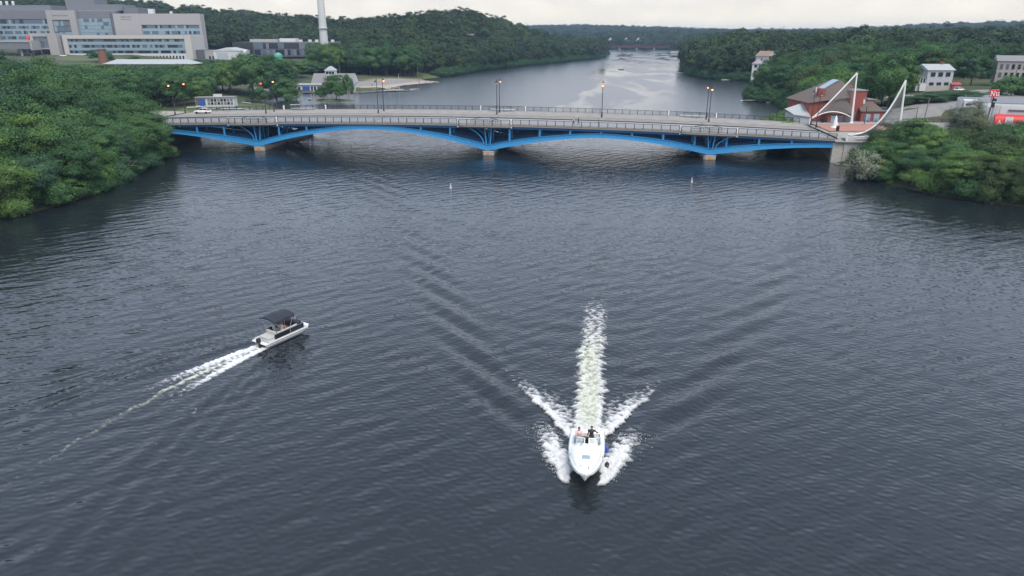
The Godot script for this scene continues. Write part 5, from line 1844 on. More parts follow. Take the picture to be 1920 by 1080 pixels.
func make_lakeside() -> void:
	# boathouse with blue doors
	var o := thing("boathouse", "white boathouse with blue doors at the head of the cove", "building", Vector3(-89.0, 0.6, -361))
	slab(o, "wall", -17.6, 10.0, -1.0, 2.9, 0.0, -8.0, M.siding_white)
	slab(o, "roof", -18.0, 10.4, 2.95, 3.2, 0.5, -8.4, M.roof_pale)
	slab(o, "door", -14.6, -11.0, 0.0, 2.3, 0.08, -0.1, M.door_blue)
	slab(o, "door", -7.2, -3.4, 0.0, 2.3, 0.08, -0.1, M.door_blue)
	ribbon(o, -10.6, -7.6, 0.4, 2.2, 0.03, 2, [M.glass_dark], "window", 0.6)
	slab(o, "window", -16.8, -15.6, 0.5, 2.0, 0.08, -0.1, M.glass_dark)
	gable(o, "big_roof", -12.4, 8.8, 3.2, 7.8, -8.0, -22.0, false, M.shingle_grey, M.siding_white)
	slab(o, "back_wall", -12.0, 8.4, -1.0, 3.15, -8.5, -21.6, M.siding_white)
	o = thing("cupola", "white lookout cupola with a gabled roof above the boathouse", "cupola", Vector3(-91.3, 6.2, -371))
	for x in [-2.2, 2.2]:
		for z in [1.8, -1.8]:
			slab(o, "post", x - 0.2, x + 0.2, -1.5, 2.0, z + 0.2, z - 0.2, M.siding_white)
	slab(o, "wall", -2.5, 2.5, 1.4, 3.9, 2.0, -2.0, M.siding_white)
	ribbon(o, -2.2, 2.2, 2.2, 3.3, 2.03, 3, [M.glass_dark], "window", 0.3)
	gable(o, "roof", -2.9, 2.9, 3.9, 5.9, 2.4, -2.4, true, M.roof_pale, M.siding_white)
	# the low white shed nearer the bridge
	o = thing("boat_shed", "low white shed with a blue door and a lattice of windows on the lawn", "shed", Vector3(-106.5, 3.2, -260), 0.12)
	slab(o, "wall", -6.6, 6.6, -1.0, 2.3, 0.0, -5.0, M.siding_white)
	slab(o, "roof", -6.9, 6.9, 2.33, 2.55, 0.3, -5.3, M.shingle_grey)
	slab(o, "dark_bay", -6.5, -3.2, -0.2, 2.1, 0.06, -0.1, M.panel_slate)
	slab(o, "door", -5.2, -3.4, -0.3, 1.8, 0.14, 0.0, M.door_blue)
	for k in 2:
		ribbon(o, -2.6, 6.4, 0.0 + k * 1.1, 0.8 + k * 1.1, 0.04, 8, [M.panel_grey, M.glass_dark], "window", 0.32)
	slab(o, "sign_board", -0.4, 2.6, 2.6, 3.6, -0.6, -0.8, M.siding_white)
	# docks round the cove
	var decks := [["long grey wooden dock along the cove below the boathouse", [[-108, -357.4], [-83, -357.4], [-83, -355.2], [-108, -355.2]]], ["angled grey dock leading from the cove to the beach", [[-83, -357.4], [-75, -357.2], [-66, -366.4], [-52, -371], [-52, -368.6], [-65.6, -363.6], [-73.4, -355.2], [-83, -355.2]]]]
	for q in decks:
		o = thing("dock", q[0], "dock")
		var ol := []
		for p in q[1]:
			ol.append(Vector2(p[0], p[1]))
		ol.reverse()
		var d := MB.new()
		d.prism(ol if q[1].size() == 4 else ol, 0.35, 0.6)
		put("decking", d, M.wood_grey, o)
		for p in q[1]:
			d = MB.new()
			d.tube([Vector3(p[0], -2, p[1]), Vector3(p[0], 0.9, p[1])], 0.13, 0.13, 6)
			put("pile", d, M.wood_grey, o)
	# right shore docks
	for q in [[Vector3(103.5, 0, -310), 0.06, 9.0, "grey dock with a small dark boat under the right shore trees"], [Vector3(112.5, 0, -299), 0.3, 6.0, "short dock tucked under the trees right of the grey dock"], [Vector3(138.0, 0, -466), 0.25, 11.0, "dock with white boats below the red-gabled house"], [Vector3(129.5, 0, -549), 0.5, 8.0, "far dock with red canoes on the right shore"]]:
		o = thing("dock", q[3], "dock", q[0], q[1])
		slab(o, "decking", -q[2] / 2, q[2] / 2, 0.35, 0.6, 1.0, -1.0, M.wood_grey)
		for x in [-q[2] / 2 + 0.3, q[2] / 2 - 0.3]:
			slab(o, "pile", x - 0.12, x + 0.12, -2.0, 1.1, 1.25, 1.02, M.wood_grey)
	# far boathouse and the red girder bridge at the lake's end
	o = thing("boathouse", "far white waterside boathouse with a grey roof on the right shore", "building", Vector3(225, 1.0, -1008))
	slab(o, "wall", -8.0, 8.0, -1.5, 3.2, 0.0, -12.0, M.siding_white)
	gable(o, "roof", -8.8, 8.8, 3.2, 6.0, 0.8, -12.8, false, M.shingle_grey, M.siding_white)
	slab(o, "deck", -10.0, 10.0, 0.2, 0.7, 6.0, 0.2, M.wood_grey)
	o = thing("girder_bridge", "far dark red girder bridge across the end of the lake", "bridge", Vector3(232, 0, -1400), 0.06)
	slab(o, "girder", -84.0, 84.0, 6.4, 9.6, 5.0, -5.0, M.girder_red)
	slab(o, "deck", -86.0, 86.0, 9.65, 10.3, 5.8, -5.8, M.girder_red)
	for k in 5:
		slab(o, "pier", -66.0 + k * 33.0, -62.0 + k * 33.0, -3.0, 6.35, 4.0, -4.0, M.wood_grey)
	for q in [[238, -1500, "white church-like house far beyond the red bridge"], [262, -1490, "white house just right of the church-like one beyond the red bridge"], [205, -1500, "white house beyond the left half of the red bridge"]]:
		house(q[2], Vector3(q[0], 9.0, q[1] - 60), 0.0, 9.0, 9.0, 9.0, 5.0, true, M.siding_white, M.shingle_grey, 2)

# ---------------------------------------------------------------- roads, lots, lawns: sheets over the land
func drape(called: String, outline: Array, mat: Material, lift := 0.05, cell := 4.0, level := -99.0) -> void:
	var poly := PackedVector2Array()
	var lo := Vector2(1e9, 1e9)
	var hi := Vector2(-1e9, -1e9)
	for q in outline:
		poly.append(Vector2(q[0], q[1]))
		lo = lo.min(poly[-1])
		hi = hi.max(poly[-1])
	var b := MB.new()
	var x := lo.x
	while x < hi.x:
		var z := lo.y
		while z < hi.y:
			var square := PackedVector2Array([Vector2(x, z), Vector2(x + cell, z), Vector2(x + cell, z + cell), Vector2(x, z + cell)])
			for piece in Geometry2D.intersect_polygons(poly, square):
				var t := Geometry2D.triangulate_polygon(piece)
				for i in range(0, t.size(), 3):
					var p := [piece[t[i]], piece[t[i + 1]], piece[t[i + 2]]]
					if (p[1] - p[0]).cross(p[2] - p[0]) > 0.0:
						p = [p[0], p[2], p[1]]
					var w := []
					for e in p:
						w.append(Vector3(e.x, (land_height(e.x, e.y) if level < -90.0 else level) + lift, e.y))
					b.tri(w[0], w[1], w[2])
			z += cell
		x += cell
	setting(called, b, mat)

func deck_patch(called: String, s0: float, s1: float, n0: float, n1: float, mat: Material, lift: float) -> void:
	var o := []
	for q in [[s0, n0], [s1, n0], [s1, n1], [s0, n1]]:
		var p := from_deck(q[0], q[1])
		o.append([p.x, p.y])
	drape(called, o, mat, lift, 3.0)

func make_roads() -> void:
	deck_patch("road", -190.0, -91.9, 0.5, 31.5, M.road, 0.16)
	deck_patch("road", 79.3, 175.0, 0.5, 31.5, M.road, 0.10)
	deck_patch("pavement", 80.0, 104.0, 14.5, 28.0, M.paving_red, 0.22)
	deck_patch("pavement", 80.0, 101.0, 28.4, 36.0, M.walk, 0.2)
	deck_patch("pavement", 80.0, 110.0, -0.4, 6.0, M.walk, 0.2)
	drape("road", [[98, -186], [140, -192], [175, -200], [175, -206], [138, -205], [98, -203]], M.asphalt_pale, 0.13)
	drape("lane", [[118, -249], [142, -249], [158, -253], [176, -257], [205, -268], [205, -258], [178, -247], [160, -244], [142, -242], [118, -242]], M.asphalt_pale, 0.08)
	drape("parking_lot", [[126, -238], [150, -238], [158, -226], [160, -205], [140, -198], [124, -222]], M.asphalt_pale, 0.06)
	drape("side_road", [[150, -205], [166, -205], [172, -240], [182, -257], [170, -252], [158, -240]], M.asphalt_pale, 0.11)
	drape("driveway", [[176, -246], [186, -228], [194, -232], [190, -262], [180, -258]], M.asphalt, 0.09)
	drape("lawn", [[-116, -276], [-86, -276], [-90, -252], [-92, -222], [-114, -224]], M.lawn, 0.06)
	drape("lawn", [[-66, -504], [-52, -500], [-44, -520], [-42, -506], [-54, -478], [-62, -480]], M.lawn, 0.06)
	drape("lawn", [[-186, -486], [-158, -486], [-156, -454], [-184, -452]], M.lawn, 0.06)
	drape("lawn", [[-330, -505], [-222, -505], [-222, -535], [-330, -538]], M.lawn, 0.06)
	drape("park_road", [[-152, -392], [-124, -392], [-122, -372], [-150, -356]], M.asphalt_pale, 0.06)
	drape("park_road", [[-124, -352], [-98, -352], [-99, -346], [-124, -344]], M.asphalt_pale, 0.06)
	drape("beach", [[-78, -380], [-66, -392], [-61, -414], [-44, -438], [-52, -444], [-70, -430], [-84, -408], [-88, -384]], M.sand, 0.06)
	drape("path", [[-86, -376], [-70, -408], [-56, -440], [-44, -442], [-50, -452], [-66, -446], [-88, -404], [-96, -380]], M.asphalt_pale, 0.1)
	# the little island
	var b := MB.new()
	var rings := []
	for r in [[1.25, -1.2], [1.0, 0.05], [0.8, 0.5], [0.1, 0.8]]:
		var ring := []
		for k in 20:
			var a := -TAU * k / 20.0
			var w: float = r[0] * (1.0 + 0.12 * sin(a * 3.0 + 1.0))
			ring.append(Vector3(-77.0 + cos(a) * 8.6 * w, r[1], -314.0 + sin(a) * 3.0 * w))
		rings.append(ring)
	b.loft(rings)
	setting("island", b, M.lawn)

# ---------------------------------------------------------------- people
# bones: [from, to, radius from, radius to, colour]; joined by a smooth minimum and meshed as surface nets
func figure(bones: Array, cell: float, soft: float, into: MB = null) -> MB:
	var lo := Vector3.ONE * 1e9
	var hi := -lo
	for q in bones:
		var r := maxf(q[2], q[3]) + soft + cell * 2.0
		lo = lo.min((q[0] as Vector3).min(q[1]) - Vector3.ONE * r)
		hi = hi.max((q[0] as Vector3).max(q[1]) + Vector3.ONE * r)
	var nx := int((hi.x - lo.x) / cell) + 2
	var ny := int((hi.y - lo.y) / cell) + 2
	var nz := int((hi.z - lo.z) / cell) + 2
	var f := PackedFloat32Array()
	f.resize(nx * ny * nz)
	f.fill(9.0)
	var near := PackedFloat32Array()
	near.resize(f.size())
	near.fill(9.0)
	var tint := PackedInt32Array()
	tint.resize(f.size())
	for bi in bones.size():
		var q: Array = bones[bi]
		var a: Vector3 = q[0]
		var d: Vector3 = q[1] - a
		var dd := maxf(d.length_squared(), 1e-9)
		var r := maxf(q[2], q[3]) + soft + cell * 1.5
		var p0 := (((q[0] as Vector3).min(q[1]) - Vector3.ONE * r - lo) / cell).floor().max(Vector3.ZERO)
		var p1 := (((q[0] as Vector3).max(q[1]) + Vector3.ONE * r - lo) / cell).ceil().min(Vector3(nx - 1, ny - 1, nz - 1))
		for k in range(int(p0.z), int(p1.z) + 1):
			for j in range(int(p0.y), int(p1.y) + 1):
				for i in range(int(p0.x), int(p1.x) + 1):
					var p := lo + Vector3(i, j, k) * cell - a
					var t := clampf(p.dot(d) / dd, 0.0, 1.0)
					var e: float = (p - d * t).length() - lerpf(q[2], q[3], t)
					var o := (k * ny + j) * nx + i
					if e < near[o]:
						near[o] = e
						tint[o] = bi
					var g := f[o]
					var h := maxf(soft - absf(e - g), 0.0) / soft
					f[o] = minf(e, g) - h * h * soft * 0.25
	var b := into if into else MB.new()
	var at := {}
	var base := b.v.size()
	for k in nz - 1:
		for j in ny - 1:
			for i in nx - 1:
				var o := (k * ny + j) * nx + i
				var c := [o, o + 1, o + nx, o + nx + 1, o + nx * ny, o + nx * ny + 1, o + nx * ny + nx, o + nx * ny + nx + 1]
				var inside := 0
				for e in c:
					if f[e] < 0.0:
						inside += 1
				if inside == 0 or inside == 8:
					continue
				var sum := Vector3.ZERO
				var n := 0
				for e in [[0, 1], [2, 3], [4, 5], [6, 7], [0, 2], [1, 3], [4, 6], [5, 7], [0, 4], [1, 5], [2, 6], [3, 7]]:
					var u := f[c[e[0]]]
					var w := f[c[e[1]]]
					if (u < 0.0) != (w < 0.0):
						var t := u / (u - w)
						var pa := Vector3(e[0] & 1, (e[0] >> 1) & 1, e[0] >> 2)
						var pb := Vector3(e[1] & 1, (e[1] >> 1) & 1, e[1] >> 2)
						sum += pa.lerp(pb, t)
						n += 1
				at[o] = b.v.size()
				b.v.append(b.xf * (lo + (Vector3(i, j, k) + sum / n) * cell))
				var g := Vector3(f[c[1]] - f[c[0]] + f[c[7]] - f[c[6]], f[c[2]] - f[c[0]] + f[c[7]] - f[c[5]], f[c[4]] - f[c[0]] + f[c[7]] - f[c[3]])
				b.n.append((b.xf.basis * g).normalized())
				b.c.append(bones[tint[c[0]]][4] if f[c[0]] < 8.0 else bones[tint[c[7]]][4])
				b.uv.append(Vector2.ZERO)
	var step := [1, nx, nx * ny]
	for k in range(1, nz - 1):
		for j in range(1, ny - 1):
			for i in range(1, nx - 1):
				var o := (k * ny + j) * nx + i
				for axis in 3:
					var w: int = o + step[axis]
					if (f[o] < 0.0) == (f[w] < 0.0):
						continue
					var u: int = step[(axis + 1) % 3]
					var x: int = step[(axis + 2) % 3]
					if not (at.has(o) and at.has(o - u) and at.has(o - x) and at.has(o - u - x)):
						continue
					var q := [at[o - u - x], at[o - x], at[o], at[o - u]]
					if f[o] < 0.0:
						b.ix.append_array([q[0], q[2], q[1], q[0], q[3], q[2]])
					else:
						b.ix.append_array([q[0], q[1], q[2], q[0], q[2], q[3]])
	return b

# a hand at wrist w pointing along d, palm facing n: palm, four fingers and a thumb, slightly curled
func hand_bones(w: Vector3, d: Vector3, n: Vector3, side: float, skin: Color) -> Array:
	var a := d.cross(n).normalized() * side
	var out := [[w, w + d * 0.085, 0.026, 0.032, skin]]
	for k in 4:
		var s := w + d * 0.085 + a * (0.033 - 0.022 * k)
		var l: float = [0.066, 0.074, 0.07, 0.055][k]
		var m := s + d * l * 0.55 + n * 0.008
		out.append([s, m, 0.0095, 0.009, skin])
		out.append([m, m + d * l * 0.35 + n * l * 0.36, 0.009, 0.0075, skin])
	var t := w + d * 0.03 + a * 0.03
	out.append([t, t + d * 0.035 + a * 0.03, 0.011, 0.01, skin])
	out.append([t + d * 0.035 + a * 0.03, t + d * 0.068 + a * 0.034 + n * 0.01, 0.01, 0.008, skin])
	return out

# j: joints hip, chest, neck, head, and for each side shoulder, elbow, wrist, hipjoint, knee, ankle, toe
func person(label: String, at: Vector3, turn: float, j: Dictionary, shirt: Color, trousers: Color, hair: Color, skin: Color, cell := 0.026, hands := true, group := "", cap := false) -> Node3D:
	var o := thing("person", label, "person", at, turn, group)
	var hip: Vector3 = j.hip
	var chest: Vector3 = j.chest
	var neck: Vector3 = j.neck
	var head: Vector3 = j.head
	var bones := [[hip, hip.lerp(chest, 0.5), 0.135, 0.125, shirt], [hip.lerp(chest, 0.5), chest, 0.125, 0.15, shirt], [hip + Vector3(-0.07, -0.02, 0), hip + Vector3(0.07, -0.02, 0), 0.11, 0.11, trousers], [chest, neck, 0.10, 0.055, shirt], [neck, head, 0.055, 0.06, skin]]
	for s in 2:
		var a: Array = j.arms[s]
		bones.append([chest + Vector3(0, 0.06, 0), a[0], 0.085, 0.065, shirt])
		bones.append([a[0], a[1], 0.056, 0.044, shirt])
		bones.append([a[1], a[2], 0.042, 0.028, skin])
		var l: Array = j.legs[s]
		bones.append([l[0], l[1], 0.088, 0.06, trousers])
		bones.append([l[1], l[2], 0.06, 0.04, skin if j.has("shorts") else trousers])
		bones.append([l[2], l[3], 0.04, 0.032, Color(0.3, 0.3, 0.3)])
	var b := figure(bones, cell, 0.05)
	# the head on a finer grid: skull, jaw, nose, ears
	var f: Vector3 = j.face
	var up := (head - neck).normalized()
	var side := up.cross(f).normalized()
	var hb := [[head + up * 0.05 - f * 0.012, head + up * 0.10 - f * 0.012, 0.088, 0.084, skin], [head - up * 0.015 + f * 0.03, head + up * 0.03 + f * 0.035, 0.054, 0.062, skin], [head + up * 0.05 + f * 0.092, head + up * 0.018 + f * 0.108, 0.009, 0.015, skin],
		[head + side * 0.088 + up * 0.045, head + side * 0.09 + up * 0.02, 0.016, 0.012, skin], [head - side * 0.088 + up * 0.045, head - side * 0.09 + up * 0.02, 0.016, 0.012, skin], [neck, head, 0.052, 0.056, skin], [head - up * 0.012 - side * 0.02 + f * 0.086, head - up * 0.012 + side * 0.02 + f * 0.086, 0.008, 0.008, Color(skin.r * 0.8, skin.g * 0.5, skin.b * 0.5)]]
	figure(hb, maxf(0.009, cell * 0.45), 0.02, b)
	if hands:
		for s in 2:
			var a: Array = j.arms[s]
			var d: Vector3 = (a[2] - a[1]).normalized()
			figure(hand_bones(a[2], d, (Vector3.DOWN - d * d.dot(Vector3.DOWN) + f * 0.01).normalized(), 1.0 if s == 0 else -1.0, skin), 0.009, 0.006, b)
	put("body", b, M.figure, o)
	var e := MB.new()
	for s in [-1.0, 1.0]:
		e.lathe([Vector2(0, -0.012), Vector2(0.01, -0.007), Vector2(0.01, 0.007), Vector2(0, 0.012)], 6, head + up * 0.05 + f * 0.072 + side * 0.033 * s)
	put("eyes", e, M.hair_dark, o)
	var h := figure([[head + up * 0.085 - f * 0.03, head + up * 0.13 - f * 0.02, 0.088, 0.078, hair], [head + up * 0.03 - f * 0.06, head + up * 0.09 - f * 0.05, 0.06, 0.07, hair]] + ([[head + up * 0.12 + f * 0.06, head + up * 0.115 + f * 0.15, 0.03, 0.02, hair]] if cap else []), 0.012, 0.02)
	put("cap" if cap else "hair", h, M.figure, o)
	return o

func standing(stride: float, armswing: float) -> Dictionary:
	return {"hip": Vector3(0, 0.95, 0), "chest": Vector3(0, 1.30, 0.01), "neck": Vector3(0, 1.47, 0), "head": Vector3(0, 1.57, 0.02), "face": Vector3(0, 0, 1),
		"arms": [[Vector3(0.19, 1.40, 0), Vector3(0.24, 1.13, -armswing), Vector3(0.23, 0.90, armswing * 0.6)], [Vector3(-0.19, 1.40, 0), Vector3(-0.24, 1.13, armswing), Vector3(-0.23, 0.90, armswing * 1.6)]],
		"legs": [[Vector3(0.09, 0.92, 0), Vector3(0.1, 0.50, stride * 0.6), Vector3(0.1, 0.09, stride), Vector3(0.11, 0.04, stride + 0.15)], [Vector3(-0.09, 0.92, 0), Vector3(-0.1, 0.50, -stride * 0.1), Vector3(-0.1, 0.10, -stride), Vector3(-0.11, 0.04, -stride + 0.14)]]}

# seated with the hips at seat height 0 (y is above the seat); reach: where the hands go
func seated(lean: float, hands_at: Array, face: Vector3) -> Dictionary:
	return {"hip": Vector3(0, 0.12, 0), "chest": Vector3(0, 0.46, lean), "neck": Vector3(0, 0.63, lean * 1.2), "head": Vector3(0, 0.73, lean * 1.2 + 0.03), "face": face,
		"arms": [[Vector3(0.19, 0.55, lean), Vector3(0.19, 0.55, lean).lerp(hands_at[0], 0.5) + Vector3(0.07, -0.10, -0.02), hands_at[0]], [Vector3(-0.19, 0.55, lean), Vector3(-0.19, 0.55, lean).lerp(hands_at[1], 0.5) + Vector3(-0.07, -0.10, -0.02), hands_at[1]]],
		"legs": [[Vector3(0.1, 0.1, 0.02), Vector3(0.12, 0.12, 0.44), Vector3(0.12, -0.33, 0.50), Vector3(0.12, -0.38, 0.66)], [Vector3(-0.1, 0.1, 0.02), Vector3(-0.12, 0.12, 0.44), Vector3(-0.12, -0.33, 0.52), Vector3(-0.12, -0.38, 0.68)]]}

func make_people() -> void:
	var m := material("figure", Color.WHITE, 0.75)
	m.vertex_color_use_as_albedo = true
	var skin := Color(0.40, 0.22, 0.15)
	# the speedboat's two: driver to the boat's right hand, passenger beside
	var d := Vector3(SBDIR.x, 0, SBDIR.y)
	var r := Vector3(d.z, 0, -d.x)       # the boat's left-hand side as it comes (viewer's right)
	var seat := Vector3(SB.x, 0.98, SB.y)
	var turn := atan2(d.x, d.z)
	person("person in a pale pink shirt at the white speedboat's wheel", seat + d * 1.05 - r * 0.55 + Vector3(0, 0.10, 0), turn, seated(0.04, [Vector3(0.13, 0.36, 0.42), Vector3(-0.13, 0.36, 0.42)], Vector3(0, 0, 1)), Color(0.70, 0.50, 0.48), Color(0.30, 0.27, 0.22), Color(0.045, 0.028, 0.02), skin)
	person("person in dark clothes with elbows out, beside the speedboat's driver", seat + d * 0.95 + r * 0.28 + Vector3(0, 0.14, 0), turn, seated(-0.02, [Vector3(0.42, 0.5, 0.1), Vector3(-0.16, 0.22, 0.36)], Vector3(0.1, 0, 0.995)), Color(0.028, 0.03, 0.028), Color(0.03, 0.03, 0.032), Color(0.06, 0.03, 0.018), skin)
	# the pontoon boat's driver
	d = Vector3(PBDIR.x, 0, PBDIR.y)
	r = Vector3(-d.z, 0, d.x)
	turn = atan2(d.x, d.z)
	person("person in a dark red cap driving the pontoon boat under its canopy", Vector3(PB.x, 0.92, PB.y) + d * 2.04 + r * 0.42, turn, seated(0.02, [Vector3(0.14, 0.36, 0.42), Vector3(-0.14, 0.36, 0.42)], Vector3(0, 0, 1)), Color(0.55, 0.40, 0.33), Color(0.08, 0.09, 0.12), Color(0.30, 0.05, 0.03), skin, 0.026, true, "", true)
	person("person in grey sitting on the pontoon boat's port bench", Vector3(PB.x, 0.88, PB.y) + d * 2.5 - r * 0.60, turn + 1.57, seated(-0.04, [Vector3(0.2, 0.2, 0.34), Vector3(-0.2, 0.2, 0.34)], Vector3(0, 0, 1)), Color(0.12, 0.13, 0.15), Color(0.06, 0.06, 0.07), Color(0.05, 0.03, 0.02), skin)
	# two walking along the south pavement, a few on the beach
	var k := 0
	for q in [[19.6, 3.0, "person in a white shirt walking on the bridge, left of the pair", Color(0.55, 0.55, 0.55)], [20.7, 3.4, "person in a dark top walking on the bridge, right of the pair", Color(0.06, 0.06, 0.08)]]:
		var p := from_deck(q[0], q[1])
		person(q[2], Vector3(p.x, deck_y(q[0]) + 0.47, p.y), -0.12 + PI * 0.5, standing(0.22, 0.12), q[3], Color(0.05, 0.06, 0.10), Color(0.03, 0.02, 0.015), skin, 0.035, false, "pair walking on the bridge")
		k += 1
	for q in [[-58.0, -409.0, "person standing on the sand nearest the water", 0.3], [-53.5, -424.0, "person in dark shorts standing near the tip of the beach", 1.2], [-50.6, -429.0, "person in red near the tip of the beach", 2.0], [-75.0, -392.0, "person walking on the path beside the beach", 0.8]]:
		person(q[2], Vector3(q[0], land_height(q[0], q[1]) + 0.1, q[1]), q[3], standing(0.1, 0.06), [Color(0.5, 0.5, 0.48), Color(0.36, 0.2, 0.14), Color(0.5, 0.06, 0.05), Color(0.05, 0.05, 0.07)][k % 4], Color(0.04, 0.05, 0.09), Color(0.03, 0.02, 0.015), skin, 0.045, false, "people on the beach")
		k += 1

# ---------------------------------------------------------------- boats (bow towards +z)
func hull(half: Callable, z0: float, z1: float, sheer: Callable, keel: Callable, chine: float, n := 16) -> MB:
	var b := MB.new()
	var rings := []
	for i in n + 1:
		var t := float(i) / n
		var z := lerpf(z0, z1, t)
		var w: float = half.call(t)
		var s: float = sheer.call(t)
		var k: float = keel.call(t)
		var c: float = lerpf(k, s, chine + 0.25 * t * t)
		var cw := w * lerpf(0.92, 0.62, t * t)
		rings.append([Vector3(w, s, z), Vector3(w * 1.015, s - 0.07, z), Vector3(lerpf(cw, w, 0.55), lerpf(c, s, 0.5), z), Vector3(cw, c, z), Vector3(cw * 0.9, c - 0.02, z), Vector3(cw * 0.45, lerpf(k, c, 0.45), z), Vector3(0, k, z), Vector3(-cw * 0.45, lerpf(k, c, 0.45), z), Vector3(-cw * 0.9, c - 0.02, z), Vector3(-cw, c, z), Vector3(-lerpf(cw, w, 0.55), lerpf(c, s, 0.5), z), Vector3(-w * 1.015, s - 0.07, z), Vector3(-w, s, z)])
	b.loft(rings, false)
	# transom
	var r: Array = rings[0]
	for j in range(1, 12):
		b.tri(r[0], r[j + 1], r[j])
	return b

func make_speedboat() -> void:
	var o := thing("speedboat", "white speedboat with two people, coming on with foam on both sides", "boat", Vector3(SB.x, 0.0, SB.y), atan2(SBDIR.x, SBDIR.y))
	o.rotation.x = -0.05
	var half := func(t: float) -> float: return 1.2 * (1.0 - 0.10 * pow(1.0 - t, 2.0)) * pow(maxf(0.0, 1.0 - pow(t, 3.4)), 0.62) + 0.012
	var sheer := func(t: float) -> float: return 0.86 + 0.16 * t + 0.06 * t * t
	var keel := func(t: float) -> float: return -0.42 + 0.12 * t + 0.95 * pow(t, 3.6)
	var z0 := -0.35
	var z1 := 5.75
	put("hull", hull(half, z0, z1, sheer, keel, 0.42), M.gelcoat, o)
	# rub rail
	for s in [1.0, -1.0]:
		var b := MB.new()
		var pts := []
		for i in 17:
			var t := i / 16.0
			pts.append(Vector3(s * (half.call(t) * 1.015 + 0.01), sheer.call(t) - 0.08, lerpf(z0, z1, t)))
		b.tube(pts, 0.035, 0.03, 5)
		put("rub_rail", b, M.siding_grey, o)
	# foredeck: cambered, from the windshield to the stem, and its raised cuddy
	var b := MB.new()
	var rings := []
	for i in 13:
		var t := lerpf(0.42, 1.0, i / 12.0)
		var z := lerpf(z0, z1, t)
		var w: float = half.call(t)
		var y: float = sheer.call(t)
		var ring := []
		for k in 11:
			var u := lerpf(-1.0, 1.0, k / 10.0)
			var raised := 0.30 * sstep(0.98, 0.55, absf(u)) * sstep(0.99, 0.70, t)
			ring.append(Vector3(-w * u, y + 0.03 + raised + 0.03 * (1.0 - u * u), z))
		rings.append(ring)
	b.loft(rings, false)
	put("foredeck", b, M.gelcoat, o)
	# side decks and aft corners
	for s in [1.0, -1.0]:
		b = MB.new()
		rings = []
		for i in 9:
			var t := lerpf(0.0, 0.45, i / 8.0)
			var w: float = half.call(t)
			var z := lerpf(z0, z1, t)
			var y: float = sheer.call(t)
			var ring := [Vector3(s * w, y, z), Vector3(s * (w - 0.06), y + 0.05, z), Vector3(s * (w - 0.24), y + 0.05, z), Vector3(s * (w - 0.28), y - 0.02, z), Vector3(s * (w - 0.28), 0.18, z)]
			if s > 0:
				ring.reverse()
			rings.append(ring)
		b.loft(rings, false)
		put("side_deck", b, M.gelcoat, o)
	slab(o, "cockpit_floor", -1.0, 1.0, 0.14, 0.2, 2.3, -0.1, M.vinyl_grey)
	slab(o, "bulkhead", -0.95, 0.95, 0.2, 1.0, 2.42, 2.32, M.gelcoat)
	slab(o, "dash", -0.95, -0.2, 0.85, 1.12, 2.32, 1.98, M.gelcoat, 0.05)
	slab(o, "dash", 0.2, 0.95, 0.85, 1.12, 2.32, 1.98, M.gelcoat, 0.05)
	b = MB.new()
	var pts := []
	for i in 17:
		var a := TAU * i / 16.0
		pts.append(Vector3(-0.52 + 0.17 * cos(a), 1.03 + 0.15 * sin(a), 1.86 - 0.07 * sin(a)))
	b.tube(pts, 0.018, 0.018, 5)
	put("steering_wheel", b, M.black_plastic, o)
	# seats, stern bench, engine hatch
	for s in [-1.0, 1.0]:
		slab(o, "seat", s * 0.55 - 0.26, s * 0.55 + 0.26, 0.2, 0.60, 1.35, 0.8, M.siding_white, 0.08)
		slab(o, "seat_back", s * 0.55 - 0.25, s * 0.55 + 0.25, 0.6, 1.08, 0.80, 0.66, M.siding_white, 0.07)
	slab(o, "dark_well", -0.9, 0.9, 0.2, 0.23, 0.62, 0.30, M.black_plastic)
	slab(o, "stern_bench", -0.9, 0.9, 0.2, 0.62, 0.34, 0.0, M.canvas_navy, 0.06)
	slab(o, "engine_hatch", -0.95, 0.95, 0.5, 0.93, -0.02, -0.42, M.gelcoat, 0.08)
	slab(o, "swim_platform", -0.95, 0.95, 0.18, 0.26, -0.36, -0.95, M.gelcoat, 0.03)
	b = MB.new()
	b.box(Vector3(0, -0.05, -0.75), Vector3(0.26, 0.5, 0.5), 0.0, 0.06)
	b.lathe([Vector2(0, -0.55), Vector2(0.12, -0.5), Vector2(0.14, -0.3), Vector2(0, -0.28)], 8, Vector3(0, 0, -0.85))
	put("outdrive", b, M.black_plastic, o)
	# windshield: four raked panes in a pale frame, the middle one open
	var low := [Vector3(-1.0, 1.02, 1.65), Vector3(-0.72, 1.24, 2.5), Vector3(-0.14, 1.30, 2.72), Vector3(0.14, 1.30, 2.72), Vector3(0.72, 1.24, 2.5), Vector3(1.0, 1.02, 1.65)]
	var high := [Vector3(-0.93, 1.42, 1.50), Vector3(-0.62, 1.66, 2.12), Vector3(-0.13, 1.70, 2.26), Vector3(0.13, 1.70, 2.26), Vector3(0.62, 1.66, 2.12), Vector3(0.93, 1.42, 1.50)]
	for i in 5:
		if i == 2:
			continue
		b = MB.new()
		var a: Vector3 = low[i]
		var c: Vector3 = low[i + 1]
		var d: Vector3 = high[i + 1]
		var e: Vector3 = high[i]
		b.quad(c, a, e, d)
		var p := put("windshield", b, M.clear_glass, o)
		b = MB.new()
		for q in [[a, c], [c, d], [d, e], [e, a]]:
			b.bar(q[0], q[1], 0.035, 0.035)
		put("frame", b, M.gelcoat, p)
	# hatch, cleats, bow rail, wiper, horn
	b = MB.new()
	b.box(Vector3(0, 1.352, 4.05), Vector3(0.50, 0.05, 0.46), 0.0, 0.02)
	put("deck_hatch", b, M.glass_pale, o)
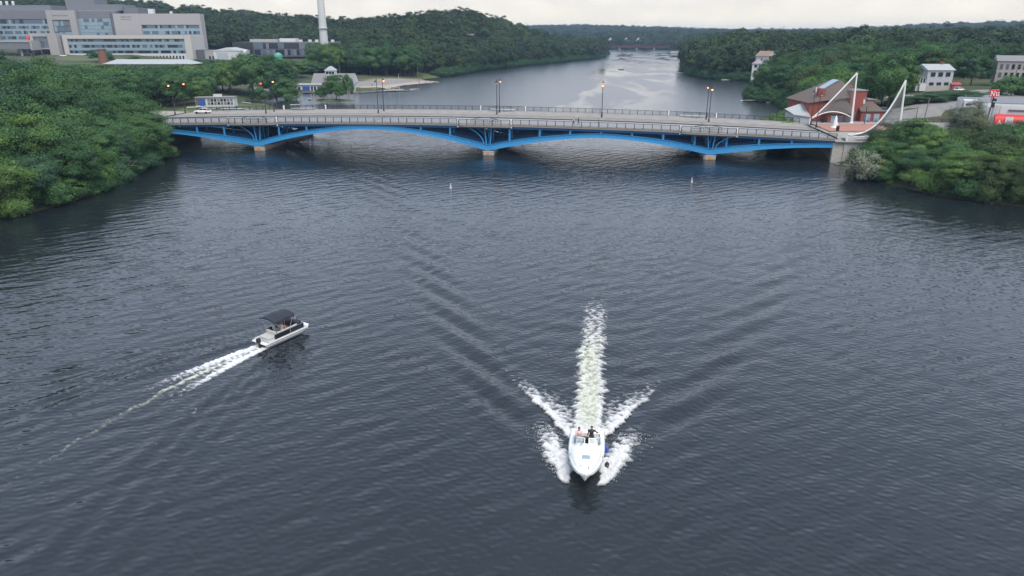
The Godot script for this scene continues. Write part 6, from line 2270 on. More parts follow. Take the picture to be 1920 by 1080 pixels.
	for q in [Vector3(0.2, 1.18, 5.05), Vector3(-0.28, 1.2, 4.9), Vector3(1.02, 0.99, 3.3), Vector3(-1.02, 0.99, 3.3)]:
		b = MB.new()
		b.box(q, Vector3(0.05, 0.06, 0.05))
		b.tube([q + Vector3(0, 0.05, -0.12), q + Vector3(0, 0.05, 0.12)], 0.018, 0.018, 5)
		put("cleat", b, M.dark_steel, o)
	b = MB.new()
	b.tube([Vector3(0.28, 1.2, 4.8), Vector3(0.28, 1.65, 4.82)], 0.012, 0.012, 4)
	put("bow_light_staff", b, M.aluminium, o)
	for s in [1.0, -1.0]:
		b = MB.new()
		var rail := []
		for i in 9:
			var t := lerpf(0.5, 0.93, i / 8.0)
			rail.append(Vector3(s * (half.call(t) - 0.12), sheer.call(t) + 0.20, lerpf(z0, z1, t)))
		b.tube(rail, 0.014, 0.014, 5)
		for i in [0, 3, 6, 8]:
			b.tube([rail[i] - Vector3(0, 0.2, 0), rail[i]], 0.012, 0.012, 4)
		put("grab_rail", b, M.aluminium, o)
	b = MB.new()
	b.bar(Vector3(-0.45, 1.29, 2.62), Vector3(-0.2, 1.55, 2.42), 0.02)
	put("wiper", b, M.black_plastic, o)
	# fenders
	var fender := func(label: String, at: Vector3, mat: Material, long: float) -> void:
		var p := thing("fender", label, "fender", o.transform * at, o.rotation.y)
		var m := MB.new()
		m.lathe([Vector2(0, -long), Vector2(0.10, -long + 0.06), Vector2(0.14, -long + 0.16), Vector2(0.14, -0.12), Vector2(0.08, -0.03), Vector2(0.03, 0.02), Vector2(0, 0.03)], 10)
		put("float", m, mat, p)
		m = MB.new()
		m.tube([Vector3(0, 0.0, 0), Vector3(-0.03, 0.22, 0)], 0.012, 0.012, 4)
		put("rope", m, M.siding_white, p)
	fender.call("bright blue fender hanging from the speedboat's side", Vector3(1.32, 0.86, 1.6), M.door_blue, 0.55)
	fender.call("black fender hanging low on the speedboat's side near the foam", Vector3(1.36, 0.36, 2.75), M.black_plastic, 0.42)

func make_pontoon() -> void:
	var o := thing("pontoon_boat", "pontoon boat with a navy canopy, driving away with a straight wake", "boat", Vector3(PB.x, 0.05, PB.y), atan2(PBDIR.x, PBDIR.y))
	o.rotation.x = -0.03
	o.scale = Vector3(0.74, 0.78, 0.66)
	var L := 6.9
	for s in [-0.95, 0.95]:
		var b := MB.new()
		b.loft(tube_rings(s, L))
		put("pontoon", b, M.aluminium, o)
	slab(o, "deck", -1.3, 1.3, 0.52, 0.66, L, 0.15, M.vinyl_grey)
	for s in [-1.0, 1.0]:
		slab(o, "deck_edge", s * 1.34 - 0.04, s * 1.34 + 0.04, 0.40, 0.70, L - 0.1, 0.1, M.gelcoat)
		var b := MB.new()
		b.bar(Vector3(s * 1.39, 0.5, 0.2), Vector3(s * 1.39, 0.5, L - 0.2), 0.03, 0.05)
		put("rub_strip", b, M.dark_steel, o)
	var b := MB.new()
	b.prism([Vector2(-1.3, L), Vector2(-0.9, L + 0.5), Vector2(0.9, L + 0.5), Vector2(1.3, L)], 0.52, 0.68)
	put("bow_deck", b, M.gelcoat, o)
	# fence panels: frame and dark skin
	var runs := [[Vector3(1.27, 0.68, 1.9), Vector3(1.27, 0.68, 3.9), M.black_plastic], [Vector3(1.27, 0.68, 3.95), Vector3(1.27, 0.68, 6.2), M.canvas_navy], [Vector3(-1.27, 0.68, 6.2), Vector3(-1.27, 0.68, 3.9), M.canvas_navy], [Vector3(-1.27, 0.68, 3.85), Vector3(-1.27, 0.68, 1.2), M.black_plastic], [Vector3(1.2, 0.68, 6.25), Vector3(0.4, 0.68, 6.25), M.canvas_navy], [Vector3(-0.4, 0.68, 6.25), Vector3(-1.2, 0.68, 6.25), M.canvas_navy]]
	for r in runs:
		b = MB.new()
		var m: Vector3 = (r[0] + r[1]) / 2.0
		var d: Vector3 = r[1] - r[0]
		b.box(m + Vector3(0, 0.32, 0), Vector3(maxf(absf(d.x), 0.03), 0.56, maxf(absf(d.z), 0.03)))
		var p := put("fence_panel", b, r[2], o)
		b = MB.new()
		b.bar(r[0] + Vector3(0, 0.66, 0), r[1] + Vector3(0, 0.66, 0), 0.045)
		b.bar(r[0] + Vector3(0, 0.02, 0), r[1] + Vector3(0, 0.02, 0), 0.04)
		b.bar(r[0], r[0] + Vector3(0, 0.66, 0), 0.045)
		b.bar(r[1], r[1] + Vector3(0, 0.66, 0), 0.045)
		put("fence_rail", b, M.aluminium, p)
	# stern: sun lounge, gate, swim deck
	slab(o, "lounge_base", -1.2, 0.55, 0.66, 1.0, 1.5, 0.25, M.siding_white, 0.06)
	slab(o, "lounge_cushion", -1.22, 0.57, 1.0, 1.17, 1.45, 0.22, M.vinyl_grey, 0.07)
	b = MB.new()
	b.box(Vector3(-0.32, 1.30, 1.55), Vector3(1.76, 0.62, 0.26), 0.0, 0.09)
	put("lounge_back", b, M.vinyl_grey, o)
	slab(o, "swim_deck", -1.3, 1.3, 0.5, 0.62, 0.12, -0.42, M.gelcoat, 0.03)
	slab(o, "port_bench", -1.2, -0.62, 0.66, 1.06, 5.2, 1.75, M.vinyl_grey, 0.07)
	slab(o, "bench_back", -1.22, -1.04, 1.06, 1.48, 5.2, 1.75, M.vinyl_grey, 0.06)
	slab(o, "console", 0.30, 1.05, 0.66, 1.42, 4.15, 3.6, M.siding_white, 0.08)
	slab(o, "captain_chair", 0.28, 0.86, 0.66, 1.12, 3.35, 2.8, M.vinyl_grey, 0.08)
	slab(o, "chair_back", 0.28, 0.86, 1.12, 1.68, 2.82, 2.66, M.vinyl_grey, 0.06)
	# covered seats in the bow, lumpy navy canvas
	for q in [[0.2, 1.15, 4.35, 6.1, 1.62], [-1.2, -0.1, 5.0, 6.15, 1.66]]:
		b = MB.new()
		var rings := []
		for k in 6:
			var t := k / 5.0
			var y := lerpf(0.66, q[4], sin(PI * 0.5 * minf(1.0, t * 1.15)))
			var e := 0.42 * t * t
			var ring := []
			for j in 14:
				var a := -TAU * j / 14.0
				var cx: float = (q[0] + q[1]) / 2.0
				var cz: float = (q[2] + q[3]) / 2.0
				var hx: float = (q[1] - q[0]) / 2.0 * (1.0 - e)
				var hz: float = (q[3] - q[2]) / 2.0 * (1.0 - e)
				var sx := signf(cos(a)) * pow(absf(cos(a)), 0.55)
				var sz := signf(sin(a)) * pow(absf(sin(a)), 0.55)
				ring.append(Vector3(cx + hx * sx, y + 0.03 * sin(a * 3.0), cz + hz * sz))
			rings.append(ring)
		b.loft(rings)
		put("seat_cover", b, M.canvas_navy, o)
	b = MB.new()
	b.tube([Vector3(0.1, 0.7, 6.0), Vector3(0.1, 1.7, 6.15), Vector3(0.45, 1.9, 6.2)], 0.025, 0.025, 5)
	b.tube([Vector3(0.75, 1.6, 4.3), Vector3(0.75, 2.0, 4.2)], 0.02, 0.02, 5)
	put("light_staff", b, M.siding_white, o)
	# canopy: a shallow vault of navy cloth on two hoops
	b = MB.new()
	var up := []
	var down := []
	for i in 9:
		var z := lerpf(1.3, 4.9, i / 8.0)
		var r0 := []
		var r1 := []
		for k in 11:
			var u := lerpf(-1.0, 1.0, k / 10.0)
			var y := 2.86 + 0.24 * (1.0 - u * u) + 0.10 * sin(PI * i / 8.0) - 0.05 * absf(sin(PI * i / 4.0))
			if absf(u) > 0.99:
				y -= 0.12
			r0.append(Vector3(-1.36 * u, y, z))
			r1.append(Vector3(1.36 * u, y - 0.12, z))
		up.append(r0)
		down.append(r1)
	b.loft(up, false)
	b.loft(down, false)
	put("canopy", b, M.canvas_navy, o)
	b = MB.new()
	for q in [[1.55, 2.9], [4.65, 3.4], [3.1, 3.15]]:
		for s in [-1.26, 1.26]:
			b.tube([Vector3(s, 0.72, q[1]), Vector3(s, 2.75, q[0])], 0.024, 0.024, 5)
	put("canopy_frame", b, M.aluminium, o)
	b = MB.new()
	b.tube([Vector3(1.27, 1.34, 3.9), Vector3(1.2, 1.75, 3.95), Vector3(1.2, 1.78, 4.5), Vector3(1.27, 1.34, 4.7)], 0.03, 0.03, 6)
	b.tube([Vector3(1.27, 0.7, 1.9), Vector3(1.25, 1.6, 2.0), Vector3(1.25, 2.7, 1.6)], 0.024, 0.024, 5)
	put("hand_rail", b, M.siding_white, o)
	# outboard motor
	b = MB.new()
	b.box(Vector3(-0.15, 0.98, -0.5), Vector3(0.40, 0.5, 0.6), 0.0, 0.10)
	b.box(Vector3(-0.15, 0.45, -0.42), Vector3(0.2, 0.7, 0.3), 0.0, 0.05)
	b.box(Vector3(-0.15, -0.2, -0.45), Vector3(0.12, 0.8, 0.34), 0.0, 0.04)
	put("outboard_motor", b, M.black_plastic, o)
	b = MB.new()
	b.tube([Vector3(0.55, 0.6, -0.35), Vector3(0.55, 0.95, -0.42), Vector3(0.9, 0.95, -0.42), Vector3(0.9, 0.6, -0.35)], 0.025, 0.025, 5)
	put("boarding_ladder", b, M.aluminium, o)
	for q in [[Vector3(1.46, 0.62, 3.3), "white fender on the pontoon boat's side amidships"], [Vector3(1.46, 0.60, 5.7), "white fender near the pontoon boat's bow"]]:
		var p := thing("fender", q[1], "fender", o.transform * (q[0] as Vector3), o.rotation.y)
		b = MB.new()
		b.lathe([Vector2(0, -0.5), Vector2(0.09, -0.45), Vector2(0.11, -0.35), Vector2(0.11, -0.1), Vector2(0.05, 0.0), Vector2(0, 0.02)], 8)
		put("float", b, M.siding_white, p)

func tube_rings(x: float, L: float) -> Array:
	var rings := []
	for q in [[0.0, 0.30, 0.2], [0.05, 0.33, 0.2], [L - 1.0, 0.33, 0.2], [L - 0.35, 0.25, 0.28], [L + 0.05, 0.10, 0.42], [L + 0.15, 0.02, 0.46]]:
		var ring := []
		for k in 14:
			var a := TAU * k / 14.0
			ring.append(Vector3(x + cos(a) * q[1], q[2] + sin(a) * q[1], q[0]))
		rings.append(ring)
	return rings

# ---------------------------------------------------------------- foam
# how much foam lies at (a astern, b across); the sheet keeps the cells where it beats a lacy noise
func speed_foam(a: float, b: float) -> Vector3:   # amount, how green-yellow, how opaque
	var wob := 0.5 * N1.get_noise_2d(a * 26.0, 3.0) + 0.3 * N1.get_noise_2d(a * 80.0, 9.0)
	var e := absf(b - wob * sstep(1.0, 8.0, a))
	# prop wash: thick behind the transom, thinning to torn streaks
	var w := 0.75 + 0.30 * sstep(0.0, 2.0, a) - 0.10 * sstep(3.0, 12.0, a) + 0.012 * a
	var wash := sstep(w + 0.6, w - 0.65, e) * sstep(-0.9, 0.1, a) * (1.08 - 0.14 * sstep(1.0, 9.0, a)) * lerpf(1.0, 0.5, sstep(9.0, 25.0, a)) * sstep(32.0, 24.0, a)
	wash *= 1.0 + 0.3 * N2.get_noise_2d(a * 110.0, e * 14.0)
	var milk := sstep(w + 0.1, w * 0.3, e) * sstep(1.0, 3.5, a) * sstep(23.0, 13.0, a)
	# the two wings thrown out from the quarters: sharp outside, torn inside
	var side := 1.0 if b > 0.0 else -1.0
	var m := absf(b)
	var edge := 0.95 + a * (0.62 if side > 0.0 else 0.50) + 0.35 * N1.get_noise_2d(a * 60.0, side * 40.0) + 0.2 * N1.get_noise_2d(a * 200.0, side * 90.0)
	var wing := 0.0
	if a > -0.8 and a < 13.0:
		var back := edge - m
		var fill := 1.0 - 0.42 * sstep(0.2, 0.9 + a * 0.16, back) - 0.6 * sstep(1.0 + a * 0.14, 2.4 + a * 0.30, back)
		wing = sstep(-0.16, 0.30, back) * maxf(0.0, fill) * sstep(13.0, 3.0, a + back * 0.4)
	# spray sheets peeling off the bow
	var ea := a + 4.9
	var spray := 0.0
	if ea > 0.0 and ea < 9.8:
		var mid := 0.98 + ea * 0.30 + 0.30 * N1.get_noise_2d(a * 50.0, 77.0 * side)
		var wide := 0.45 + 1.0 * sstep(0.0, 3.5, ea)
		spray = sstep(wide, wide * 0.1, absf(m - mid)) * sstep(9.8, 1.8, ea) * sstep(0.0, 0.6, ea) * (1.12 + 0.25 * sstep(4.5, 1.0, ea))
	return Vector3(maxf(maxf(wash, wing), spray), milk, 1.0)

func pontoon_foam(a: float, b: float) -> Vector3:
	var c := b - 0.0085 * a * a + 0.35 * N1.get_noise_2d(a * 40.0, 5.0) * sstep(2.0, 10.0, a)
	var half := 0.75 + 0.13 * a
	var f := sstep(half + 0.35, half - 0.25, absf(c)) * sstep(-0.4, 0.2, a) * sstep(15.0, 1.5, a)
	# brighter along its two edges than between them
	f *= 0.62 + 0.42 * sstep(0.75, 0.1, absf(absf(c) - half * 0.72))
	var centre := sstep(0.5, 0.05, absf(c)) * sstep(0.2, 1.2, a) * (0.80 - 0.26 * sstep(5.0, 18.0, a)) * sstep(29.0, 14.0, a)
	# flecks on the wave to the right
	var arm := 1.4 + 0.26 * (a + 3.0)
	var fleck := 0.5 * sstep(0.3, 0.0, absf(c - arm)) * sstep(0.1, 0.4, N1.get_noise_2d(a * 30.0, 60.0)) * sstep(2.0, 5.0, a) * sstep(20.0, 13.0, a)
	return Vector3(maxf(maxf(f, centre), fleck), sstep(0.6, 0.1, absf(c)) * sstep(2.0, 7.0, a), lerpf(1.0, 0.34, sstep(5.0, 14.0, a)))

func foam_sheet(origin: Vector2, dir: Vector2, a0: float, a1: float, b0: float, b1: float, cell: float, amount: Callable, rise: float) -> MB:
	var n := FastNoiseLite.new()
	n.seed = 77
	n.frequency = 1.5
	n.fractal_octaves = 3
	n.noise_type = FastNoiseLite.TYPE_SIMPLEX
	var lace := FastNoiseLite.new()
	lace.seed = 5
	lace.frequency = 2.0
	lace.noise_type = FastNoiseLite.TYPE_CELLULAR
	lace.cellular_return_type = FastNoiseLite.RETURN_DISTANCE2_SUB
	lace.domain_warp_enabled = true
	lace.domain_warp_amplitude = 0.8
	lace.domain_warp_frequency = 0.9
	var b := MB.new()
	var na := int((a1 - a0) / cell)
	var nb := int((b1 - b0) / cell)
	var id := PackedInt32Array()
	id.resize((na + 1) * (nb + 1))
	id.fill(-1)
	var across := Vector2(-dir.y, dir.x)
	for i in na + 1:
		for j in nb + 1:
			var a := a0 + i * cell
			var e := b0 + j * cell
			var f: Vector3 = amount.call(a, e)
			if f.x < 0.06:
				continue
			var p := origin - dir * a + across * e
			var q := n.get_noise_2d(a * 1.25, e * 0.8)
			var l := lace.get_noise_2d(a * 1.3, e * 0.75)      # -1 on the strands
			var keep := f.x * 1.5 - 0.72 + 0.55 * q - 0.58 * (l + 0.6)
			if keep < -0.28:
				continue
			var solid := sstep(-0.26, 0.80, keep)
			var y := water_height(p.x, p.y) + 0.012 + rise * f.x * (0.45 + 0.7 * q) * clampf(solid * 1.4, 0.05, 1.0)
			id[i * (nb + 1) + j] = b.v.size()
			b.v.append(Vector3(p.x, y, p.y))
			var c := Color(1, 1, 1).lerp(Color(0.60, 0.62, 0.46).lerp(Color(0.84, 0.87, 0.74), clampf(0.5 + q * 1.6, 0.0, 1.0)), f.y * 0.9)
			c.a = maxf(pow(solid, 1.15), f.y * 0.45 * f.x) * f.z
			b.c.append(c)
			b.uv.append(Vector2.ZERO)
			b.n.append(Vector3(-q * 0.3 - l * 0.2, 1, n.get_noise_2d(e * 2.0, a * 2.0) * 0.5).normalized())
	for i in na:
		for j in nb:
			var k := [id[i * (nb + 1) + j], id[(i + 1) * (nb + 1) + j], id[(i + 1) * (nb + 1) + j + 1], id[i * (nb + 1) + j + 1]]
			if k[0] < 0 or k[2] < 0:
				continue
			if k[1] >= 0:
				b.ix.append_array([k[0], k[2], k[1]])
			if k[3] >= 0:
				b.ix.append_array([k[0], k[3], k[2]])
	return b

func make_foam() -> void:
	var o := setting("wake_foam", foam_sheet(SB, SBDIR, -5.2, 31.0, -7.2, 7.6, 0.055, speed_foam, 0.34), M.foam, "stuff")
	tag(o, "white and yellowish foam of the speedboat's wake and bow spray", "foam")
	o = setting("wake_foam", foam_sheet(PB, PBDIR, -0.6, 34.0, -3.4, 12.0, 0.06, pontoon_foam, 0.12), M.foam, "stuff")
	tag(o, "thin white foam trail behind the pontoon boat", "foam")
	# droplets thrown up along the bow
	var b := MB.new()
	var r := RandomNumberGenerator.new()
	r.seed = 31
	var across := Vector2(-SBDIR.y, SBDIR.x)
	for i in 1500:
		var ea := r.randf_range(0.2, 6.4)
		var s := 1.0 if r.randf() < 0.5 else -1.0
		var m := 1.22 + ea * 0.30 + r.randfn(0.0, 0.28 + 0.05 * ea)
		if m < 1.15:
			continue
		var p := SB - SBDIR * (ea - 4.6) + across * m * s
		var y := 0.05 + absf(r.randfn(0.0, 0.20)) * sstep(6.5, 1.0, ea)
		var z := r.randf_range(0.012, 0.035)
		var k := b.v.size()
		for q in [Vector3(z, 0, 0), Vector3(-z, 0, 0), Vector3(0, z, 0), Vector3(0, -z, 0), Vector3(0, 0, z), Vector3(0, 0, -z)]:
			b.v.append(Vector3(p.x, y, p.y) + q)
			b.n.append(q.normalized())
			b.c.append(Color.WHITE)
			b.uv.append(Vector2.ZERO)
		for q in [[0, 2, 4], [2, 1, 4], [1, 3, 4], [3, 0, 4], [2, 0, 5], [1, 2, 5], [3, 1, 5], [0, 3, 5]]:
			b.ix.append_array([k + q[0], k + q[2], k + q[1]])
	o = setting("spray_drops", b, M.foam, "stuff")
	tag(o, "water drops flying off both sides of the speedboat's bow", "spray")

# ---------------------------------------------------------------- vehicles, poles, boats ashore, marks on the water
func car(label: String, at: Vector3, turn: float, paint: Material, long := 4.6, group := "") -> Node3D:
	var o := thing("parked_car" if group else "car", label, "car", at, turn, group)
	var h := long / 2.0
	var b := MB.new()
	var rings := []
	for q in [[-h, 0.55, 0.66, 0.72], [-h + 0.08, 0.36, 0.84, 0.86], [-h * 0.55, 0.28, 0.94, 0.90], [h * 0.3, 0.28, 0.92, 0.90], [h * 0.85, 0.34, 0.78, 0.86], [h, 0.5, 0.62, 0.66]]:
		var x: float = q[0]
		rings.append([Vector3(x, q[1], q[3] - 0.06), Vector3(x, (q[1] + q[2]) / 2.0, q[3]), Vector3(x, q[2], q[3] - 0.08), Vector3(x, q[2] + 0.03, 0), Vector3(x, q[2], -q[3] + 0.08), Vector3(x, (q[1] + q[2]) / 2.0, -q[3]), Vector3(x, q[1], -q[3] + 0.06), Vector3(x, q[1] - 0.03, 0)])
	b.loft(rings)
	put("body", b, paint, o)
	b = MB.new()
	rings = []
	for q in [[-h * 0.86, 0.92, 0.80], [-h * 0.62, 1.34, 0.66], [-h * 0.1, 1.47, 0.64], [h * 0.12, 1.42, 0.64], [h * 0.46, 0.93, 0.78]]:
		rings.append([Vector3(q[0], 0.86, 0.82), Vector3(q[0], q[1], q[2]), Vector3(q[0], q[1] + 0.03, 0), Vector3(q[0], q[1], -q[2]), Vector3(q[0], 0.86, -0.82)])
	b.loft(rings)
	put("cabin_glass", b, M.glass_dark, o)
	b = MB.new()
	b.box(Vector3(-h * 0.26, 1.475, 0), Vector3(h * 0.72, 0.06, 1.26), 0.0, 0.03)
	for s in [-1.0, 1.0]:
		for q in [[-h * 0.86, 0.92, 0.80, -h * 0.6, 1.38, 0.66], [h * 0.46, 0.93, 0.78, h * 0.1, 1.45, 0.64], [-h * 0.2, 0.9, 0.83, -h * 0.2, 1.46, 0.65]]:
			b.bar(Vector3(q[0], q[1], q[2] * s), Vector3(q[3], q[4], q[5] * s), 0.09, 0.06)
	put("roof", b, paint, o)
	for x in [-h * 0.6, h * 0.62]:
		for s in [-1.0, 1.0]:
			b = MB.new()
			var ring0 := []
			b.xf = Transform3D(Basis(Vector3.RIGHT, PI / 2), Vector3(x, 0.33, s * 0.82))
			b.lathe([Vector2(0, -0.1), Vector2(0.3, -0.1), Vector2(0.33, -0.06), Vector2(0.33, 0.06), Vector2(0.3, 0.1), Vector2(0, 0.1)], 14)
			put("wheel", b, M.tyre, o)
	for s in [-0.62, 0.62]:
		b = MB.new()
		b.box(Vector3(-h + 0.06, 0.72, s), Vector3(0.1, 0.14, 0.28))
		put("tail_light", b, M.red_paint, o)
		b = MB.new()
		b.box(Vector3(h - 0.08, 0.62, s), Vector3(0.14, 0.12, 0.3))
		put("headlight", b, M.lamp_off, o)
	return o

func pole(called: String, label: String, at: Vector3, high: float, lean := 0.0, arm := 0) -> Node3D:
	var o := thing(called, label, "pole", at)
	var b := MB.new()
	b.tube([Vector3(0, -1, 0), Vector3(lean, high, 0)], 0.15, 0.10, 7)
	put("shaft", b, M.wood_grey, o)
	if arm > 0:
		b = MB.new()
		for k in arm:
			b.bar(Vector3(lean - 1.1, high - 0.5 - k * 0.8, 0), Vector3(lean + 1.1, high - 0.5 - k * 0.8, 0), 0.1)
		put("cross_arm", b, M.wood_grey, o)
		b = MB.new()
		b.lathe([Vector2(0, 0), Vector2(0.22, 0), Vector2(0.22, 0.7), Vector2(0, 0.72)], 8, Vector3(lean + 0.4, high - 2.4, 0))
		put("transformer", b, M.siding_grey, o)
	return o

func small_boat(called: String, label: String, at: Vector3, turn: float, long: float, mat: Material, mast := 0.0, group := "", covered := false) -> Node3D:
	var o := thing(called, label, "boat", at, turn, group)
	var half := func(t: float) -> float: return long * 0.16 * pow(maxf(0.0, 1.0 - pow(t, 3.0)), 0.6) + 0.01
	var sheer := func(t: float) -> float: return 0.42 + 0.14 * t * t
	var keel := func(t: float) -> float: return -0.12 + 0.35 * pow(t, 4.0)
	put("hull", hull(half, -long / 2, long / 2, sheer, keel, 0.4, 8), mat, o)
	slab(o, "deck", -long * 0.13, long * 0.13, 0.30, 0.36, long * 0.2, -long * 0.48, mat if covered else M.vinyl_grey)
	slab(o, "thwart", -long * 0.12, long * 0.12, 0.37, 0.5, 0.2, -0.1, M.siding_white)
	if mast > 0.0:
		var b := MB.new()
		b.tube([Vector3(0, 0.3, long * 0.1), Vector3(0, mast, long * 0.08)], 0.09, 0.06, 6)
		b.tube([Vector3(0, 1.2, long * 0.08), Vector3(0, 1.25, -long * 0.4)], 0.08, 0.08, 6)
		put("mast", b, M.siding_white, o)
	return o

func make_small() -> void:
	# traffic
	var p := from_deck(-83.5, 24.0)
	car("white hatchback on the far lanes near the bridge's left end", Vector3(p.x, deck_y(-83.5) + 0.48, p.y), 0.12435 * -1.0 + PI, M.gelcoat)
	p = from_deck(-98.5, 20.0)
	car("white car half hidden by the bank trees at the left end of the road", Vector3(p.x, land_height(p.x, p.y) + 0.16, p.y), -0.12, M.gelcoat)
	car("white car parked beside the pale house's steps", Vector3(156.2, land_height(156.2, -255) + 0.12, -255), 0.5, M.gelcoat, 4.3, "cars parked on the right shore")
	car("dark car parked behind the brick building", Vector3(101.5, land_height(101.5, -197) + 0.2, -197), 0.4, M.panel_slate, 4.6, "cars parked on the right shore")
	var park := [[-128, -380, 0.4, "white car on the park road behind the big park trees"], [-108, -349, 0.1, "white car on the park road beside the boathouse"], [-114, -349, 0.1, "silver car left of the white one on the park road"], [-136, -386, 0.6, "silver car far up the park road"], [-322, -532, 0.2, "white van-like car before the hospital entrance"]]
	for q in park:
		car(q[3], Vector3(q[0], land_height(q[0], q[1]) + 0.12, q[1]), q[2], M.gelcoat if q[3].begins_with("white") else M.aluminium, 4.6, "cars parked in the park")
	# plaza: white draped figure, round sign, litter bin, planters
	var o := thing("monument", "pointed white stone monument on the red paved plaza", "monument", Vector3(79.6, 5.0, -176.8))
	var b := MB.new()
	b.loft([[Vector3(-0.9, 0, 0.9), Vector3(0.9, 0, 0.9), Vector3(0.9, 0, -0.9), Vector3(-0.9, 0, -0.9)], [Vector3(-0.75, 0.5, 0.75), Vector3(0.75, 0.5, 0.75), Vector3(0.75, 0.5, -0.75), Vector3(-0.75, 0.5, -0.75)]])
	put("plinth", b, M.white_paint, o)
	b = MB.new()
	var rings := []
	for q in [[0.55, 0.5, 0.0], [0.62, 1.0, 0.05], [0.42, 1.7, -0.03], [0.30, 2.3, 0.04], [0.16, 2.8, 0.0], [0.02, 3.05, 0.0]]:
		var ring := []
		for k in 10:
			var a := -TAU * k / 10.0
			var w: float = q[0] * (1.0 + 0.12 * sin(a * 3.0 + q[1] * 2.0))
			ring.append(Vector3(q[2] + cos(a) * w, q[1], sin(a) * w * 0.8))
		rings.append(ring)
	b.loft(rings)
	put("carving", b, M.white_paint, o)
	o = thing("round_sign", "oval black and white sign on a black post before the brick building", "sign", Vector3(89.0, 5.2, -181.5), 0.5)
	b = MB.new()
	b.tube([Vector3(0, -0.5, 0), Vector3(0, 4.6, 0)], 0.1, 0.09, 7)
	put("post", b, M.dark_steel, o)
	for q in [[1.2, 0.09, M.black_plastic, "rim"], [0.82, 0.13, M.white_paint, "face"], [0.42, 0.16, M.black_plastic, "emblem"]]:
		b = MB.new()
		var ol := []
		for k in 24:
			var a := TAU * k / 24.0
			ol.append(Vector2(cos(a) * q[0] * 0.78, 5.5 + sin(a) * q[0]))
		b.plate(ol, -q[1], q[1])
		put(q[3], b, q[2], o)
	for q in [[81.0, -187.5, "black planter at the foot of the first sail's netting"], [77.5, -170.5, "black litter bin at the plaza's corner"], [80.2, -157.2, "black bin by the second sail's corner post"]]:
		o = thing("litter_bin", q[2], "bin", Vector3(q[0], 5.0, q[1]))
		b = MB.new()
		b.lathe([Vector2(0, 0), Vector2(0.32, 0), Vector2(0.40, 0.95), Vector2(0.30, 1.05), Vector2(0, 1.06)], 12)
		put("drum", b, M.black_plastic, o)
		b = MB.new()
		b.lathe([Vector2(0.3, 1.05), Vector2(0.44, 1.07), Vector2(0.42, 1.2), Vector2(0.2, 1.3), Vector2(0, 1.3)], 12)
		put("lid", b, M.dark_steel, o)
	# road railing beyond the plaza
	o = thing("railing", "dark railing along the road past the brick building", "railing", Vector3(92, 5.1, -186), -0.12)
	b = MB.new()
	b.bar(Vector3(0, 1.1, 0), Vector3(30, 1.4, 0), 0.08)
	b.bar(Vector3(0, 0.4, 0), Vector3(30, 0.7, 0), 0.05)
	put("rail", b, M.dark_steel, o)
	for k in 16:
		b = MB.new()
		b.box(Vector3(k * 2.0, 0.5 + k * 0.02, 0), Vector3(0.1, 1.3, 0.1))
		put("post", b, M.dark_steel, o)
	# poles on the right shore
	pole("utility_pole", "leaning wooden pole among the bushes below the pale house", Vector3(107.5, 4.6, -188), 6.6, 0.5)
	pole("utility_pole", "pale leaning pole left of the white restaurant", Vector3(119.2, 5.4, -193), 6.4, 1.2)
	pole("utility_pole", "wooden utility pole with cross arms before the grey block", Vector3(168.5, 7.6, -246), 9.6, 0.2, 2)
	pole("flag_pole", "slim pole standing on the restaurant's roof edge", Vector3(113.5, 10.5, -172), 3.4)
	pole("light_pole", "thin dark pole among the trees left of the restaurant", Vector3(96.5, 4.8, -172), 5.8)
	pole("light_pole", "tall pale pole in the trees below the white metal shed", Vector3(-172.6, 5.4, -430), 10.0)
	pole("light_pole", "grey pole at the end of the beach", Vector3(-55.2, 1.6, -431), 8.0)
	pole("light_pole", "pale pole on the park road behind the boathouse", Vector3(-92.5, 3.0, -395), 9.0)
	# boats round the cove and along the shore
	small_boat("sailboat", "white dinghy with a mast moored at the beach dock, left of the pair", Vector3(-62.5, 0, -372), 1.9, 5.5, M.gelcoat, 6.4, "moored dinghies")
	small_boat("sailboat", "white dinghy with a mast moored at the beach dock, right of the pair", Vector3(-58.5, 0, -376), 1.9, 5.5, M.gelcoat, 8.2, "moored dinghies")
	small_boat("sailboat", "long white keelboat hull moored below the dinghies", Vector3(-60.5, 0, -368.5), 1.85, 7.0, M.gelcoat, 5.2)
	small_boat("rowing_boat", "white launch moored beyond the dinghies toward the open lake", Vector3(-50.5, 0, -379), 1.7, 5.0, M.gelcoat)
	small_boat("rowing_boat", "white boat lying on the cove by the little island", Vector3(-88.5, 0, -318), 0.4, 4.2, M.gelcoat)
	small_boat("rowing_boat", "orange kayak pulled up left of the little island", Vector3(-83.5, 0.15, -317.5), 1.2, 4.0, M.orange_paint)
	small_boat("rowing_boat", "white rounded boat on the water just behind the bridge rail", Vector3(-87.0, 0, -291), 1.4, 4.0, M.gelcoat, 0.0, "", true)
	for q in [[-99.0, -247.0, 1.45, 9.0, 0.2, "long white racing shell on the lawn rack, nearest the bridge"], [-96.0, -250.5, 1.45, 9.5, 0.9, "long white racing shell on the upper rack"], [-94.5, -255.0, 1.4, 7.0, 0.2, "white racing shell behind the rack"], [-110.0, -251.5, 1.6, 5.5, 0.1, "white upturned boat before the white shed"], [-104.5, -250.5, 1.5, 4.6, 0.1, "pale blue-white upturned boat right of the other before the shed"]]:
		var g := land_height(q[0], q[1])
		var s := small_boat("racing_shell", q[5], Vector3(q[0], g + 0.45 + q[4], q[1]), q[2], q[3], M.gelcoat, 0.0, "", true)
		s.scale = Vector3(0.7, 0.8, 1.0)
	o = thing("boat_rack", "grey rack of posts carrying the white racing shells", "rack", Vector3(-96.5, land_height(-96.5, -249), -249), 0.1)
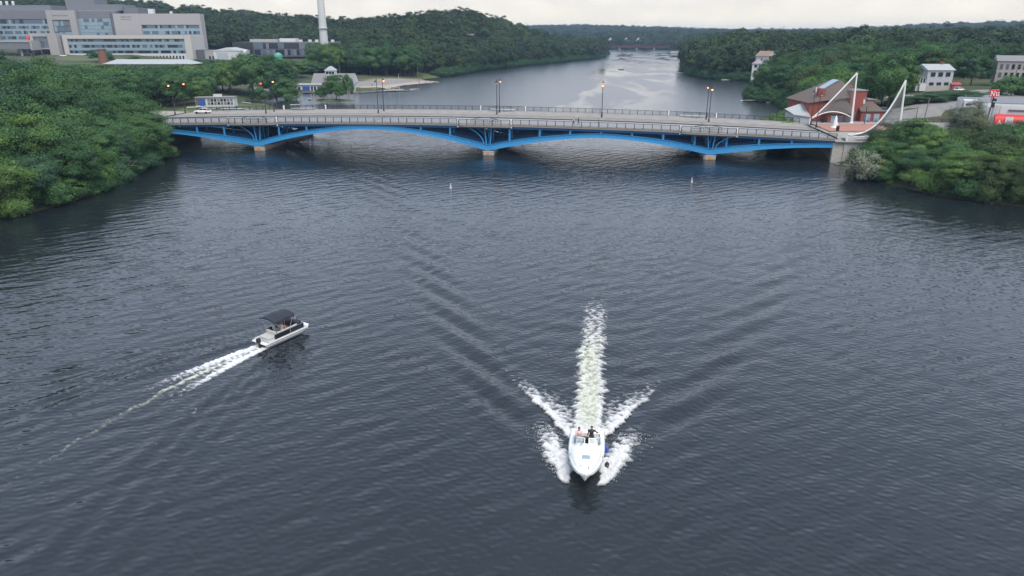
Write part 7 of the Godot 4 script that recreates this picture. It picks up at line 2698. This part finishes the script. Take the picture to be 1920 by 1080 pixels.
	for x in [-3.5, 0.0, 3.5]:
		slab(o, "post", x - 0.06, x + 0.06, -0.4, 1.5, 1.6, 1.5, M.wood_grey)
		slab(o, "post", x - 0.06, x + 0.06, -0.4, 1.5, -2.6, -2.7, M.wood_grey)
		slab(o, "bearer", x - 0.05, x + 0.05, 0.45, 0.55, 1.5, -2.6, M.wood_grey)
	for q in [[-100.5, -247.5, "white oar lying on the lawn left of the rack"], [-104.0, -284.0, "white plank propped on the grass behind the shed"]]:
		o = thing("plank", q[2], "plank", Vector3(q[0], land_height(q[0], q[1]) + 0.2, q[1]), 0.9)
		slab(o, "board", -0.3, 0.3, 0.0, 0.14, 3.0, -3.0, M.siding_white, 0.03)
	small_boat("motor_boat", "small dark boat with a hoop moored at the grey right-hand dock", Vector3(100.5, 0, -311.5), 1.7, 5.0, M.gelcoat)
	small_boat("motor_boat", "white boat moored under the trees right of the grey dock", Vector3(109.0, 0, -303.5), 1.5, 5.0, M.gelcoat)
	small_boat("motor_boat", "white boat at the short dock under the trees, right of the other", Vector3(115.0, 0, -296.0), 1.3, 4.6, M.gelcoat)
	small_boat("motor_boat", "white motor boat below the red-gabled house", Vector3(136.0, 0, -463.0), 1.6, 7.0, M.gelcoat)
	small_boat("motor_boat", "white cabin boat at the dock right of the motor boat", Vector3(142.5, 0, -461.5), 1.5, 6.0, M.gelcoat)
	small_boat("motor_boat", "white boat at the far dock on the right shore", Vector3(126.5, 0, -553), 1.4, 6.0, M.gelcoat)
	small_boat("canoe", "red canoe at the far dock on the right shore", Vector3(133.0, 0, -541), 1.1, 6.0, M.red_paint)
	small_boat("canoe", "long red-brown raft right of the red canoe", Vector3(137.5, 0, -530), 0.9, 7.0, M.orange_paint)
	small_boat("motor_boat", "tiny dark boat out in the middle of the far lake", Vector3(90.3, 0, -608.4), 1.4, 4.5, M.panel_slate)
	# swim buoys
	for q in [[-11.3, -128.2, "white stick buoy left of the middle pier"], [34.4, -133.7, "white stick buoy left of the right-hand pier"]]:
		o = thing("buoy", q[2], "buoy", Vector3(q[0], 0, q[1]))
		b = MB.new()
		b.lathe([Vector2(0, -0.5), Vector2(0.22, -0.4), Vector2(0.26, 0.0), Vector2(0.18, 0.35), Vector2(0.13, 0.5), Vector2(0.12, 1.05), Vector2(0, 1.1)], 10)
		put("float", b, M.siding_white, o)
		o.scale = Vector3.ONE * 0.8
		b = MB.new()
		b.lathe([Vector2(0.135, 0.72), Vector2(0.14, 0.74), Vector2(0.14, 0.84), Vector2(0.135, 0.86)], 10)
		put("band", b, M.orange_paint, o)
	# stones at the foot of the abutment
	var r := RandomNumberGenerator.new()
	r.seed = 9
	for k in 26:
		var q := from_deck(r.randf_range(70.0, 84.0), r.randf_range(-4.5, -0.8))
		if shore_distance(q.x, q.y) < -2.0:
			continue
		o = thing("boulder", "grey rubble stone at the foot of the right abutment", "boulder", Vector3(q.x, maxf(0.0, land_height(q.x, q.y)), q.y), r.randf() * TAU, "rubble stones below the abutment")
		b = MB.new()
		var rr := []
		var w := r.randf_range(0.3, 0.75)
		for t in [[0.5, -0.4], [1.0, -0.1], [0.9, 0.25], [0.4, 0.5]]:
			var ring := []
			for e in 7:
				var a := -TAU * e / 7.0
				ring.append(Vector3(cos(a) * w * t[0] * r.randf_range(0.8, 1.2), t[1] * w, sin(a) * w * t[0] * r.randf_range(0.8, 1.2)))
			rr.append(ring)
		b.loft(rr)
		put("stone", b, M.rubble, o)
	# the bare fallen branch on the left bank
	o = thing("dead_branch", "bare pale dead branch hanging over the water on the left bank", "branch", Vector3(-75.6, 1.6, -137.0), 0.6)
	b = MB.new()
	b.tube([Vector3(-3, 2.2, 0), Vector3(0, 1.2, 0.3), Vector3(2.4, 0.9, 1.0)], 0.10, 0.03, 5)
	for k in 6:
		b.tube([Vector3(-2.0 + k * 0.7, 1.9 - k * 0.17, 0.1 * k), Vector3(-1.2 + k * 0.7, 2.3 - k * 0.1, 0.7 - 0.35 * (k % 3)), Vector3(-0.4 + k * 0.75, 2.2 - k * 0.2, 1.2 - 0.8 * (k % 2))], 0.04, 0.012, 4)
	put("limbs", b, M.wood_grey, o)

func _ready() -> void:
	make_view()
	rng.seed = 7
	N1.seed = 1
	N1.frequency = 0.012
	N2.seed = 2
	N2.frequency = 0.01
	N3.seed = 3
	N3.frequency = 0.11
	N3.fractal_octaves = 2
	make_shore()
	make_materials()
	leaf_materials()
	make_land()
	make_water()
	make_roads()
	make_bridge()
	make_lamps()
	make_sails()
	make_hospital()
	make_houses()
	make_brick_building()
	make_white_building()
	make_lakeside()
	make_speedboat()
	make_pontoon()
	make_people()
	make_foam()
	make_small()
	make_protos()
	plant_left_bank()
	plant_right_bank()
	plant_parks()
	plant_right_woods()
	plant_hills()
